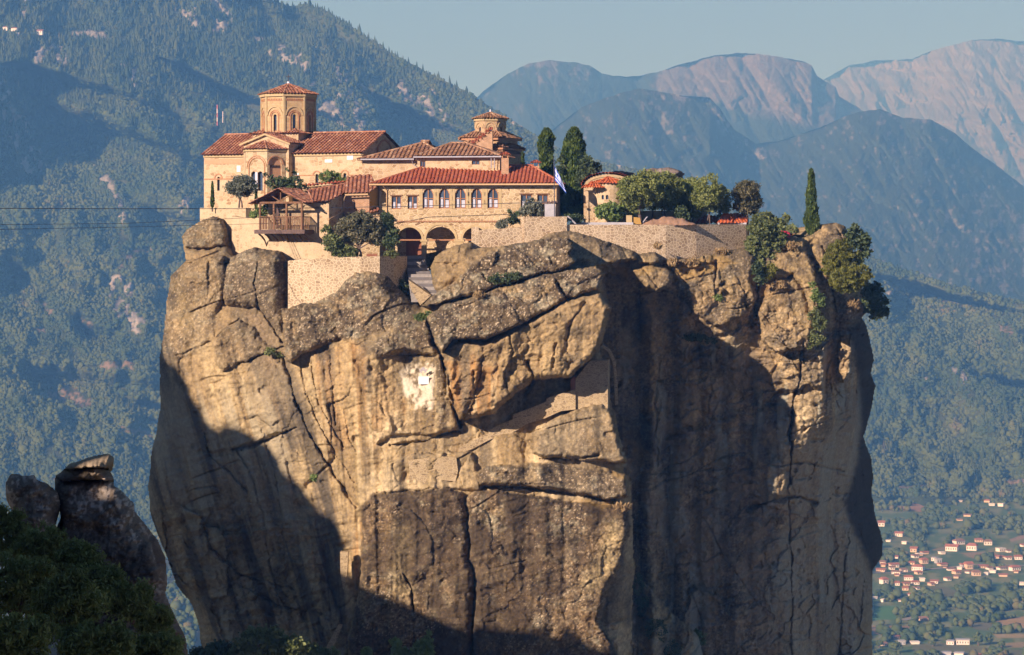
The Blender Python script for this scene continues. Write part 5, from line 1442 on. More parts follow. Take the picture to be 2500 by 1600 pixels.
for h in ar:
    s0, s1 = h[0][0], h[1][0]
    for side in (0, 1):
        mb = MB()
        for k in range(5):
            w_ = 0.3 + 0.06 * (k % 2)
            mb.box(RF.pt(s1 if side else s0 - w_, h[0][1] + k * 0.42, 0), RF.e * w_, RF.n * 0.03, Vector((0, 0, 0.425)))
        mb.build('window_jamb', M['trim'], refectory)
mb = MB()
for k in range(14):
    mb.box(RF.pt(-0.03, ZG + 0.02 + k * 0.55, 0), RF.e * (0.75 + 0.2 * (k % 2)), RF.n * 0.035, Vector((0, 0, 0.52)))
mb.build('corner_quoin', M['trim'], refectory)
R = Roof(0.395, 0.42, 0.10, 21)
OV = 0.75
hip_roof(R, RF, -0.95, sR + 0.55, OV, -DB - OV, zE - 0.02, zRr, 5.6, 3.6)
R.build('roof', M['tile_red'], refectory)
mb = MB()
mb.box(RF.pt(-0.98, zE - 0.16, OV + 0.02), RF.e * (sR + 1.56), RF.n * 0.05, Vector((0, 0, 0.16)))
mb.build('fascia', M['fascia'], refectory)
mb = MB(); mb.box(RF.pt(-0.95, zE - 0.12, OV), RF.e * (sR + 1.5), -RF.n * (DB + 2 * OV), Vector((0, 0, 0.08)))
mb.build('eave_boards', M['wood'], refectory)
mb = MB()
s = RF.sz(*Z2(556, 900))[0]
mb.path([RF.pt(s - 0.3, zE - 0.1, 0.7), RF.pt(s - 0.3, zE - 0.25, 0.6), RF.pt(s, zE - 0.65, 0.12), RF.pt(s, -0.4, 0.12)], 0.05)
s = RF.sz(*Z2(2166, 900))[0]
mb.build('downpipe', M['fascia'], refectory)
mb = MB(); mb.path([RF.pt(sR - 0.12, zE - 0.1, 0.7), RF.pt(sR - 0.12, zE - 0.5, 0.12), RF.pt(sR - 0.12, 1.8, 0.12)], 0.05)
mb.build('downpipe', M['fascia'], refectory)
def chimney(u0, u1, v0, v1, Y, parent, capv):
    mb = MB()
    a, b = P(u0, v1, Y), P(u1, v0, Y)
    w = b.x - a.x
    mb.box(a, (w, 0, 0), (0, w, 0), (0, 0, b.z - a.z))
    c = mb.build('chimney', M['brick'], parent)
    for dx, dy in ((0.05, 0.05), (w - 0.17, 0.05), (0.05, w - 0.17), (w - 0.17, w - 0.17)):
        MB().box(Vector((a.x + dx, Y + dy, b.z)), (0.12, 0, 0), (0, 0.12, 0), (0, 0, 0.3)).build('vent_post', M['brickplain'], c)
    R = Roof(0.3, 0.3, 0.07, 22)
    z0 = b.z + 0.3
    q = [Vector((a.x - 0.15, Y - 0.15, z0)), Vector((b.x + 0.15, Y - 0.15, z0)), Vector((b.x + 0.15, Y + w + 0.15, z0)), Vector((a.x - 0.15, Y + w + 0.15, z0))]
    ap = Vector(((a.x + b.x) / 2, Y + w / 2, z0 + 0.35))
    for i in range(4): R.plane([q[i], q[(i + 1) % 4], ap])
    R.build('chimney_cap', M['tile_red'], c)
    return c
chimney(1224, 1242, 386, 432, 307.0, refectory, 370)
chimney(1299, 1317, 406, 420, 309.5, refectory, 392)

# ======================================================= low building with weathered roofs between church and refectory
MD = Frame(884, 311.5, 10)
mid = thing('weathered_roof_house', 'low stone house with weathered brown tile roofs and zinc gutter behind the red roofed wing', 'building', MD.pt(8, 4, -4))
m1 = MD.sz(*Z2(860, 600))[0]
m2 = MD.sz(*Z2(1632, 600))[0]
zg1 = MD.sz(*Z2(620, 575))[1]
F2m = MD.off(0.9)
zg2 = F2m.sz(*Z2(1200, 552))[1]
mb = MB()
panel(mb, MD, rect(0.0, 0, m1 + 1, zg1))
hh = [rect(*pxrect(F2m, *Z2(868, 592), *Z2(918, 650))), rect(*pxrect(F2m, *Z2(1355, 588), *Z2(1428, 625)))]
panel(mb, F2m, rect(m1, 0, m2, zg2), hh, 0.2)
panel(mb, F2m.side(m2), rect(0, 0, 7, zg2))
panel(mb, Frame(0, 0, A=MD.pt(0, 0, -7), e=MD.n), rect(0, 0, 7, zg1))
mb.build('wall', M['wall_church'], mid)
for h in hh: window(F2m, h, mid, M['wood'], 0.16, (1, 0), fw=0.06)
R = Roof(0.46, 0.42, 0.10, 31)
e0 = MD.sz(*Z2(290, 600))[0]
hip_roof(R, MD, e0, m1 + 3.5, 0.7, -7.7, zg1, P(1047, 346, 315).z, 7.0, 4.0)
hip_roof(R, F2m, m1 - 0.3, m2 + 0.3, 0.6, -7.4, zg2 + 0.02, P(1110, 352, 315).z, 3.3, 4.6)
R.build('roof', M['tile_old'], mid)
mb = MB()
mb.path([MD.pt(e0 + 0.4, zg1 - 0.03, 0.78), MD.pt(m1 - 0.4, zg1 - 0.03, 0.78)], 0.085, 8)
mb.path([F2m.pt(m1 - 0.3, zg2 - 0.03, 0.68), F2m.pt(m2 + 0.3, zg2 - 0.03, 0.68)], 0.085, 8)
mb.build('gutter', M['gutter'], mid)
mb = MB()
s = MD.sz(*Z2(805, 600))[0]
mb.path([MD.pt(s, zg1 - 0.1, 0.7), MD.pt(s, zg1 - 0.5, 0.3), MD.pt(s + 0.5, zg1 - 0.9, 0.1), MD.pt(m1 - 0.1, zg1 - 1.2, 0.1)], 0.045)
mb.build('downpipe', M['gutter'], mid)
for x in (1545, 1575): MB().path([F2m.pt(F2m.sz(*Z2(x, 600))[0], zg2, 0.5), F2m.pt(F2m.sz(*Z2(x, 600))[0], zg2 - 1.2, 0.4)], 0.05).build('downpipe', M['gutter'], mid)
mb = MB(); mb.box(MD.pt(e0, zg1 - 0.14, 0.66), MD.e * (m1 - e0), -MD.n * 0.66, Vector((0, 0, 0.08)))
mb.box(F2m.pt(m1 - 0.3, zg2 - 0.14, 0.56), F2m.e * (m2 - m1 + 0.6), -F2m.n * 0.55, Vector((0, 0, 0.08)))
mb.build('eave_boards', M['wood'], mid)

# ======================================================= the old small church with its own drum
OC = Frame(1196, 318, 22)
old = thing('small_domed_church', 'small weathered brick church with low octagonal drum behind the chimney stacks', 'church', P(1200, 400, 320))
oD = P(1197, 320, 321); oD.z = 0
oDs = (oD - OC.A).dot(OC.e); oDd = (oD - OC.A).dot(OC.n)
def oc_body(s0, s1, d0, d1, ze, zr, rseed, top=0.0, ov=0.38):
    """a stone body with a tiled skirt or hip roof; d0 front, d1 back"""
    mb = MB()
    FF = OC.off(d0)
    panel(mb, FF, rect(s0, 2, s1, ze))
    panel(mb, FF.side(s1), rect(0, 2, d0 - d1, ze))
    panel(mb, Frame(0, 0, A=FF.pt(s0, 0, d1 - d0), e=FF.n), rect(0, 2, d0 - d1, ze))
    mb.build('wall', M['wall_rust'], old)
    R = Roof(0.34, 0.34, 0.10, rseed)
    c = [OC.pt(s0 - ov, ze, d0 + ov), OC.pt(s1 + ov, ze, d0 + ov), OC.pt(s1 + ov, ze, d1 - ov), OC.pt(s0 - ov, ze, d1 - ov)]
    ap = OC.pt((s0 + s1) / 2, zr, (d0 + d1) / 2)
    for i in range(4):
        R.plane([c[i], c[(i + 1) % 4], ap]); R.cap(c[i], ap, 0.1)
    R.build('roof', M['tile_old'], old)
    mb = MB()
    for i in range(4): mb.box(c[i] - Vector((0, 0, 0.2)), (c[(i + 1) % 4] - c[i]), (0, 0, 0.16), (ap - c[i]) * 0.1)
    mb.build('eave_band', M['brickplain'], old)
zz_ = lambda v, Y: P(1200, v, Y).z
oc_body(oDs - 2.3, oDs + 2.3, oDd + 2.3, oDd - 2.3, zz_(338, 319), zz_(306, 321), 41)
oc_body(oDs - 2.5, oDs + 0.4, oDd + 3.2, oDd + 1.5, zz_(357, 318), zz_(340, 319), 44)
oc_body(oDs + 0.3, oDs + 2.7, oDd + 3.4, oDd - 2.6, zz_(361, 317), zz_(338, 319), 45, ov=0.3)
oc_body(oDs + 0.9, oDs + 3.0, oDd + 4.2, oDd - 1.6, zz_(374, 316), zz_(360, 318), 46, ov=0.3)
orad = 1.78
zo0, zo1 = P(1197, 342, 321).z, P(1197, 290, 319.5).z
ph = math.radians(-20)
ov = [oD + Vector((math.sin(ph + k * math.pi / 4), -math.cos(ph + k * math.pi / 4), 0)) * orad for k in range(8)]
mb = MB()
ow = []
for k in range(8):
    FB = Frame(0, 0, A=ov[k], e=(ov[(k + 1) % 8] - ov[k]))
    L = (ov[(k + 1) % 8] - ov[k]).length
    h = arch(L / 2 - 0.14, zo0 + 0.35, L / 2 + 0.14, zo1 - 0.9, 6)
    panel(mb, FB, rect(0, zo0 - 1, L, zo1), [h], 0.2)
    ow.append((FB, h)); br = MB()
    arc_ring(br, FB, L / 2, zo1 - 0.95, 0.52, 0.62, 0, 0.09, n=10); arc_ring(br, FB, L / 2, zo1 - 1.05, 0.3, 0.38, 0, 0.06, n=8)
    br.box(FB.pt(-0.04, zo1 - 0.22, 0), FB.e * (L + 0.08), FB.n * 0.16, Vector((0, 0, 0.2)))
    br.build('drum_arch', M['trim'], old)
mb.build('drum', M['wall_rust'], old)
for FB, h in ow: window(FB, h, old, M['metal_dark'], 0.18, (0, 0), fw=0.03)
R = Roof(0.32, 0.34, 0.09, 42)
apx = Vector((oD.x, oD.y, P(1197, 274, 320).z))
ev = [oD + (q - oD) * 1.22 + Vector((0, 0, zo1)) for q in ov]
for k in range(8): R.plane([ev[k], ev[(k + 1) % 8], apx]); R.cap(ev[k], apx, 0.09)
R.build('drum_roof', M['tile_old'], old)
mb = MB().tube(apx, apx + Vector((0, 0, 0.35)), 0.11, 0.05, 8)
mb.build('finial', M['white'], old)
# stepped brick buttress in front of it
SF = Frame(1160, 316.2, 6)
zz = lambda x, y: SF.sz(*Z2(x, y))
stp = [zz(1385, 520)]
top = [(1350, 442), (1383, 418), (1415, 395), (1448, 370), (1482, 338), (1515, 315), (1548, 300)]
outl = [zz(1345, 500), zz(1548, 500), zz(1548, 310)]
for (x0, y0), (x1, y1) in reversed(list(zip(top[:-1], top[1:]))):
    outl += [zz(x1, y0), zz(x0, y0)]
mb = MB(); mb.prism([SF.pt(a, b) for a, b in outl], -SF.n * 0.7)
st = mb.build('stepped_buttress', M['brick'], old)
R = Roof(0.22, 0.3, 0.08, 43)
for (x0, y0), (x1, y1) in zip(top[:-1], top[1:]):
    a = zz(x0 - 4, y0 - 12); b = zz(x1 + 6, y0 - 12)
    za = a[1]
    R.plane([SF.pt(a[0], za - 0.02, 0.22), SF.pt(b[0], za - 0.02, 0.22), SF.pt(b[0], za + 0.32, -0.35), SF.pt(a[0], za + 0.32, -0.35)])
R.build('tile_coping', M['tile_red'], st)

# ======================================================= balcony house (with the old winch loft)
BH = Frame(763, 302, 20)
bal = thing('balcony_house', 'stone house with tiled gable roof and projecting timber balcony on the left cliff edge', 'house', BH.pt(-2, -2, -3))
bs0 = BH.sz(655, 530)[0]; bs1 = BH.sz(803, 530)[0]
zbe = BH.sz(*Z4(840, 345))[1]
mb = MB()
op = rect(*pxrect(BH, *Z4(270, 345), *Z4(725, 640)))
panel(mb, BH, [(bs0, -3), (bs1, -3), (bs1, zbe), (bs0, zbe)], [op], 0.4)
BR = BH.side(bs1)
rr_ = BR.sz(*Z4(1100, 300))[0]
panel(mb, BR, [(0, -3), (9, -3), (9, zbe + 2.3), (4, zbe + 1.4), (0, zbe)])
panel(mb, Frame(0, 0, A=BH.pt(bs0, 0, -8), e=BH.n), rect(0, -3, 8, zbe))
mb.build('wall', M['wall_church'], bal)
mb = MB(); mb.add([BH.pt(a, b, -3.0) for a, b in op], [(0, 1, 2, 3)])
mb.build('loft_interior', M['dark'], bal)
# balcony
dz = BH.sz(*Z4(500, 640))[1]
sb0, sb1 = op[0][0] - 0.2, op[1][0] - 0.1
BP = 2.3
mb = MB()
mb.box(BH.pt(sb0 - 0.5, dz - 0.42, BP + 0.1), BH.e * (sb1 - sb0 + 0.9), -BH.n * 0.25, Vector((0, 0, 0.4)))
mb.box(BH.pt(sb0 - 0.3, dz - 0.12, BP), BH.e * (sb1 - sb0 + 0.5), -BH.n * BP, Vector((0, 0, 0.12)))
mb.box(BH.pt(sb1 + 0.15, dz - 0.42, BP), BH.e * 0.22, -BH.n * BP, Vector((0, 0, 0.4)))
mb.box(BH.pt(sb0 - 0.4, dz - 0.42, BP), BH.e * 0.22, -BH.n * BP, Vector((0, 0, 0.4)))
deck = mb.build('balcony_deck', M['wood_dark'], bal)
for i in range(8):
    s = sb0 - 0.15 + i * (sb1 - sb0 + 0.2) / 7
    mb = MB()
    pts = [BH.pt(s, dz - 0.45, BP - 0.3), BH.pt(s, dz - 0.7, BP * 0.55), BH.pt(s, dz - 1.1, BP * 0.25), BH.pt(s, dz - 1.7, 0.06)]
    for a, b in zip(pts[:-1], pts[1:]):
        mb.tube(a, b, 0.10, 0.09, 4)
    mb.build('brace', M['wood_dark'], deck)
zt_ = BH.sz(*Z4(500, 350), BP)[1]
post_s = [sb0 + 0.05, sb0 + (sb1 - sb0) * 0.34, sb0 + (sb1 - sb0) * 0.64, sb1]
for s in post_s:
    MB().box(BH.pt(s - 0.09, dz, BP - 0.05), BH.e * 0.18, -BH.n * 0.18, Vector((0, 0, zt_ - dz))).build('post', M['wood'], bal)
mb = MB()
mb.box(BH.pt(sb0 - 0.2, zt_, BP), BH.e * (sb1 - sb0 + 0.4), -BH.n * 0.2, Vector((0, 0, 0.2)))
mb.box(BH.pt(sb0 - 0.1, zt_, BP), BH.e * 0.2, -BH.n * BP, Vector((0, 0, 0.2)))
mb.box(BH.pt(sb1 - 0.1, zt_, BP), BH.e * 0.2, -BH.n * BP, Vector((0, 0, 0.2)))
cm = (sb0 + sb1) / 2
zap = zt_ + 1.35
for sx in (-1, 1):
    mb.tube(BH.pt(cm, zap, BP - 0.1), BH.pt(cm + sx * (sb1 - sb0) * 0.55, zt_ + 0.15, BP - 0.1), 0.09, 0.09, 4)
    mb.tube(BH.pt(cm, zt_ + 0.2, BP - 0.1), BH.pt(cm + sx * 0.9, zt_ + 0.75, BP - 0.1), 0.06, 0.06, 4)
mb.tube(BH.pt(cm, zt_ + 0.1, BP - 0.1), BH.pt(cm, zap, BP - 0.1), 0.08, 0.08, 4)
mb.build('truss', M['wood'], bal)
mb = MB()
zrl = BH.sz(*Z4(500, 500), BP)[1]
for s in np.linspace(sb0 + 0.1, sb1 - 0.1, 26):
    mb.box(BH.pt(s - 0.03, dz + 0.05, BP - 0.08), BH.e * 0.06, -BH.n * 0.05, Vector((0, 0, zrl - dz - 0.05)))
for d in np.linspace(0.15, BP - 0.15, 9):
    for s in (sb0 + 0.02, sb1 - 0.02):
        mb.box(BH.pt(s - 0.03, dz + 0.05, d), BH.e * 0.05, -BH.n * 0.06, Vector((0, 0, zrl - dz - 0.05)))
mb.box(BH.pt(sb0, zrl, BP - 0.03), BH.e * (sb1 - sb0), -BH.n * 0.12, Vector((0, 0, 0.08)))
for s in (sb0, sb1): mb.box(BH.pt(s - 0.06, zrl, BP), BH.e * 0.12, -BH.n * BP, Vector((0, 0, 0.08)))
mb.build('railing', M['wood'], bal)
mb = MB()
s = sb0 + (sb1 - sb0) * 0.33
mb.tube(BH.pt(s, dz + 0.1, 1.2), BH.pt(s, dz + 2.4, 1.2), 0.12, 0.10, 8)
mb.tube(BH.pt(s, dz + 2.2, 1.2), BH.pt(s + 0.5, dz + 0.5, 1.3), 0.09, 0.09, 6)
for k in range(5): mb.tube(BH.pt(s - 0.12 + 0.05 * k, dz + 0.3 + 0.3 * k, 1.0), BH.pt(s + 0.3, dz + 0.4 + 0.3 * k, 1.4), 0.06, 0.06, 6)
mb.build('winch', M['wood_dark'], bal)
# roofs
R = Roof(0.36, 0.4, 0.09, 51)
of = BP + 0.6
apf, apb = BH.pt(cm, zap + 0.18, of), BH.pt(cm, zap + 0.18, -2.5)
lf, lb = BH.pt(sb0 - 1.0, zt_ - 0.05, of), BH.pt(sb0 - 1.0, zt_ - 0.05, -2.5)
rf_, rb = BH.pt(sb1 + 0.7, zt_ + 0.05, of), BH.pt(sb1 + 0.7, zt_ + 0.05, -2.5)
R.plane([lb, lf, apf, apb]); R.plane([rf_, rb, apb, apf]); R.cap(apf, apb, 0.11)
R.build('gable_roof', M['tile_church'], bal)
# main roof slope, rising to the right and back
R = Roof(0.40, 0.42, 0.10, 52)
q0 = P(*Z4(745, 338), 301.0); q1 = P(*Z4(910, 330), 301.2); q2 = P(*Z4(1090, 243), 304.6); q3 = P(*Z4(1345, 238), 305.0)
ridge0, ridge1 = P(*Z4(690, 208), 306.0), P(*Z4(1390, 85), 309.5)
ea = Vector((q0.x, q0.y, q0.z)); eb = P(*Z4(1450, 182), 305.2)
R.plane([P(*Z4(745, 338), 301.0), P(*Z4(912, 330), 301.0), P(*Z4(1090, 243), 303.9), P(*Z4(1120, 130), 308.0), ridge0])
R.plane([P(*Z4(1088, 244), 303.9), P(*Z4(1352, 236), 303.9), P(*Z4(1452, 180), 305.0), P(*Z4(1390, 82), 308.6), P(*Z4(1118, 130), 308.0)])
R.cap(ridge0, P(*Z4(1120, 130), 308.0)); R.cap(P(*Z4(1120, 130), 308.0), P(*Z4(1390, 83), 308.6)); R.cap(q0, ridge0, 0.11)
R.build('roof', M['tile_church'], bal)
# set-back brick wall and ochre end wall to the right, lean-to roof below
WB = Frame(849, 304.6, 2)
mb = MB()
x0, x1 = WB.sz(*Z4(1085, 300))[0], WB.sz(*Z4(1366, 300))[0]
hs = rect(*pxrect(WB, *Z4(1196, 335), *Z4(1212, 412)))
panel(mb, WB, rect(x0, -2, x1, WB.sz(*Z4(1200, 250))[1]), [hs], 0.25)
mb.build('side_wing_wall', M['brick'], bal)
window(WB, hs, bal, M['metal_dark'], 0.2, (0, 2), fw=0.03)
mb = MB()
a, b = P(*Z4(1366, 400), 304.6), P(*Z4(1478, 400), 306.4)
mb.quad(Vector((a.x, a.y, -1)), Vector((b.x, b.y, -1)), Vector((b.x, b.y, 6.3)), Vector((a.x, a.y, 6.0)))
mb.build('ochre_wall', M['ochre'], bal)
mb = MB()
mb.box(P(*Z4(1095, 262), 303.8), (P(*Z4(1352, 256), 303.8) - P(*Z4(1095, 262), 303.8)), (0, 0.06, 0), (0, 0, 0.16))
mb.path([P(*Z4(1105, 262), 303.7), P(*Z4(1085, 300), 303.4), P(*Z4(1080, 430), 303.2), P(*Z4(920, 525), 301.3)], 0.05)
mb.build('gutter', M['fascia'], bal)
R = Roof(0.36, 0.4, 0.09, 53)
R.plane([P(*Z4(925, 568), 303.3), P(*Z4(1480, 430), 303.8), P(*Z4(1470, 392), 306.0), P(*Z4(1080, 500), 305.4)])
R.build('lean_to_roof', M['tile_church'], bal)
mb = MB()
a, b = P(*Z4(920, 575), 303.7), P(*Z4(1480, 440), 304.3)
mb.quad(Vector((a.x, a.y, -2.4)), Vector((b.x, b.y, -2.4)), b, a)
mb.build('lean_to_wall', M['wall_refectory'], bal)
# red roof behind
bk = thing('long_low_house', 'low house with plain red roof between the church and the balcony house', 'house', P(800, 470, 309))
R = Roof(0.4, 0.42, 0.09, 54)
R.plane([P(*Z4(505, 184), 309.0), P(*Z4(1300, 100), 309.0), P(*Z4(1235, 78), 311), P(*Z4(620, 158), 311)])
R.build('roof', M['tile_red'], bk)
mb = MB(); a, b = P(*Z4(520, 186), 309.3), P(*Z4(1330, 102), 309.3)
mb.quad(Vector((a.x, a.y, 3)), Vector((b.x, b.y, 3)), b, a)
mb.build('wall', M['wall_rust'], bk)

# ======================================================= round-apse chapel among the trees
ch = thing('apse_chapel', 'small stone chapel with round apse and layered tile roofs half hidden by trees', 'chapel', P(1482, 520, 305))
ac = P(1486, 500, 307); ac.z = 0
mb = MB(); wv = []
zA0, zA1 = P(1486, 545, 305).z, P(1486, 449, 305).z
ra = 1.75
n_ = 12
ring = [ac + Vector((-math.cos(math.pi * i / n_) * ra, -math.sin(math.pi * i / n_) * ra, 0)) for i in range(n_ + 1)]
for i in range(n_):
    FB = Frame(0, 0, A=ring[i], e=ring[i + 1] - ring[i]); L = (ring[i + 1] - ring[i]).length
    if i in (4, 5):
        h = arch(L / 2 - 0.13, P(0, 487, 305).z, L / 2 + 0.13, P(0, 476, 305).z, 6)
        panel(mb, FB, rect(0, zA0, L, zA1), [h], 0.2); wv.append((FB, h))
    else: panel(mb, FB, rect(0, zA0, L, zA1))
CB = Frame(1425, 307.5, 0)
cl, cr = 0, CB.sz(1545, 450)[0]
zc0 = CB.sz(1430, 452)[1]; zcm = CB.sz(1482, 426)[1]
prof_ = [(cl, zA0), (cr, zA0), (cr, zc0)] + [((cl + cr) / 2 + (cr - cl) / 2 * math.cos(math.pi * i / 12), zc0 + (zcm - zc0) * math.sin(math.pi * i / 12)) for i in range(13)] + [(cl, zc0)]
panel(mb, CB, prof_)
FL = Frame(1430, 306, 0)
panel(mb, FL, rect(0, zA0, FL.sz(1463, 470)[0], FL.sz(1440, 465)[1]))
mb.build('wall', M['wall_church'], ch)
for FB, h in wv: window(FB, h, ch, M['metal_dark'], 0.16, (0, 0), fw=0.03)
R = Roof(0.34, 0.4, 0.09, 61)
apx = Vector((ac.x, ac.y, zA1 + 0.75))
for i in range(0, n_, 2):
    a, b = [Vector((ac.x + (q.x - ac.x) * 1.18, ac.y + (q.y - ac.y) * 1.18, zA1)) for q in (ring[i], ring[i + 2])]
    R.plane([a, b, apx])
lc = P(1448, 460, 305.5)
e_ = [lc + Vector((-1.25 * math.cos(t), -1.1 * math.sin(t), 0)) for t in [0, 0.8, 1.57, 2.34, 3.14]]
lt = Vector((lc.x + 0.1, lc.y + 0.1, lc.z + 0.75))
for i in range(4): R.plane([e_[i], e_[i + 1], lt])
for i in range(12):
    t0, t1 = math.pi * i / 12, math.pi * (i + 1) / 12
    f = lambda t: ((cl + cr) / 2 - ((cr - cl) / 2 + 0.2) * math.cos(t), zc0 + (zcm - zc0 + 0.15) * math.sin(t))
    a, b = f(t0), f(t1)
    R.plane([CB.pt(*a, 0.35), CB.pt(*b, 0.35), CB.pt(*b, -4.5), CB.pt(*a, -4.5)])
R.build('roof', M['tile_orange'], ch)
mb = MB()
for i in range(14):
    t0, t1 = math.pi * i / 14, math.pi * (i + 1) / 14
    f = lambda t, k: CB.pt((cl + cr) / 2 - ((cr - cl) / 2 - k) * math.cos(t), zc0 + (zcm - zc0 - k * 0.6) * math.sin(t), 0.06)
    mb.quad(f(t0, 0.45), f(t1, 0.45), f(t1, 0.1), f(t0, 0.1))
mb.build('arch_band', M['trim'], ch)

# ======================================================= orange-roofed sheds on the right
sh = thing('orange_roof_shed', 'low shed with bright orange tiled roof behind the long wall', 'shed', P(1786, 545, 311))
R = Roof(0.36, 0.4, 0.085, 71)
R.plane([P(*Z3(1590, 722), 309.9), P(*Z3(1730, 722), 309.9), P(*Z3(1775, 628), 312), P(*Z3(1655, 622), 312)])
R.plane([P(*Z3(1730, 722), 310), P(*Z3(1880, 722), 310.5), P(*Z3(1880, 640), 313), P(*Z3(1775, 628), 313)])
R.cap(P(*Z3(1730, 722), 310), P(*Z3(1775, 628), 313), 0.11)
R.build('roof', M['tile_orange'], sh)
mb = MB(); a, b = P(1752, 546, 310.4), P(1822, 546, 310.8)
mb.box(Vector((a.x, a.y, a.z - 1.5)), (b.x - a.x, 0, 0), (0, 2.4, 0), (0, 0, 1.6))
mb.build('wall', M['concrete'], sh)
sh2 = thing('red_roof_shed', 'shaded shed with dark red roof left of the orange roofed shed', 'shed', P(1735, 545, 312))
R = Roof(0.36, 0.4, 0.085, 72)
R.plane([P(*Z3(1380, 725), 311), P(*Z3(1600, 725), 311), P(*Z3(1620, 650), 314), P(*Z3(1475, 632), 314)])
R.build('roof', M['tile_red'], sh2)
mb = MB(); a, b = P(1700, 548, 311.3), P(1752, 548, 311.3)
mb.box(Vector((a.x, a.y, a.z - 1.2)), (b.x - a.x, 0, 0), (0, 2.4, 0), (0, 0, 1.2))
mb.build('wall', M['wall_rust'], sh2)
# ---------------------------------------------------------------- walls, stairs and small built things
def stone_wall(name, label, cat, pts, thick, mat, close=True):
    """pts: (u, Y, v_top, v_bottom) along the foot of the wall, left to right"""
    w = [(P(u, vt, Y), P(u, vb, Y).z) for u, Y, vt, vb in pts]
    mb = MB()
    base = w[0][0].copy(); base.z = w[0][1]
    fr, bkk = [], []
    for i, (p, zb) in enumerate(w):
        a = w[max(i - 1, 0)][0]; b = w[min(i + 1, len(w) - 1)][0]
        e = Vector((b.x - a.x, b.y - a.y, 0)).normalized(); n = Vector((e.y, -e.x, 0))
        fr.append((p, Vector((p.x, p.y, zb)))); q = p - n * thick
        bkk.append((q, Vector((q.x, q.y, zb))))
    for i in range(len(w) - 1):
        mb.quad(fr[i][1], fr[i + 1][1], fr[i + 1][0], fr[i][0])
        mb.quad(fr[i][0], fr[i + 1][0], bkk[i + 1][0], bkk[i][0])
        mb.quad(bkk[i + 1][1], bkk[i][1], bkk[i][0], bkk[i + 1][0])
    mb.quad(bkk[0][1], fr[0][1], fr[0][0], bkk[0][0])
    mb.quad(fr[-1][1], bkk[-1][1], bkk[-1][0], fr[-1][0])
    o = mb.build(name, mat, None, loc=base)
    return tag(o, label, cat)

stone_wall('retaining_wall', 'pale retaining wall at the left edge below the domed church', 'wall', [(488, 312.5, 508, 585), (545, 310, 508, 612), (600, 307, 508, 630)], 0.7, M['wall_old'])
stone_wall('retaining_wall', 'pale plastered retaining wall under the flowers just left of the timber balcony', 'wall', [(566, 307.0, 527, 650), (583, 306.3, 531, 650), (660, 303.3, 534, 655), (700, 302.4, 575, 660)], 0.7, M['wall_old'])
stone_wall('foundation_wall', 'ochre stained foundation wall under the balcony house', 'wall', [(655, 303.2, 590, 680), (700, 301.9, 592, 690), (765, 300.6, 592, 700), (800, 300.2, 600, 700), (860, 300.0, 610, 690)], 0.7, M['wall_old'])
stone_wall('terrace_wall', 'pale stone terrace wall curving below the big leafy tree', 'wall', [(703, 297.2, 637, 760), (760, 296.3, 632, 760), (820, 295.8, 629, 740), (880, 295.6, 627, 700), (927, 295.7, 626, 700), (961, 297.4, 626, 720), (994, 301.0, 626, 740)], 0.6, M['wall_terrace'])
mb = MB()
zt = P(850, 630, 296).z
mb.add([P(703, 600, 297.3) * 1, P(820, 600, 296), P(927, 600, 295.9), P(961, 600, 297.6), P(992, 600, 301.2), P(1000, 600, 306), P(860, 600, 307), P(760, 600, 303)], [tuple(range(8))])
for p in mb.v: p.z = zt - 0.12
tag(mb.build('terrace_ground', M['ground']), 'earth terrace behind the pale curved wall', 'ground', kind='structure')
stone_wall('garden_wall', 'low stone wall rising from the arches to the taller block of masonry', 'wall', [(1153, 299.0, 554, 640), (1168, 299.1, 554.5, 640), (1169, 299.1, 562, 640), (1225, 299.6, 559, 640), (1279, 300.1, 554, 640)], 0.6, M['wall_right'])
stone_wall('wall_block', 'taller square block of stone wall beside the grey hut', 'wall', [(1279.5, 299.9, 529.5, 640), (1384, 300.9, 529, 640)], 1.6, M['wall_right'])
stone_wall('long_wall', 'long high rubble wall with pale mortar along the right cliff edge', 'wall', [(1384.5, 301.2, 549, 640), (1500, 302.0, 549, 650), (1625, 303.3, 549, 660), (1700, 305.0, 548.5, 660), (1822, 309.4, 548, 640), (1829, 313, 548, 640)], 0.7, M['wall_right'])

# stairs
M['steps_lit'] = plain('stone_steps_lit', (0.30, 0.27, 0.21), 0.9, 0.3, 2.5)
st = thing('stone_stairs', 'broad grey stone stairs descending from the wooden door between the rocks', 'stairs', P(1040, 715, 295))
for i in range(13):
    f = i / 12
    Y = 303.2 - 8.2 * f
    z = -1.05 - 3.75 * f
    ul, ur = 990 + 14 * f, 1034 + 38 * f
    a, b = P(ul, 600, Y), P(ur, 600, Y)
    mb = MB(); mb.box(Vector((a.x, Y - 0.02, z - 0.9)), (b.x - a.x, 0, 0), (0, 0.75, 0), (0, 0, 0.9))
    mb.build('step', M['steps' if i % 2 else 'steps_lit'], st)  # alternating tones paint in the light difference of treads and risers
mb = MB()
mb.prism([P(997, 684, 294.2), P(1003, 706, 294.2), P(1026, 746, 294.2), P(1052, 722, 294.2)], (0.1, 0.7, 0.1))
tag(mb.build('stair_parapet', M['wall_cliff'], loc=P(1020, 740, 294.3)), 'sloping triangular slab of stone beside the lower stairs', 'parapet')
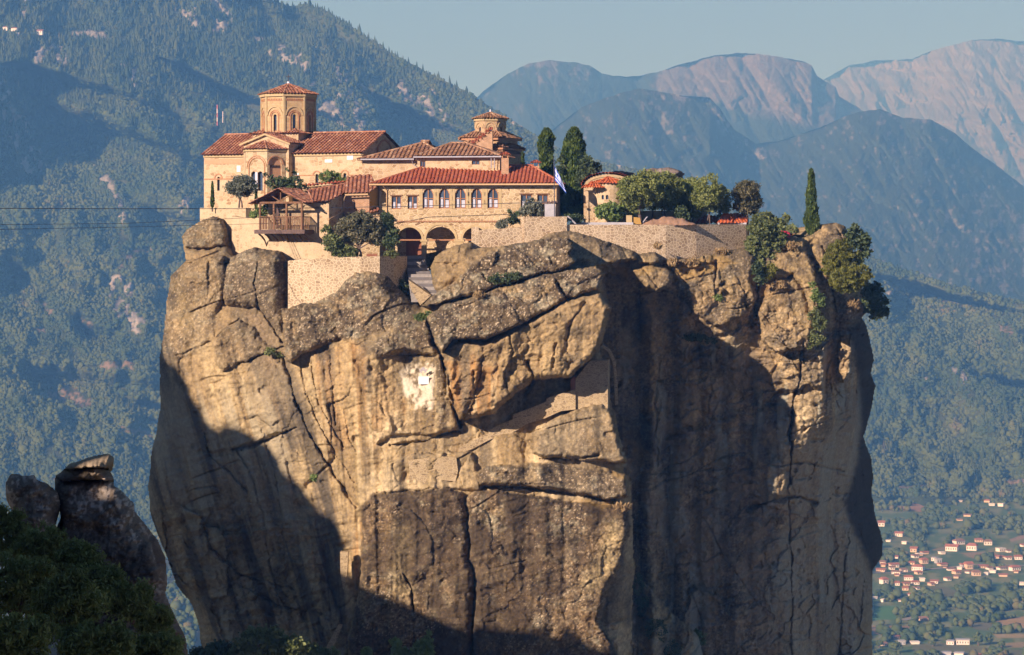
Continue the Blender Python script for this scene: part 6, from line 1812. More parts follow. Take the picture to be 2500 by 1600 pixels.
# masonry in the cliff face: the gate passage
GW = Frame(1410, 288.7, 6)
mb = MB()
mb.prism([GW.pt(*GW.sz(u, v)) for u, v in [(1405, 1010), (1484, 1000), (1484, 880), (1440, 882), (1405, 925)]], -GW.n * 2.5)
gt = mb.build('gate_wall', M['wall_cliff'], loc=P(1440, 1000, 288))
tag(gt, 'masonry wall closing the passage under the overhanging slab', 'wall')
mb = MB(); mb.prism([GW.pt(*GW.sz(u, v), 0.0) for u, v in [(1393, 958), (1404.5, 954), (1404.5, 918), (1393, 928)]], -GW.n * 0.12)
mb.build('door', M['wood_red'], gt)
SP = Frame(1330, 288.5, 2)
mb = MB()
poly = [(1405, 1000), (1370, 1004), (1330, 1022), (1290, 1034), (1250, 1058), (1200, 1072), (1150, 1098), (1118, 1108), (1122, 1092), (1150, 1078), (1192, 1058), (1192, 1050), (1222, 1036), (1252, 1024), (1252, 1013), (1292, 998), (1334, 981), (1334, 973), (1368, 962), (1405, 951)]
mb.prism([SP.pt(*SP.sz(u, v)) for u, v in poly], -SP.n * 0.7)
tag(mb.build('stair_parapet', M['wall_cliff'], loc=P(1250, 1060, 287.6)), 'stepped stone parapet climbing the cliff to the gate under the overhang', 'parapet')
mb = MB()
TW = Frame(1060, 287.4, 4)
mb.prism([TW.pt(*TW.sz(u, v)) for u, v in [(998, 1178), (1030, 1182), (1075, 1172), (1112, 1176), (1118, 1150), (1114, 1118), (1080, 1114), (1040, 1119), (996, 1124), (1000, 1150)]], -TW.n * 0.9)
tag(mb.build('ledge_wall', M['wall_cliff'], loc=P(1060, 1180, 287)), 'reddish rubble wall on the ledge below the whitewashed niche', 'wall')
mb = MB()
pts = [P(u, v, Y) for u, v, Y in [(1466, 846, 291), (1484, 858, 291.5), (1496, 885, 292), (1500, 930, 293), (1502, 990, 294)]]
for a, b in zip(pts[:-1], pts[1:]):
    mb.box(a, b - a, Vector((0, 2.0, 0)), Vector((0.3, 0, 0.12)))
tag(mb.build('channel_wall', M['wall_cliff'], loc=pts[-1]), 'narrow curved grey masonry rib in the shaded cleft right of the gate', 'wall')
# lower stair walls at the left foot of the slab
mb = MB(); mb.prism([P(u, v, 288.5) for u, v in [(830, 1348), (850, 1348), (849, 1380), (846, 1412), (838, 1440), (831, 1400)]], (0, 1.2, 0))
tag(mb.build('stair_parapet', M['wall_cliff'], loc=P(840, 1438, 288.6)), 'narrow masonry pier at the left edge of the dark lower slab', 'parapet')
mb = MB(); mb.prism([P(u, v, 287.5) for u, v in [(786, 1600), (826, 1526), (836, 1528), (806, 1600)]], (0, 0.8, 0))
tag(mb.build('stair_parapet', M['wall_cliff'], loc=P(800, 1598, 287.6)), 'sloping grey stair wall at the bottom edge of the picture', 'parapet')
# plaque in the whitewashed niche
yy_ = min(cliffY(u, v) for u in (1023, 1034, 1046) for v in (921, 930, 937)) - 0.12
pl = thing('memorial_plaque', 'white rectangular plaque on the whitewashed rock face', 'plaque', P(1034, 938, yy_))
mb = MB(); a, b = P(1021.5, 938.5, yy_), P(1047, 919.5, yy_)
mb.box(a, (b.x - a.x, 0, 0), (0, 0.09, 0), (0, 0, b.z - a.z)); mb.build('board', M['white'], pl)
mb = MB(); c = P(1033, 904, yy_)
mb.tube(c + Vector((0, 0.06, 0.1)), c + Vector((0, 0.0, 0.1)), 0.2, 0.18, 12)
for sx in (-1, 1): mb.prism([c + Vector((0.12 * sx, 0, 0.0)), c + Vector((0.42 * sx, 0, 0.16)), c + Vector((0.34 * sx, 0, -0.16)), c + Vector((0.1 * sx, 0, -0.34))], (0, 0.05, 0))
mb.build('carved_emblem', plain('worn_relief', (0.42, 0.38, 0.33), 0.9, 0.2, 6.0), pl)

# grey hut, flag and pole
hut = thing('concrete_hut', 'small grey concrete hut with rough stone roof beside the flagpole', 'hut', P(1343, 529, 302.6))
a = P(1330, 530, 302.6); w = 26 * K * 302.6
mb = MB(); mb.box(a, (w, 0, 0), (0, 1.6, 0), (0, 0, 32 * K * 302.6)); mb.build('wall', M['concrete'], hut)
mb = MB()
for i in range(14):
    c = a + Vector((rnd.uniform(0.0, w * 1.3), rnd.uniform(0, 1.4), 32 * K * 302.6 + rnd.uniform(0.02, 0.14)))
    mb.tube(c, c + Vector((rnd.uniform(-.1, .1), rnd.uniform(-.1, .1), 0.16)), rnd.uniform(0.15, 0.26), 0.1, 6)
mb.build('rubble_roof', M['wood_dark'], hut)
fp = thing('flagpole', 'thin dark flagpole in front of the tall cypress', 'flagpole', P(1354, 528, 301.9))
mb = MB(); mb.tube(P(1354, 529, 301.9), P(1352.5, 388, 301.9), 0.05, 0.035, 8); mb.build('pole', M['metal_dark'], fp)
mb = MB(); mb.box(P(1350, 463, 301.8), (0.25, 0, 0), (0, 0.2, 0), (0, 0, 0.2)); mb.build('spotlight', M['metal_dark'], fp)
nn, ww = 12, 24
fv_, ff_, fcol = [], [], []
top0, top1 = P(1353.5, 405, 301.85), P(1354.5, 440, 301.85)
tip0, tip1 = P(1372, 440, 301.5), P(1383, 473, 301.5)
for i in range(ww + 1):
    s = i / ww
    for j in range(nn + 1):
        q = j / nn
        p = (top0 * (1 - q) + top1 * q) * (1 - s) + (tip0 * (1 - q) + tip1 * q) * s
        p = p + Vector((0, 0.16 * math.sin(7 * s + 2 * q), 0))
        fv_.append(tuple(p))
        stripe = int(min(8.999, q * 9))
        blue = stripe % 2 == 0
        if s < 0.4 and q < 5 / 9: blue = not (abs(s - 0.2) < 0.045 or abs(q - 2.5 / 9) < 0.055)
        fcol.append((0.025, 0.10, 0.42) if blue else (0.75, 0.75, 0.75))
fl = np_mesh('flag', np.array(fv_), grid_faces(ww + 1, nn + 1), vcol('flag_cloth', 0.8), None, True, {'col': np.array(fcol)}, loc=top1)
tag(fl, 'blue and white striped flag hanging from the flagpole', 'flag')

# cables
for i, (pts, lb) in enumerate([([(-30, 509, 250), (300, 510, 280), (650, 510, 300.5), (1000, 504, 303.5), (1330, 494, 302.6)], 'black cable crossing at window height to the grey hut'),
                               ([(-30, 549, 250), (300, 546, 280), (655, 530, 300.3)], 'upper of two thin cables running from the balcony to the left'),
                               ([(-30, 561, 250), (300, 555, 280), (655, 546, 300.3)], 'lower of two thin cables running from the balcony to the left')]):
    w = [P(*p) for p in pts]
    cu = []
    for a, b in zip(w[:-1], w[1:]):
        cu += [a.lerp(b, k / 8) for k in range(8)]
    cu.append(w[-1])
    mb = MB().path(cu, 0.032 if i == 0 else 0.02, 5)
    tag(mb.build('cable', M['cable'], loc=cu[-1]), lb, 'cable')

# things lying on the terrace behind the long wall
mb = MB(); a, b = P(1392, 549, 302.6), P(1545, 541, 304)
mb.box(Vector((a.x, 302.9, a.z - 0.3)), (b.x - a.x, 0, 0), (0, 1.2, 0), (0, 0, 0.55))
tag(mb.build('concrete_ledge', M['concrete'], loc=a), 'grey concrete ledge just behind the long wall', 'ledge')
mb = MB(); a, b = P(1529, 548, 303.4), P(1543, 526, 303.4)
mb.box(a, (b.x - a.x, 0, 0), (0, 0.5, 0), (0, 0, b.z - a.z))
tag(mb.build('gate_post', M['trim'], loc=a), 'short square stone post behind the long wall', 'post')
mb = MB(); mb.prism([P(1544, 547, 303.6), P(1566, 548, 303.6), P(1562, 532, 303.6), P(1545, 530, 303.6)], (0, 0.4, 0))
tag(mb.build('stone_slab', M['ochre'], loc=P(1555, 547, 303.7)), 'tan stone slab leaning next to the square post', 'slab')
mb = MB(); mb.box(P(1384, 529, 301.4), P(1404, 548, 301.6) - P(1384, 529, 301.4), (0, 0.25, 0), (0.12, 0, 0.1))
tag(mb.build('plank', M['gutter'], loc=P(1400, 548, 301.6)), 'pale plank leaning against the end of the tall wall block', 'plank')
mb = MB(); mb.box(P(1566, 546, 303.9), P(1578, 530, 303.9) - P(1566, 546, 303.9), (0, 0.3, 0), (0.16, 0, 0.06))
tag(mb.build('plank', M['gutter'], loc=P(1570, 545, 304)), 'pale board propped at the left end of the dirt heap', 'plank')
mu, mv = np.meshgrid(np.linspace(0, 1, 60), np.linspace(0, 1, 24))
mx = P(1556, 549, 304.4).x + (P(1700, 549, 304.4).x - P(1556, 549, 304.4).x) * mu
my = 303.6 + 2.6 * mv
mz = P(1600, 550, 304).z + 0.95 * np.sin(math.pi * np.clip(mv * 1.2, 0, 1)) * np.clip(np.sin(math.pi * mu), 0, 1) ** 0.6 * (0.8 + 0.3 * fbm(mu * 9, mv * 3, oct=3, seed=400)) + 0.08 * fbm(mu * 30, mv * 9, oct=3, seed=401)
o = np_mesh('dirt_heap', np.stack([mx, my, mz], -1).reshape(-1, 3), grid_faces(24, 60), M['earth'], None, True, loc=P(1628, 550, 304.5))
tag(o, 'heap of brown dirt behind the long wall', 'heap')
stone_wall('garden_wall', 'low pale wall in the shade behind the orchard trunks', 'wall', [(1490, 312, 516, 560), (1620, 313, 515, 560), (1725, 314, 514, 560)], 0.5, M['wall_old'])
# red sheet near the shrub on the cliff edge
mb = MB()
mb.prism([P(u, v, 308.5) for u, v in [(1907, 566), (1914, 564), (1928, 572), (1930, 580), (1921, 585), (1912, 580)]], (0.1, 0.7, 0.15))
tag(mb.build('plastic_sheet', M['red_cloth'], loc=P(1918, 585, 308.6)), 'bright red plastic sheet lying beside the big cliff edge shrub', 'sheet')
mb = MB(); mb.tube(P(1924, 581, 308.3), P(1941, 570, 308.6), 0.06, 0.04)
tag(mb.build('wooden_pole', M['wood_light'], loc=P(1924, 581, 308.3)), 'short pale pole sticking up next to the red sheet', 'pole')
# planter on the terrace
mb = MB(); mb.box(P(*Z4(1335, 935), 296.6), (P(*Z4(1455, 935), 296.6).x - P(*Z4(1335, 935), 296.6).x, 0, 0), (0, 0.3, 0), (0, 0, 0.18))
for i in range(9): mb.box(P(*Z4(1337 + i * 13, 918), 296.62), (0.09, 0, 0), (0, 0.2, 0), (0, 0, 0.14))
tag(mb.build('planter', M['wood_red'], loc=P(*Z4(1395, 935), 296.6)), 'low reddish planter box on the terrace wall', 'planter')

# rock outcrops behind the trees
def rock_blob(name, label, cat, c, size, seed, colr=(0.19, 0.15, 0.11), kind=None):
    n = 40
    th, ph_ = np.meshgrid(np.linspace(0.02, math.pi - 0.02, n), np.linspace(0, 2 * math.pi, 2 * n))
    d = np.stack([np.sin(th) * np.cos(ph_), np.sin(th) * np.sin(ph_), np.cos(th)], -1)
    r = 1 + 0.55 * fbm(d[..., 0] * 1.6 + seed, d[..., 1] * 1.6, d[..., 2] * 1.6, oct=4, seed=seed) + 0.08 * fbm(d[..., 0] * 7, d[..., 1] * 7, d[..., 2] * 7, oct=2, seed=seed + 1)
    v = d * r[..., None] * np.array(size) + np.array(c)
    k = fbm(d[..., 0] * 3, d[..., 1] * 3, d[..., 2] * 5, oct=4, seed=seed + 2)
    cl = lerp3(np.array(colr) * 0.6, np.array(colr) * 1.35, sstep(-0.4, 0.4, k))
    o = np_mesh(name, v.reshape(-1, 3), grid_faces(2 * n, n), M['cliff'], None, True, {'col': cl.reshape(-1, 3)}, loc=c)
    return tag(o, label, cat, kind=kind)
rock_blob('rock_outcrop', 'rounded brown rock behind the chapel roof', 'rock', P(1510, 436, 318), (2.2, 2.5, 0.75), 5)
rock_blob('rock_outcrop', 'broad brown rock rising above the orchard trees', 'rock', P(1612, 434, 318), (2.4, 2.5, 1.1), 8)
# ---------------------------------------------------------------- trees and plants
def leaf_quads(pos, size, seed, up=0.0, aspect=1.6, tone=None, dirs=None):
    r = np.random.default_rng(seed)
    n = len(pos)
    a = r.normal(0, 1, (n, 3)); a[:, 2] += up
    if dirs is not None: a = a * 0.45 + dirs
    a /= np.linalg.norm(a, axis=1, keepdims=True)
    b = r.normal(0, 1, (n, 3)); b -= (b * a).sum(1, keepdims=True) * a
    b /= np.linalg.norm(b, axis=1, keepdims=True)
    s = size * r.uniform(0.6, 1.3, (n, 1))
    l, w = a * s * aspect * 0.5, b * s * 0.5
    v = np.stack([pos - l, pos + w * 0.9 - l * 0.1, pos + l, pos - w * 0.9 + l * 0.1], 1).reshape(-1, 3)
    f = np.arange(4 * n).reshape(-1, 4)
    t = np.repeat(np.clip(tone if tone is not None else r.uniform(0, 1, n), 0, 1), 4)
    return v, f, t

def clumps(lobes, nclump, nleaf, spread, seed, shell=0.55):
    """leaf positions in clumps inside a set of ellipsoid lobes (centre, radii); returns positions and tones"""
    r = np.random.default_rng(seed)
    vol = np.array([l[1][0] * l[1][1] * l[1][2] for l in lobes]); vol = vol / vol.sum()
    k = r.choice(len(lobes), nclump, p=vol)
    d = r.normal(0, 1, (nclump, 3)); d /= np.linalg.norm(d, axis=1, keepdims=True)
    rad = shell + (1 - shell) * r.uniform(0, 1, (nclump, 1)) ** 0.6
    c = np.array([l[0] for l in lobes])[k] + d * rad * np.array([l[1] for l in lobes])[k]
    ctone = r.uniform(0.1, 0.9, nclump)
    pos = np.repeat(c, nleaf, 0) + r.normal(0, spread, (nclump * nleaf, 3)) * np.array([1, 1, 0.75])
    tone = np.repeat(ctone, nleaf) * 0.75 + r.uniform(0, 0.3, nclump * nleaf)
    return pos, tone

LEAF = {'olive': leafmat('olive_leaves', (0.09, 0.105, 0.062), (0.26, 0.27, 0.17)),
        'broad': leafmat('broad_leaves', (0.060, 0.090, 0.026), (0.24, 0.26, 0.08)),
        'orchard': leafmat('orchard_leaves', (0.10, 0.135, 0.03), (0.34, 0.36, 0.10)),
        'dark': leafmat('dark_leaves', (0.030, 0.052, 0.022), (0.125, 0.165, 0.06)),
        'cypress': leafmat('cypress_leaves', (0.030, 0.060, 0.012), (0.15, 0.20, 0.035)),
        'brown': leafmat('browning_leaves', (0.05, 0.06, 0.026), (0.22, 0.19, 0.085)),
        'broom': leafmat('broom_leaves', (0.085, 0.098, 0.014), (0.22, 0.215, 0.038)),
        'bright': leafmat('bright_leaves', (0.08, 0.13, 0.03), (0.24, 0.31, 0.08)),
        'dry': leafmat('dry_grass', (0.20, 0.13, 0.05), (0.45, 0.32, 0.14), 0.9, 0.1),
        'oleander': leafmat('oleander_leaves', (0.07, 0.085, 0.036), (0.28, 0.25, 0.13)),
        'fore': leafmat('foreground_leaves', (0.075, 0.105, 0.026), (0.30, 0.33, 0.09))}

def limbs(mb, base, tips, r0, seed, fork=0.35):
    rr = random.Random(seed)
    top = sum((Vector(t) for t in tips), Vector()) / len(tips)
    f = base.lerp(top, fork)
    f += Vector((rr.uniform(-.15, .15), rr.uniform(-.15, .15), 0))
    mid = base.lerp(f, 0.5) + Vector((rr.uniform(-.08, .08), 0, 0))
    mb.tube(base - Vector((0, 0, 0.5)), mid, r0 * 1.15, r0 * 0.9, 8); mb.tube(mid, f, r0 * 0.9, r0 * 0.7, 8)
    for t in tips:
        t = Vector(t)
        m = f.lerp(t, 0.5) + Vector((rr.uniform(-.25, .25), rr.uniform(-.25, .25), rr.uniform(0, .3)))
        mb.tube(f, m, r0 * 0.6, r0 * 0.36, 6); mb.tube(m, t, r0 * 0.36, r0 * 0.12, 5)
    return mb

def round_tree(name, label, cat, u, vb, Y, hpx, wpx, leaf, lobes=None, nclump=150, nleaf=22, size=0.26, trunk=0.14, crown_from=0.28, seed=1, group=None, stems=1, aspect=1.7, spread=0.17, up=0.0):
    b = P(u, vb, Y)
    H, Wd = hpx * K * Y, wpx * K * Y
    t = thing(name, label, cat, b, group)
    r = random.Random(seed)
    if lobes is None:
        lobes = []
        for i in range(6):
            a = r.uniform(0, 6.28); q = r.uniform(0.1, 0.32)
            zc = crown_from + (1 - crown_from) * r.uniform(0.32, 0.74)
            lobes.append((math.cos(a) * q * Wd, math.sin(a) * q * Wd, zc * H, r.uniform(0.2, 0.3) * Wd, r.uniform(0.2, 0.3) * Wd, r.uniform(0.16, 0.26) * H))
        lobes.append((0, 0, H * (crown_from + (1 - crown_from) * 0.5), 0.38 * Wd, 0.38 * Wd, H * (1 - crown_from) * 0.42))
        lobes.append((r.uniform(-.1, .1) * Wd, 0, H * (1 - 0.2), 0.22 * Wd, 0.22 * Wd, H * 0.18))
    L = [((b.x + l[0], b.y + l[1], b.z + l[2]), (l[3], l[4], l[5])) for l in lobes]
    pos, tone = clumps(L, nclump, nleaf, spread, seed)
    v, f, tt = leaf_quads(pos, size, seed + 1, up, aspect, tone)
    mb = MB()
    for s in range(stems):
        o = Vector(((s - (stems - 1) / 2) * 0.45, r.uniform(-.2, .2), 0))
        tips = [Vector(l[0]) for l in L]
        limbs(mb, b + o, tips if stems == 1 else r.sample(tips, min(4, len(tips))), trunk, seed + s, 0.4)
    mb.build('trunk', M['bark'], t)
    np_mesh('crown', v, f, LEAF[leaf], t, False, {'tone': tt})
    return t

def cypress(label, u, vb, Y, hpx, wpx, leaf='cypress', n=5200, size=0.2, seed=1, flat=False, name='cypress_tree', tpow=0.75, group=None):
    b = P(u, vb, Y); H, Wd = hpx * K * Y, wpx * K * Y
    t = thing(name, label, 'cypress', b, group)
    r = np.random.default_rng(seed)
    z = r.uniform(0.02, 1, n) ** 0.95
    prof = np.minimum(1, (z / 0.16) ** 0.6) * ((1 - z) ** tpow if not flat else np.where(z < 0.86, 0.9 + 0.25 * z, 1.1 * np.clip((1.06 - z) / 0.2, 0, 1))) * (1.12 if not flat else 0.8)
    a = r.uniform(0, 2 * math.pi, n)
    lump = 1 + 0.25 * vnoise(a * 1.3 + 5, z * H * 1.1, seed=seed) + 0.14 * vnoise(a * 3.1, z * H * 3, seed=seed + 3)
    rr = Wd / 2 * prof * lump * r.uniform(0.72, 1.03, n)
    pos = np.stack([b.x + rr * np.cos(a), b.y + rr * np.sin(a), b.z + z * H], -1)
    dirs = np.stack([0.35 * np.cos(a), 0.35 * np.sin(a), np.full(n, 1.1)], -1)
    tone = 0.45 + 0.5 * vnoise(a * 2.2, z * H * 1.6, seed=seed + 7) + r.normal(0, 0.16, n)
    v, f, tt = leaf_quads(pos, size, seed + 1, 0, 2.4, tone, dirs)
    np_mesh('crown', v, f, LEAF[leaf], t, False, {'tone': tt})
    mb = MB().tube(b - Vector((0, 0, 0.4)), b + Vector((0, 0, H * 0.85)), min(0.2, Wd * 0.22), 0.03, 8)
    mb.build('trunk', M['bark'], t)
    return t

def shrub(name, label, cat, lobes_px, Y, leaf, nclump=90, nleaf=22, size=0.2, seed=1, depth=0.8, spread=0.14, group=None, up=0.2, aspect=1.7, stem=True, thing_loc=None):
    """lobes in photo pixels: (u, v, ru, rv)"""
    L = []
    for i, (u, v, ru, rv) in enumerate(lobes_px):
        c = P(u, v, Y + (0.3 * ((i * 7) % 3 - 1)))
        L.append(((c.x, c.y, c.z), (ru * K * Y, ru * K * Y * depth, rv * K * Y)))
    base = P(sum(l[0] for l in lobes_px) / len(lobes_px), max(l[1] + l[3] for l in lobes_px), Y)
    t = thing(name, label, cat, base, group)
    pos, tone = clumps(L, nclump, nleaf, spread, seed)
    v, f, tt = leaf_quads(pos, size, seed + 1, up, aspect, tone)
    np_mesh('foliage', v, f, LEAF[leaf], t, False, {'tone': tt})
    if stem:
        mb = MB()
        for l in L: mb.tube(base - Vector((0, 0, 0.1)), Vector(l[0]), 0.05, 0.02, 5)
        mb.build('stems', M['bark'], t)
    return t

# church side
cypress('tiny slim cypress at the left end of the domed church', 518.5, 508, 310.5, 64, 9.5, n=900, size=0.13, seed=11, tpow=0.5)
cypress('slender dark cypress sapling right of the olive tree', 625, 512, 308.5, 60, 7, n=700, size=0.12, seed=12, tpow=0.5)
round_tree('olive_tree', 'grey green olive tree against the church front', 'tree', 587, 508, 309.0, 82, 80, 'olive', nclump=190, nleaf=36, size=0.13, crown_from=0.25, seed=13, stems=2, trunk=0.1, aspect=2.2)
shrub('fir_tree', 'dark spiky young fir in front of the brick bay', 'tree', [(697, 415, 5, 14), (690, 440, 22, 12), (680, 452, 34, 12), (718, 448, 20, 16), (665, 440, 16, 8), (720, 425, 4, 18), (735, 452, 14, 6), (652, 425, 8, 8), (700, 462, 30, 8)], 306.8, 'dark', 120, 22, 0.19, 14, 0.9, 0.13)
shrub('flowering_shrub', 'small leafy shrub on the wall top left of the balcony', 'shrub', [(640, 517, 14, 12), (652, 508, 8, 9), (622, 524, 12, 6)], 304.6, 'bright', 50, 20, 0.17, 15)
shrub('rosemary_bush', 'feathery green bush behind the long low red roof', 'shrub', [(795, 432, 14, 14), (818, 436, 14, 12), (808, 420, 4, 16), (834, 440, 10, 8)], 311, 'bright', 60, 22, 0.14, 16, aspect=2.6)
# terrace
round_tree('oleander_tree', 'big bushy tree on the terrace with several bare stems', 'tree', 872, 632, 298.6, 118, 150, 'oleander', lobes=[(-1.9, 0, 2.0, 1.1, 1.1, 1.15), (-0.9, 0.2, 3.2, 1.3, 1.2, 1.2), (0.4, 0, 3.7, 1.5, 1.3, 1.15), (1.4, 0.1, 3.0, 1.2, 1.1, 1.1), (-2.3, 0, 1.4, 0.8, 0.9, 1.0), (0.2, 0.3, 2.6, 1.5, 1.2, 0.9), (2.2, 0.2, 2.4, 0.9, 0.9, 0.8)], nclump=340, nleaf=44, size=0.155, trunk=0.12, seed=21, stems=3, aspect=2.2)
shrub('laurel_bush', 'glossy green bush at the foot of the big terrace tree', 'shrub', [(815, 598, 22, 26), (840, 612, 20, 16), (800, 575, 14, 24), (862, 616, 12, 10)], 297.6, 'broad', 90, 24, 0.2, 22)
round_tree('citrus_tree', 'dark green tree right of the big terrace tree beside the first arch', 'tree', 940, 632, 299.6, 112, 62, 'dark', lobes=[(0.2, 0, 3.9, 0.7, 0.7, 0.8), (-0.3, 0, 2.9, 1.0, 0.9, 0.8), (0.6, 0, 2.6, 0.9, 0.8, 0.8), (-0.7, 0, 2.2, 0.9, 0.8, 0.7), (0.2, 0, 1.9, 1.0, 0.8, 0.5)], nclump=170, nleaf=24, size=0.22, trunk=0.08, seed=23)
round_tree('young_tree', 'pale stemmed young tree in front of the first arch', 'tree', 954, 628, 297.6, 52, 34, 'dark', nclump=36, nleaf=16, size=0.18, trunk=0.05, seed=24, crown_from=0.45)
shrub('potted_shrub', 'low green shrub at the right end of the terrace wall', 'shrub', [(957, 620, 12, 6), (940, 622, 8, 5)], 297.6, 'broad', 26, 18, 0.14, 25)
# hut side
shrub('olive_bush', 'grey green olive bush in front of the right hand windows', 'shrub', [(1290, 510, 20, 16), (1312, 512, 18, 18), (1300, 498, 14, 12), (1275, 520, 14, 8)], 303.4, 'olive', 90, 24, 0.15, 31, aspect=2.2)
shrub('young_pine', 'sparse little pine above the low garden wall', 'shrub', [(1256, 525, 10, 8), (1250, 540, 12, 6), (1262, 538, 10, 8), (1245, 518, 4, 6)], 302.2, 'dark', 34, 16, 0.15, 32, aspect=2.4)
shrub('round_bush', 'small round bush on the low garden wall', 'shrub', [(1224.5, 547, 11, 10)], 301.6, 'olive', 40, 22, 0.12, 33, up=1.2, aspect=2.4)
cypress('tall full cypress right of the flagpole', 1402, 540, 310.5, 226, 82, n=13000, size=0.21, seed=34, tpow=0.40)
cypress('broad flat topped cypress left of the flagpole', 1335, 460, 312, 144, 42, n=6000, size=0.2, seed=35, flat=True)
cypress('sliver of slim cypress beside the small domed church', 1276, 420, 316, 48, 11, n=700, size=0.15, seed=36)
shrub('pine_tree', 'dark ragged pine half hidden behind the tall cypress', 'tree', [(1432, 400, 18, 16), (1445, 420, 22, 16), (1458, 408, 10, 8), (1425, 432, 20, 14), (1370, 400, 10, 24)], 309, 'dark', 110, 22, 0.2, 37, aspect=2.4)
shrub('fallen_branches', 'dark tangle of low shrubs at the foot of the tall cypress', 'shrub', [(1394, 530, 16, 8), (1412, 534, 14, 8)], 302.4, 'dark', 30, 18, 0.16, 38)
# orchard
round_tree('fig_tree', 'low pale green fig tree just behind the long wall', 'tree', 1490, 550, 303.8, 56, 86, 'bright', nclump=110, nleaf=18, size=0.24, trunk=0.07, seed=41, crown_from=0.15)
OG = 'orchard trees behind the long wall'
round_tree('almond_tree', 'left end orchard tree partly covering the round chapel', 'tree', 1528, 545, 310.0, 104, 88, 'orchard', nclump=190, nleaf=38, size=0.145, trunk=0.13, seed=42, group=OG, aspect=2.2)
round_tree('almond_tree', 'large orchard tree with thick dark trunk above the dirt heap', 'tree', 1566, 545, 305.2, 126, 128, 'orchard', nclump=300, nleaf=40, size=0.145, trunk=0.2, seed=43, group=OG, aspect=2.2)
round_tree('almond_tree', 'tallest orchard tree in the middle of the row with two thin trunks', 'tree', 1622, 545, 309.6, 130, 132, 'orchard', nclump=320, nleaf=40, size=0.145, trunk=0.12, seed=44, group=OG, stems=2, aspect=2.2)
round_tree('almond_tree', 'olive green orchard tree behind the right end of the dirt heap', 'tree', 1674, 545, 313.6, 116, 116, 'orchard', nclump=240, nleaf=38, size=0.145, trunk=0.12, seed=45, group=OG, aspect=2.2)
round_tree('almond_tree', 'airy orchard tree with forked stems left of the orange roof', 'tree', 1728, 552, 309.6, 122, 100, 'orchard', nclump=150, nleaf=36, size=0.145, trunk=0.08, seed=46, group=OG, stems=2, aspect=2.2)
round_tree('almond_tree', 'orchard tree squeezed between the thick trunked one and the tallest', 'tree', 1594, 545, 308.6, 122, 96, 'orchard', nclump=220, nleaf=40, size=0.145, trunk=0.1, seed=143, group=OG, aspect=2.2, crown_from=0.18)
round_tree('almond_tree', 'orchard tree with low crown right of the tallest one', 'tree', 1652, 545, 313.0, 106, 92, 'orchard', nclump=200, nleaf=40, size=0.145, trunk=0.1, seed=144, group=OG, aspect=2.2, crown_from=0.15)
round_tree('almond_tree', 'small orchard tree between the row and the orange roof', 'tree', 1700, 550, 314.5, 84, 70, 'orchard', nclump=120, nleaf=36, size=0.145, trunk=0.08, seed=145, group=OG, aspect=2.2, crown_from=0.1)
round_tree('almond_tree', 'low bushy orchard tree right of the round chapel apse', 'tree', 1542, 548, 306.0, 88, 84, 'orchard', nclump=170, nleaf=40, size=0.14, trunk=0.08, seed=146, group=OG, aspect=2.2, crown_from=0.08)
round_tree('almond_tree', 'leafy orchard tree standing just left of the airy forked one', 'tree', 1690, 548, 311.5, 108, 96, 'orchard', nclump=200, nleaf=40, size=0.14, trunk=0.08, seed=147, group=OG, aspect=2.2, crown_from=0.1)
round_tree('almond_tree', 'small pale green orchard tree right of the airy forked one', 'tree', 1762, 548, 313.5, 92, 64, 'orchard', nclump=120, nleaf=38, size=0.14, trunk=0.07, seed=148, group=OG, aspect=2.2, crown_from=0.1)
shrub('dark_bush', 'dense dark bush under the orchard trees', 'shrub', [(1662, 518, 16, 16), (1668, 530, 12, 10)], 306.8, 'dark', 50, 24, 0.17, 47)
round_tree('walnut_tree', 'dark brownish tree behind the orange roofed shed', 'tree', 1824, 545, 312, 106, 96, 'brown', nclump=260, nleaf=40, size=0.15, trunk=0.14, seed=48, crown_from=0.12)
shrub('hedge_plants', 'green shrubs between the brownish tree and the cliff edge', 'shrub', [(1860, 530, 26, 12), (1895, 545, 22, 14), (1915, 535, 10, 10), (1935, 560, 18, 8)], 311.5, 'broad', 90, 24, 0.2, 49)
shrub('edge_shrub', 'large tangled green shrub hanging over the cliff edge at the end of the long wall', 'shrub', [(1860, 560, 34, 26), (1850, 600, 30, 30), (1890, 590, 28, 28), (1870, 630, 22, 24), (1905, 565, 18, 16), (1878, 660, 12, 18)], 305.6, 'broad', 260, 26, 0.2, 50)
shrub('gully_shrub', 'dark shrub in the gully below the hanging shrub', 'shrub', [(1848, 655, 10, 16), (1856, 680, 12, 14)], 302.6, 'dark', 40, 22, 0.18, 51)
shrub('gully_shrub', 'yellowish shrub on the slope right of the gully', 'shrub', [(1880, 660, 16, 16), (1872, 680, 12, 12)], 303.4, 'broom', 50, 18, 0.15, 52)
cypress('lone narrow cypress near the right end of the rock', 1981, 576, 311, 162, 32, 'cypress', 4200, 0.19, 53, tpow=0.5)
shrub('broom_bush', 'upper rounded olive green bush on the right cliff edge', 'shrub', [(2050, 625, 36, 34), (2075, 640, 26, 28), (2030, 650, 24, 26), (2052, 600, 18, 14)], 304.6, 'broom', 300, 30, 0.15, 54, up=0.9, aspect=2.4, spread=0.12)
shrub('broom_bush', 'lower rounded olive green bush on the right cliff edge', 'shrub', [(2075, 680, 46, 30), (2100, 668, 28, 22), (2050, 685, 26, 24), (2070, 700, 30, 14)], 303.6, 'broom', 320, 30, 0.15, 55, up=0.9, aspect=2.4, spread=0.12)
shrub('fig_tree', 'dark fig tree on the skyline at the right edge of the rock', 'tree', [(2090, 560, 16, 12), (2105, 590, 18, 20), (2112, 615, 12, 14), (2080, 585, 16, 22), (2098, 630, 10, 14)], 309.5, 'dark', 120, 18, 0.26, 56)
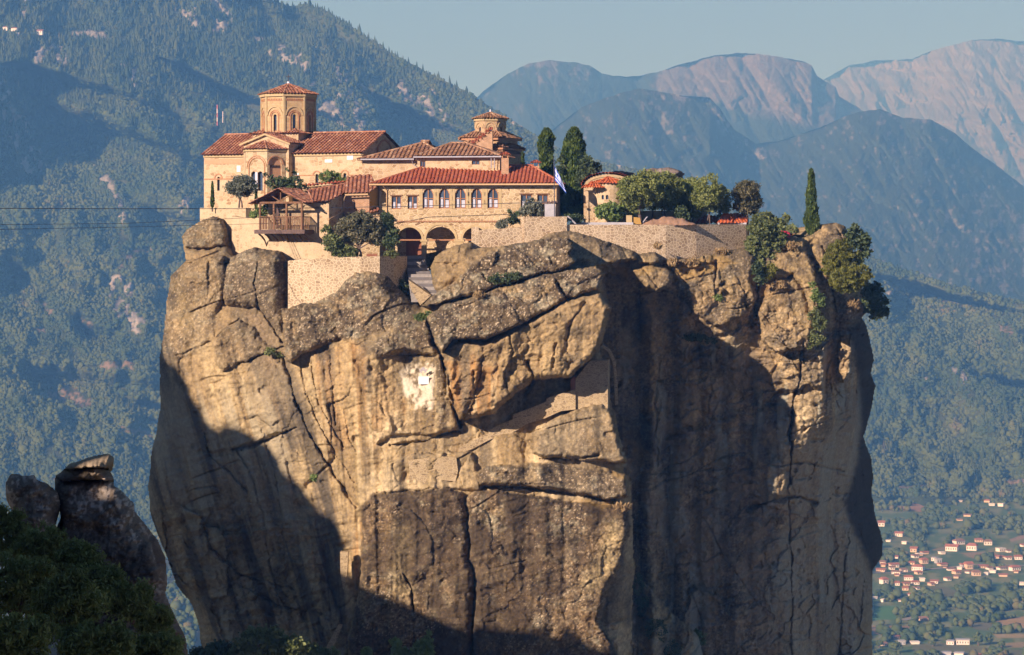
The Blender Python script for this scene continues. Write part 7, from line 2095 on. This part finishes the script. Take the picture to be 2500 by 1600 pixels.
shrub('holm_oak', 'dark green tree hanging off the right side of the rock', 'tree', [(2130, 715, 24, 26), (2145, 745, 24, 24), (2120, 740, 20, 26), (2160, 765, 12, 12), (2135, 770, 16, 10)], 309.8, 'dark', 200, 24, 0.22, 57)
def on_rock(name, label, lobes, leaf, seed, nclump=30, nleaf=18, size=0.15, dy=0.25, group=None, cat='shrub', up=0.4, aspect=1.8, spread=0.14):
    u = sum(l[0] for l in lobes) / len(lobes); v = max(l[1] + l[3] for l in lobes)
    Y = min(cliffY(l[0], l[1]) for l in lobes) - dy
    return shrub(name, label, cat, lobes, Y, leaf, nclump, nleaf, size, seed, 0.5, spread, group, up, aspect, False)
on_rock('wild_fennel', 'fresh green creeper on the right hand rock face below the broom', [(1990, 718, 12, 16), (1998, 735, 14, 14), (1985, 700, 8, 10)], 'bright', 61, 46)
on_rock('rock_bush', 'dark bush on the right hand rock face under the green creeper', [(1988, 770, 14, 20), (2002, 790, 16, 18), (1985, 800, 10, 10)], 'broad', 62, 60)
on_rock('rock_bush', 'dark green bush at the foot of the right hand rock step', [(1994, 830, 18, 12), (1975, 845, 12, 7)], 'broad', 63, 40)
on_rock('rock_bush', 'black green bush on the ledge at the shadow edge', [(1700, 825, 32, 8), (1735, 832, 14, 6)], 'dark', 64, 50)
on_rock('rock_bush', 'flat dark cushion plant on the tilted lichen slab', [(1225, 680, 34, 10), (1260, 672, 20, 6), (1205, 690, 14, 8)], 'dark', 65, 60, dy=0.35)
on_rock('rock_bush', 'grassy green tuft in the notch above the whitewashed niche', [(1030, 774, 16, 8), (1042, 766, 8, 6)], 'bright', 66, 30)
on_rock('rock_bush', 'dark moss plant under the left boulder', [(660, 858, 12, 8), (680, 866, 10, 6)], 'broad', 67, 24)
on_rock('rock_bush', 'small green plant on the sunlit cliff above the shadow edge', [(766, 1166, 5, 6)], 'bright', 68, 12)
on_rock('rock_bush', 'green weeds beside the triangular stair slab', [(985, 705, 8, 12), (978, 690, 5, 8)], 'broad', 69, 24)
on_rock('rock_bush', 'small green tuft in the vertical crack right of the boulder', [(1754, 727, 7, 5)], 'bright', 70, 12)
for i, (u, v, w, lb) in enumerate([(1548, 650, 12, 'dry grass tuft between the two rounded boulders under the long wall'), (1480, 655, 16, 'pale dry grass patch below the big rounded boulder'), (1605, 600, 5, 'dry stalks against the foot of the long wall'), (1760, 615, 12, 'dry grass tuft at the lip of the rock under the long wall'), (1420, 640, 14, 'brown grass patch in the hollow beside the tilted slab'), (1525, 1150, 10, 'tawny grass on the corner of the sunlit ledge'), (1520, 1240, 18, 'yellowish grass strip on top of the dark lower slab'), (1690, 640, 14, 'brown weeds on the rock shoulder right of the boulders'), (1900, 695, 18, 'reddish dry grass on the slope below the gully shrub'), (2085, 745, 14, 'straw coloured grass under the lower broom bush'), (1900, 1270, 12, 'sunlit dry tuft on the ledge of the shaded wall'), (1640, 640, 10, 'dry tuft near the end of the boulder row'), (1930, 600, 12, 'dry weeds under the red sheet'), (1170, 720, 8, 'dry tuft on the crest between the two tilted slabs')]):
    on_rock('grass_tuft', lb, [(u, v, w, w * 0.45), (u + w * 0.6, v + 2, w * 0.6, w * 0.4)], 'dry', 80 + i, 18, 18, 0.16, 0.2, 'dry grass on the rock', 'grass tuft', 1.4, 3.2)
# ---------------------------------------------------------------- the village on the valley floor
rv = random.Random(5)
HW = {'w': plain('white_render', (0.80, 0.74, 0.66), 0.85, 0.06, 0.3), 'c': plain('cream_render', (0.66, 0.50, 0.36), 0.85, 0.08, 0.3), 'g': plain('grey_render', (0.45, 0.46, 0.47), 0.85, 0.08, 0.3)}
HR = {'r': plain('red_roof', (0.36, 0.15, 0.09), 0.85, 0.3, 0.4), 'b': plain('brown_roof', (0.27, 0.16, 0.11), 0.85, 0.3, 0.4), 'w': plain('white_roof', (0.72, 0.68, 0.62), 0.8, 0.08, 0.3), 'g': plain('grey_roof', (0.40, 0.40, 0.40), 0.8, 0.1, 0.3)}
def far_house(label, u, v, wpx, hpx, wk, rk, Y, gz, yaw=0.0, group=None, name='village_house'):
    s = K * Y
    b = P(u, 600, Y); b.z = gz
    w, d, h = wpx * s * 0.76, max(wpx * s * 0.5, 5.0), hpx * s * 0.85
    low = rk in 'wg'
    hw = h * (0.85 if low else 0.70)
    F = Frame(0, 0, A=(b.x, b.y, 0), e=(math.cos(yaw), -math.sin(yaw), 0))
    t = thing(name, label, 'house', b, group)
    mb = MB(); mb.box(F.pt(-w / 2, gz - 2, 0), F.e * w, -F.n * d, Vector((0, 0, hw + 2)))
    wl_ = mb.build('wall', HW[wk], t)
    o = 0.7
    if low:
        mb = MB(); mb.box(F.pt(-w / 2 - 0.3, gz + hw, 0.3), F.e * (w + 0.6), -F.n * (d + 0.6), Vector((0, 0, max(0.5, h * 0.1))))
    else:
        a = [F.pt(-w / 2 - o, gz + hw, o), F.pt(w / 2 + o, gz + hw, o), F.pt(w / 2 + o, gz + hw, -d - o), F.pt(-w / 2 - o, gz + hw, -d - o)]
        hip = w * 0.28 if rv.random() < 0.6 else 0.0
        r0, r1 = F.pt(-w / 2 - o + hip, gz + h * 1.05, -d / 2), F.pt(w / 2 + o - hip, gz + h * 1.05, -d / 2)
        mb = MB().add(a + [r0, r1], [(0, 1, 5, 4), (2, 3, 4, 5), (1, 2, 5), (3, 0, 4), (3, 2, 1, 0)])
    mb.build('roof', HR[rk], t)
    if hpx >= 9:
        n = max(2, int(wpx / 7))
        for i in range(n):
            q = MB(); s0 = -w / 2 + w * (i + 0.32) / n
            q.box(F.pt(s0, gz + hw * 0.30, 0.02), F.e * (w * 0.3 / n), F.n * 0.08, Vector((0, 0, hw * 0.42)))
            q.build('window', M['dark'], t)
    return t
VH = [(200, 330, 75, 60, 'w', 'r'), (362, 425, 90, 52, 'w', 'r'), (263, 475, 55, 15, 'w', 'w'), (412, 497, 60, 27, 'w', 'w'), (945, 500, 130, 60, 'w', 'b'), (855, 562, 150, 72, 'w', 'r'), (1045, 557, 125, 78, 'w', 'r'), (1120, 478, 90, 42, 'c', 'r'), (1205, 507, 92, 60, 'w', 'b'), (1340, 567, 95, 38, 'w', 'w'), (1540, 522, 40, 34, 'w', 'r'),
      (500, 572, 80, 58, 'c', 'r'), (618, 590, 80, 30, 'c', 'r'), (530, 626, 70, 38, 'w', 'b'), (612, 682, 84, 64, 'c', 'r'), (690, 655, 60, 40, 'w', 'g'), (745, 680, 66, 60, 'g', 'g'), (330, 717, 105, 50, 'w', 'r'), (480, 690, 80, 38, 'c', 'r'), (535, 747, 140, 66, 'w', 'r'), (212, 690, 72, 46, 'w', 'b'), (190, 756, 110, 36, 'c', 'r'), (335, 778, 110, 38, 'w', 'b'), (418, 762, 80, 46, 'w', 'b'), (562, 782, 72, 42, 'c', 'r'), (240, 872, 78, 74, 'w', 'r'), (350, 886, 58, 46, 'w', 'r'), (455, 837, 112, 54, 'w', 'r'), (440, 886, 70, 38, 'c', 'r'), (522, 878, 92, 44, 'w', 'r'), (588, 846, 56, 34, 'w', 'w'), (425, 932, 76, 44, 'c', 'r'), (455, 982, 32, 28, 'w', 'r'), (695, 867, 90, 40, 'w', 'r'), (548, 926, 50, 34, 'w', 'b'),
      (862, 747, 90, 32, 'w', 'b'), (925, 778, 82, 44, 'c', 'r'), (1034, 732, 82, 80, 'c', 'r'), (978, 716, 44, 46, 'g', 'r'), (1004, 772, 60, 32, 'w', 'b'), (1100, 796, 96, 62, 'c', 'b'), (1160, 722, 112, 36, 'c', 'r'), (1232, 738, 62, 34, 'w', 'b'), (1242, 768, 80, 26, 'w', 'w'), (1182, 788, 50, 26, 'w', 'w'), (1350, 738, 112, 38, 'w', 'b'), (1470, 748, 122, 60, 'w', 'r'), (1345, 802, 100, 32, 'c', 'r'), (1400, 643, 70, 38, 'w', 'r'), (1490, 643, 92, 50, 'w', 'r'), (1336, 628, 60, 28, 'c', 'r'), (838, 842, 60, 42, 'w', 'b'), (900, 818, 60, 34, 'c', 'b'), (782, 592, 60, 24, 'w', 'w'), (790, 702, 100, 34, 'c', 'r'), (1518, 882, 60, 28, 'w', 'w'),
      (600, 1218, 112, 46, 'c', 'b'), (966, 1442, 160, 58, 'w', 'g'), (845, 1442, 90, 42, 'w', 'g'), (520, 1437, 100, 22, 'w', 'w'), (400, 1442, 70, 42, 'g', 'g'), (230, 1452, 80, 38, 'c', 'b'), (345, 1388, 84, 44, 'c', 'r'), (205, 1042, 30, 28, 'w', 'w'), (142, 1012, 60, 20, 'w', 'w'), (376, 1037, 45, 24, 'w', 'b'), (812, 1540, 110, 28, 'g', 'g'), (926, 1540, 112, 24, 'w', 'g'), (1120, 1545, 50, 24, 'c', 'r'),
      (945, 102, 45, 20, 'w', 'w'), (1190, 104, 70, 32, 'c', 'r'), (1242, 137, 60, 26, 'w', 'w'), (1318, 142, 70, 32, 'w', 'w'), (1005, 237, 88, 28, 'c', 'b'), (940, 277, 65, 24, 'c', 'b'), (340, 632, 40, 32, 'w', 'r')]
rx = random.Random(23)
for h in [h for h in VH if 560 < h[1] < 900]:
    q = (h[0] + rx.randint(-70, 70), h[1] + rx.randint(-14, 24), rx.randint(38, 78), rx.randint(24, 40), rx.choice('wwwcc'), rx.choice('rrrbbw'))
    if q[0] > 130 and all(abs(q[0] - o[0]) > 0.45 * (q[2] + o[2]) or abs(q[1] - o[1]) > 16 for o in VH): VH.append(q)
bands = [(0, 300, 'on the wooded slope'), (300, 580, 'at the village top edge'), (580, 705, 'in the upper village rows'), (705, 790, 'along the village road'), (790, 1000, 'in the lowest village rows'), (1000, 1300, 'beside the green field'), (1300, 1600, 'among the bottom right fields')]
cw = {'w': 'white', 'c': 'cream', 'g': 'grey'}; cr = {'r': 'red tiled roof', 'b': 'brown roof', 'w': 'flat white roof', 'g': 'grey roof'}
ORD = ['leftmost', 'second', 'third', 'fourth', 'fifth', 'sixth', 'seventh', 'eighth', 'ninth', 'tenth', 'eleventh', 'twelfth', 'thirteenth', 'fourteenth', 'fifteenth', 'sixteenth', 'seventeenth', 'eighteenth', 'nineteenth', 'twentieth', 'twenty-first', 'twenty-second', 'twenty-third', 'twenty-fourth']
hpos = []
labels = {}
for a, b, txt in bands:
    grp = {}
    for h in sorted(VH):
        if a <= h[1] < b: grp.setdefault((h[4], h[5]), []).append(h)
    for kk, hs in grp.items():
        for i, h in enumerate(hs):
            base_ = '%s house with %s %s' % (cw[kk[0]], cr[kk[1]], txt)
            labels[h] = base_ if len(hs) == 1 else ('leftmost ' + base_ if i == 0 else 'rightmost ' + base_ if i == len(hs) - 1 else base_ + ', %s from the left' % ORD[i])
for h in VH:
    u, v = Zv(h[0], h[1])
    Y = ZV / ((H0 - v) * K)
    far_house(labels[h], u, v, h[2] / 3.85, h[3] / 3.85, h[4], h[5], Y, ZV, rv.uniform(-0.5, 0.5), 'houses of the valley village')
    hpos.append((u, v, h[2] / 3.85, h[3] / 3.85))
for lb, u, v, w, h in [('leftmost white house high on the wooded mountain at the upper left', 12, 71, 16, 8), ('long white house high on the wooded mountain at the upper left', 34, 73, 20, 7), ('small lone white house below the others high on the mountain', 43, 86, 9, 7), ('square white house with two parts right of the others on the mountain', 96, 82, 20, 11)]:
    Y = float(sample_grid(NY, np.array([u]), np.array([v]))[0]) - 5
    far_house(lb, u, v, w, h, 'w', 'r' if w > 10 else 'w', Y, P(u, v, Y).z, rv.uniform(-0.3, 0.4), 'white houses on the mountain')
# trees of the valley floor: groves as one mass
n_ = 32000
su, sv = rng.uniform(1700, 2640, n_), rng.uniform(1196, 1640, n_)
su[:1500] = rng.uniform(370, 520, 1500); sv[:1500] = rng.uniform(1290, 1640, 1500)
den = fbm(su / 38, sv / 20, oct=3, seed=501)
keep = den > np.interp(sv, [1196, 1290, 1330, 1420, 1440, 1520, 1560, 1640], [-0.28, -0.15, 0.10, 0.12, -0.15, -0.05, 0.08, 0.10])
for poly, c in FIELDS:
    keep &= poly_sdf(su, sv, [Zv(*p) for p in poly]) < 1
for r_ in ROADS:
    keep &= line_dist(su, sv, [Zv(*p) for p in r_]) > 3
for hu, hv, hw_, hh_ in hpos:
    keep &= ~((np.abs(su - hu) < hw_ * 0.55 + 4) & (sv > hv - hh_ * 0.3) & (sv < hv + 22))
su, sv = su[keep], sv[keep]
SY = ZV / ((H0 - sv) * K)
sz_ = rng.lognormal(0, 0.3, len(su))
pos = np.stack([(su - 1250) * K * SY, SY, np.full(len(su), ZV) + 1.6 * sz_], -1)
cvv, cff = crowns(pos, 1.75 * sz_, 1.9 * sz_, 9, 0.25)
hu_ = fbm(su / 30, sv / 14, oct=3, seed=502) + rng.normal(0, 0.25, len(su))
o = np_mesh('woods', cvv, cff, M['forest'], smooth=True, attrs={'col': np.repeat(tree_cols(hu_, np.zeros(len(su), bool)), 12, 0)})
tag(o, 'groves and hedgerow trees filling the valley floor round the village', 'woods', kind='stuff')
for i, (x, y, h, w, lb) in enumerate([(1255, 1330, 70, 100, 'round dark tree standing alone at the edge of the orange field'), (1110, 1450, 130, 110, 'tall broad tree right of the long cream house'), (1215, 1440, 110, 80, 'second broad tree right of the long cream house'), (685, 1455, 60, 70, 'small rounded tree left of the grey roofed farmhouse'), (1330, 1470, 70, 80, 'lone tree in the pale field at the right edge'), (180, 1470, 80, 80, 'leafy tree at the lower left of the village fields'), (340, 1520, 120, 130, 'large tree below the flat roofed white barn'), (690, 1545, 60, 130, 'wide tree at the bottom edge of the picture right of the rock')]):
    u, v = Zv(x, y); Y = ZV / ((H0 - v) * K)
    b = P(u, 600, Y); b.z = ZV
    H, Wd = h / 3.85 * K * Y, w / 3.85 * K * Y
    t = thing('field_tree', lb, 'tree', b, 'single trees in the fields')
    r = np.random.default_rng(600 + i)
    d = r.normal(0, 1, (36, 3)); d /= np.linalg.norm(d, axis=1, keepdims=True); d *= r.uniform(0.3, 0.8, (36, 1))
    pp = np.array([b.x, b.y, b.z + H * 0.55]) + d * np.array([Wd / 2, Wd / 2, H * 0.42])
    cv_, cf_ = crowns(pp, np.full(36, Wd * 0.16), np.full(36, H * 0.15), 610 + i, 0.35)
    np_mesh('crown', cv_, cf_, M['forest'], t, True, {'col': np.repeat(tree_cols(r.uniform(-0.4, 0.4, 36), np.zeros(36, bool)), 12, 0)})
    MB().tube(b, b + Vector((0, 0, H * 0.5)), 0.5, 0.3, 6).build('trunk', M['bark'], t)
# masts on the mountain spur
Mred = plain('mast_red', (0.55, 0.16, 0.10), 0.7, 0.1, 1.0)
for lb, u, v0, v1, r_ in [('taller red and white lattice mast on the mountain left of the domed church', 530.5, 256, 307, 0.75), ('slim pale mast beside the red and white one on the mountain', 544, 272, 300, 0.55)]:
    Y = float(sample_grid(NY, np.array([u]), np.array([v1 - 2.0]))[0]) - 20
    t = thing('radio_mast', lb, 'mast', P(u, v1, Y))
    a, b = P(u, v1, Y), P(u, v0, Y)
    for k in range(5):
        MB().tube(a.lerp(b, k / 5), a.lerp(b, (k + 1) / 5), r_, r_ * 0.8, 5).build('mast_section', (Mred if (k % 2 == 0 and r_ > 0.7) else HW['w']), t)

# ---------------------------------------------------------------- near rock and bushes, lower left
def rock_sheet(name, label, cat, outline, Yfun, back, seed, rel_k, colf):
    ou = np.array(outline)
    u0, u1, v0, v1 = ou[:, 0].min() - 4, ou[:, 0].max() + 4, ou[:, 1].min() - 4, ou[:, 1].max() + 4
    U, V = np.meshgrid(np.arange(u0, u1, 2.0), np.arange(v0, v1, 2.0))
    wu = 3.5 * fbm(U / 22, V / 22, oct=4, seed=seed); wv = 3.5 * fbm(U / 22, V / 22, oct=4, seed=seed + 1)
    d = poly_sdf(U + 0.6 * wu, V + 0.6 * wv, outline)
    Y = Yfun(U + wu, V + wv)
    p = persp(U, V, Y)
    x, z = p[..., 0], p[..., 2]
    Y = Y + rel_k * (0.95 * fbm(x / 1.1, z / 0.8, oct=5, seed=seed + 2, gain=0.6) + 0.14 * fbm(x / 0.3, z / 0.3, oct=3, seed=seed + 3, ridged=True)) + rounding(d, 40, 1.6)
    p = persp(U, V, Y)
    ok = d > 0
    nr, nc = U.shape
    q = ok[:-1, :-1] & ok[1:, :-1] & ok[:-1, 1:] & ok[1:, 1:]
    F = grid_faces(nr, nc).reshape(nr - 1, nc - 1, 4)[q][:, ::-1]
    us = np.unique(F); ix = -np.ones(nr * nc, np.int64); ix[us] = np.arange(len(us)); F = ix[F]
    ve = p.reshape(-1, 3)[us]; co = np.clip(colf(x, z, U, V).reshape(-1, 3)[us], 0.01, 1)
    e = np.concatenate([F[:, [0, 1]], F[:, [1, 2]], F[:, [2, 3]], F[:, [3, 0]]])
    ks = np.sort(e, 1); cd = ks[:, 0] * 10000000 + ks[:, 1]
    uq, cn = np.unique(cd, return_counts=True)
    be = e[np.isin(cd, uq[cn == 1])]; bu = np.unique(be)
    mp = -np.ones(len(ve), np.int64); mp[bu] = np.arange(len(bu)) + len(ve)
    bk = ve[bu].copy(); bk *= (1 + back / bk[:, 1:2]); cx_ = bk[:, 0].mean(); bk[:, 0] = cx_ + (bk[:, 0] - cx_) * 0.96; bk[:, 2] -= 0.3
    sf = np.stack([be[:, 1], be[:, 0], mp[be[:, 0]], mp[be[:, 1]]], -1)
    o = np_mesh(name, np.vstack([ve, bk]), np.vstack([F, sf]), M['near_rock'], None, True, {'col': np.vstack([co, co[bu]])})
    return tag(o, label, cat, kind='structure')
M['near_rock'] = vcol('near_rock_stone', 0.95, (6.0, 0.5), (7.0, 0.6, 0.05))
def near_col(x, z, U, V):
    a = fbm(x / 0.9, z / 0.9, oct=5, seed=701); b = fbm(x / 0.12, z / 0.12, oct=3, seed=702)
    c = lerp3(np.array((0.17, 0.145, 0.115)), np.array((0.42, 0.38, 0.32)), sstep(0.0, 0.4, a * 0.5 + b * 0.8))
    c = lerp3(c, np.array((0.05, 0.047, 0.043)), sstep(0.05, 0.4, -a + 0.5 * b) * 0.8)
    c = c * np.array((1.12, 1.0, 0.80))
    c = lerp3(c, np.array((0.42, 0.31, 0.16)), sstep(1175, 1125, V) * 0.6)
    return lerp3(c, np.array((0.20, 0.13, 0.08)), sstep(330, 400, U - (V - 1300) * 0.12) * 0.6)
OUT1 = [(135, 1161), (155, 1148), (169, 1131), (233, 1112), (267, 1107), (278, 1117), (277, 1131), (267, 1144), (279, 1171), (280, 1185), (304, 1202), (329, 1232), (328, 1247), (358, 1283), (385, 1316), (404, 1360), (410, 1418), (405, 1451), (419, 1485), (436, 1519), (454, 1553), (475, 1700), (40, 1700), (60, 1500), (130, 1300), (148, 1262), (134, 1195)]
def Y1(U, V):
    Y = 116 - 0.006 * (V - 1300) + 0.010 * np.abs(U - 240)
    for poly, yc, av, R_ in (([(152, 1150), (169, 1130), (233, 1111), (268, 1106), (280, 1117), (279, 1132), (268, 1146), (215, 1142)], 114.6, -0.03, 10), ([(133, 1162), (152, 1150), (215, 1144), (268, 1148), (282, 1174), (200, 1172), (150, 1176)], 114.9, -0.02, 9), ([(140, 1180), (200, 1175), (282, 1178), (330, 1240), (300, 1300), (200, 1290), (140, 1250)], 114.6, -0.012, 16), ([(150, 1260), (220, 1240), (300, 1275), (370, 1330), (390, 1420), (300, 1450), (180, 1400)], 113.6, -0.012, 22)):
        d = poly_sdf(U, V, poly)
        c = np.mean([p[1] for p in poly])
        Y = np.where(d > 0, np.minimum(Y, yc + av * (V - c) + rounding(d, R_ * 1.6, 0.55)), Y)
    return Y
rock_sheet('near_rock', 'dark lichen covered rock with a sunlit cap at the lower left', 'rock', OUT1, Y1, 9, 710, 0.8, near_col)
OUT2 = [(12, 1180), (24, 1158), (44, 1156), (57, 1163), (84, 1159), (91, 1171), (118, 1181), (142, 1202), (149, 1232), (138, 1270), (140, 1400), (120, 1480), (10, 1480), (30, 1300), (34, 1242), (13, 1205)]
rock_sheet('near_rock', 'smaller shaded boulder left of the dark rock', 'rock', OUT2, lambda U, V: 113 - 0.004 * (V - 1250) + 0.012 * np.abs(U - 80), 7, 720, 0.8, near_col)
mb = MB(); mb.quad((-30, 50, -10.6), (-11.5, 60, -11.2), (-14.5, 118, -15.6), (-40, 118, -14.0))
tag(mb.build('foreground_slope', M['ground'], None), 'shaded slope under the bushes at the lower left', 'hillside', kind='structure')
FB_ = [(20, 1300, 70, 75, 96, 'highest bush at the left picture edge beside the boulder'), (105, 1335, 75, 70, 94, 'bush in front of the smaller shaded boulder'), (185, 1365, 66, 52, 92, 'bush in front of the dark rock'), (250, 1420, 66, 54, 90, 'rounded bush covering the foot of the dark rock'), (45, 1430, 110, 90, 84, 'wide dark bush at the left picture edge'), (160, 1480, 105, 85, 80, 'large dark bush in the middle of the lower left thicket'), (310, 1470, 64, 56, 88, 'bush right of the middle of the thicket'), (372, 1515, 52, 50, 90, 'bush at the right end of the thicket near the cliff foot'), (20, 1570, 120, 90, 72, 'bush in the bottom left corner'), (240, 1575, 110, 70, 76, 'broad bush at the bottom edge left of centre'), (370, 1590, 70, 50, 82, 'low bush at the bottom edge at the right end of the thicket'), (420, 1580, 30, 44, 92, 'small bush between the thicket and the cliff foot')]
for i, (u, v, ru, rv_, Y, lb) in enumerate(FB_):
    rr = random.Random(800 + i)
    lob = [(u, v, ru * 0.8, rv_ * 0.8)] + [(u + rr.uniform(-0.7, 0.7) * ru, v + rr.uniform(-0.55, 0.6) * rv_, ru * rr.uniform(0.3, 0.5), rv_ * rr.uniform(0.3, 0.5)) for _ in range(6)]
    shrub('bush', lb, 'bush', lob, Y, 'fore', int(150 * ru / 80), 46, 0.062, 820 + i, 0.7, 0.085, 'bushes of the lower left thicket', 0.8, 2.6)
for i, (lob, Y, leaf, lb) in enumerate([([(640, 1575, 60, 42), (700, 1590, 50, 34), (590, 1600, 40, 28), (665, 1548, 30, 20)], 236, 'broad', 'green treetop rising at the bottom edge below the shaded cliff'), ([(745, 1602, 44, 26), (790, 1612, 40, 20)], 240, 'broad', 'low treetop at the bottom edge left of the stair wall'), ([(540, 1605, 44, 30), (500, 1612, 40, 24)], 238, 'dark', 'dark treetop at the bottom edge under the leftmost cliff foot')]):
    shrub('treetop', lb, 'tree', lob, Y, leaf, 170, 34, 0.24, 850 + i, 0.8, 0.26)
shrub('fir_sapling', 'bright green feathery sapling at the bottom edge before the dark slab', 'tree', [(968, 1590, 10, 34), (985, 1602, 16, 18), (960, 1562, 4, 16)], 272, 'bright', 60, 24, 0.2, 860, 0.8, 0.14, None, 0.9, 2.6)
shrub('fir_sapling', 'wider bright green sapling right of the feathery one', 'tree', [(1030, 1590, 26, 26), (1046, 1566, 8, 22), (1012, 1600, 18, 14)], 272, 'bright', 80, 24, 0.2, 861, 0.8, 0.14, None, 0.9, 2.6)
shrub('fir_sapling', 'tiny bright sapling at the bottom edge left of the feathery one', 'tree', [(894, 1598, 12, 16)], 272, 'bright', 26, 20, 0.2, 862, 0.8, 0.14, None, 0.9, 2.6)
for i, (lob, lb) in enumerate([([(1560, 1440, 16, 40), (1575, 1490, 18, 34)], 'dark ivy in the shaded cleft right of the lower slab'), ([(1600, 1540, 26, 36), (1640, 1590, 26, 26)], 'dark shrub at the bottom of the shaded cleft'), ([(1712, 1560, 12, 14), (1700, 1545, 10, 8)], 'small sunlit yellow green shrub at the bottom of the cleft')]):
    on_rock('cleft_shrub', lb, lob, ['dark', 'dark', 'bright'][i], 870 + i, [60, 80, 30][i])
# ---------------------------------------------------------------- the air
def add_haze(density=2.0e-4, colour=(0.155, 0.46, 1.0)):
    m = bpy.data.materials.new('haze_air')
    m.use_nodes = True
    n, l = m.node_tree.nodes, m.node_tree.links
    n.remove(n['Principled BSDF'])
    v = n.new('ShaderNodeVolumePrincipled')
    v.inputs['Color'].default_value = (*colour, 1)
    v.inputs['Density'].default_value = density
    v.inputs['Anisotropy'].default_value = 0.0
    v.inputs['Absorption Color'].default_value = (1, 1, 1, 1)     # clear air scatters, it does not absorb
    l.new(v.outputs[0], n['Material Output'].inputs['Volume'])
    m.cycles.homogeneous_volume = True
    mb = MB()
    mb.box((-9500, -300, ZV - 60), (19000, 0, 0), (0, 13500, 0), (0, 0, 1400))
    tag(mb.build('haze', m), 'blue morning haze filling the valley', 'haze', kind='stuff')
add_haze()
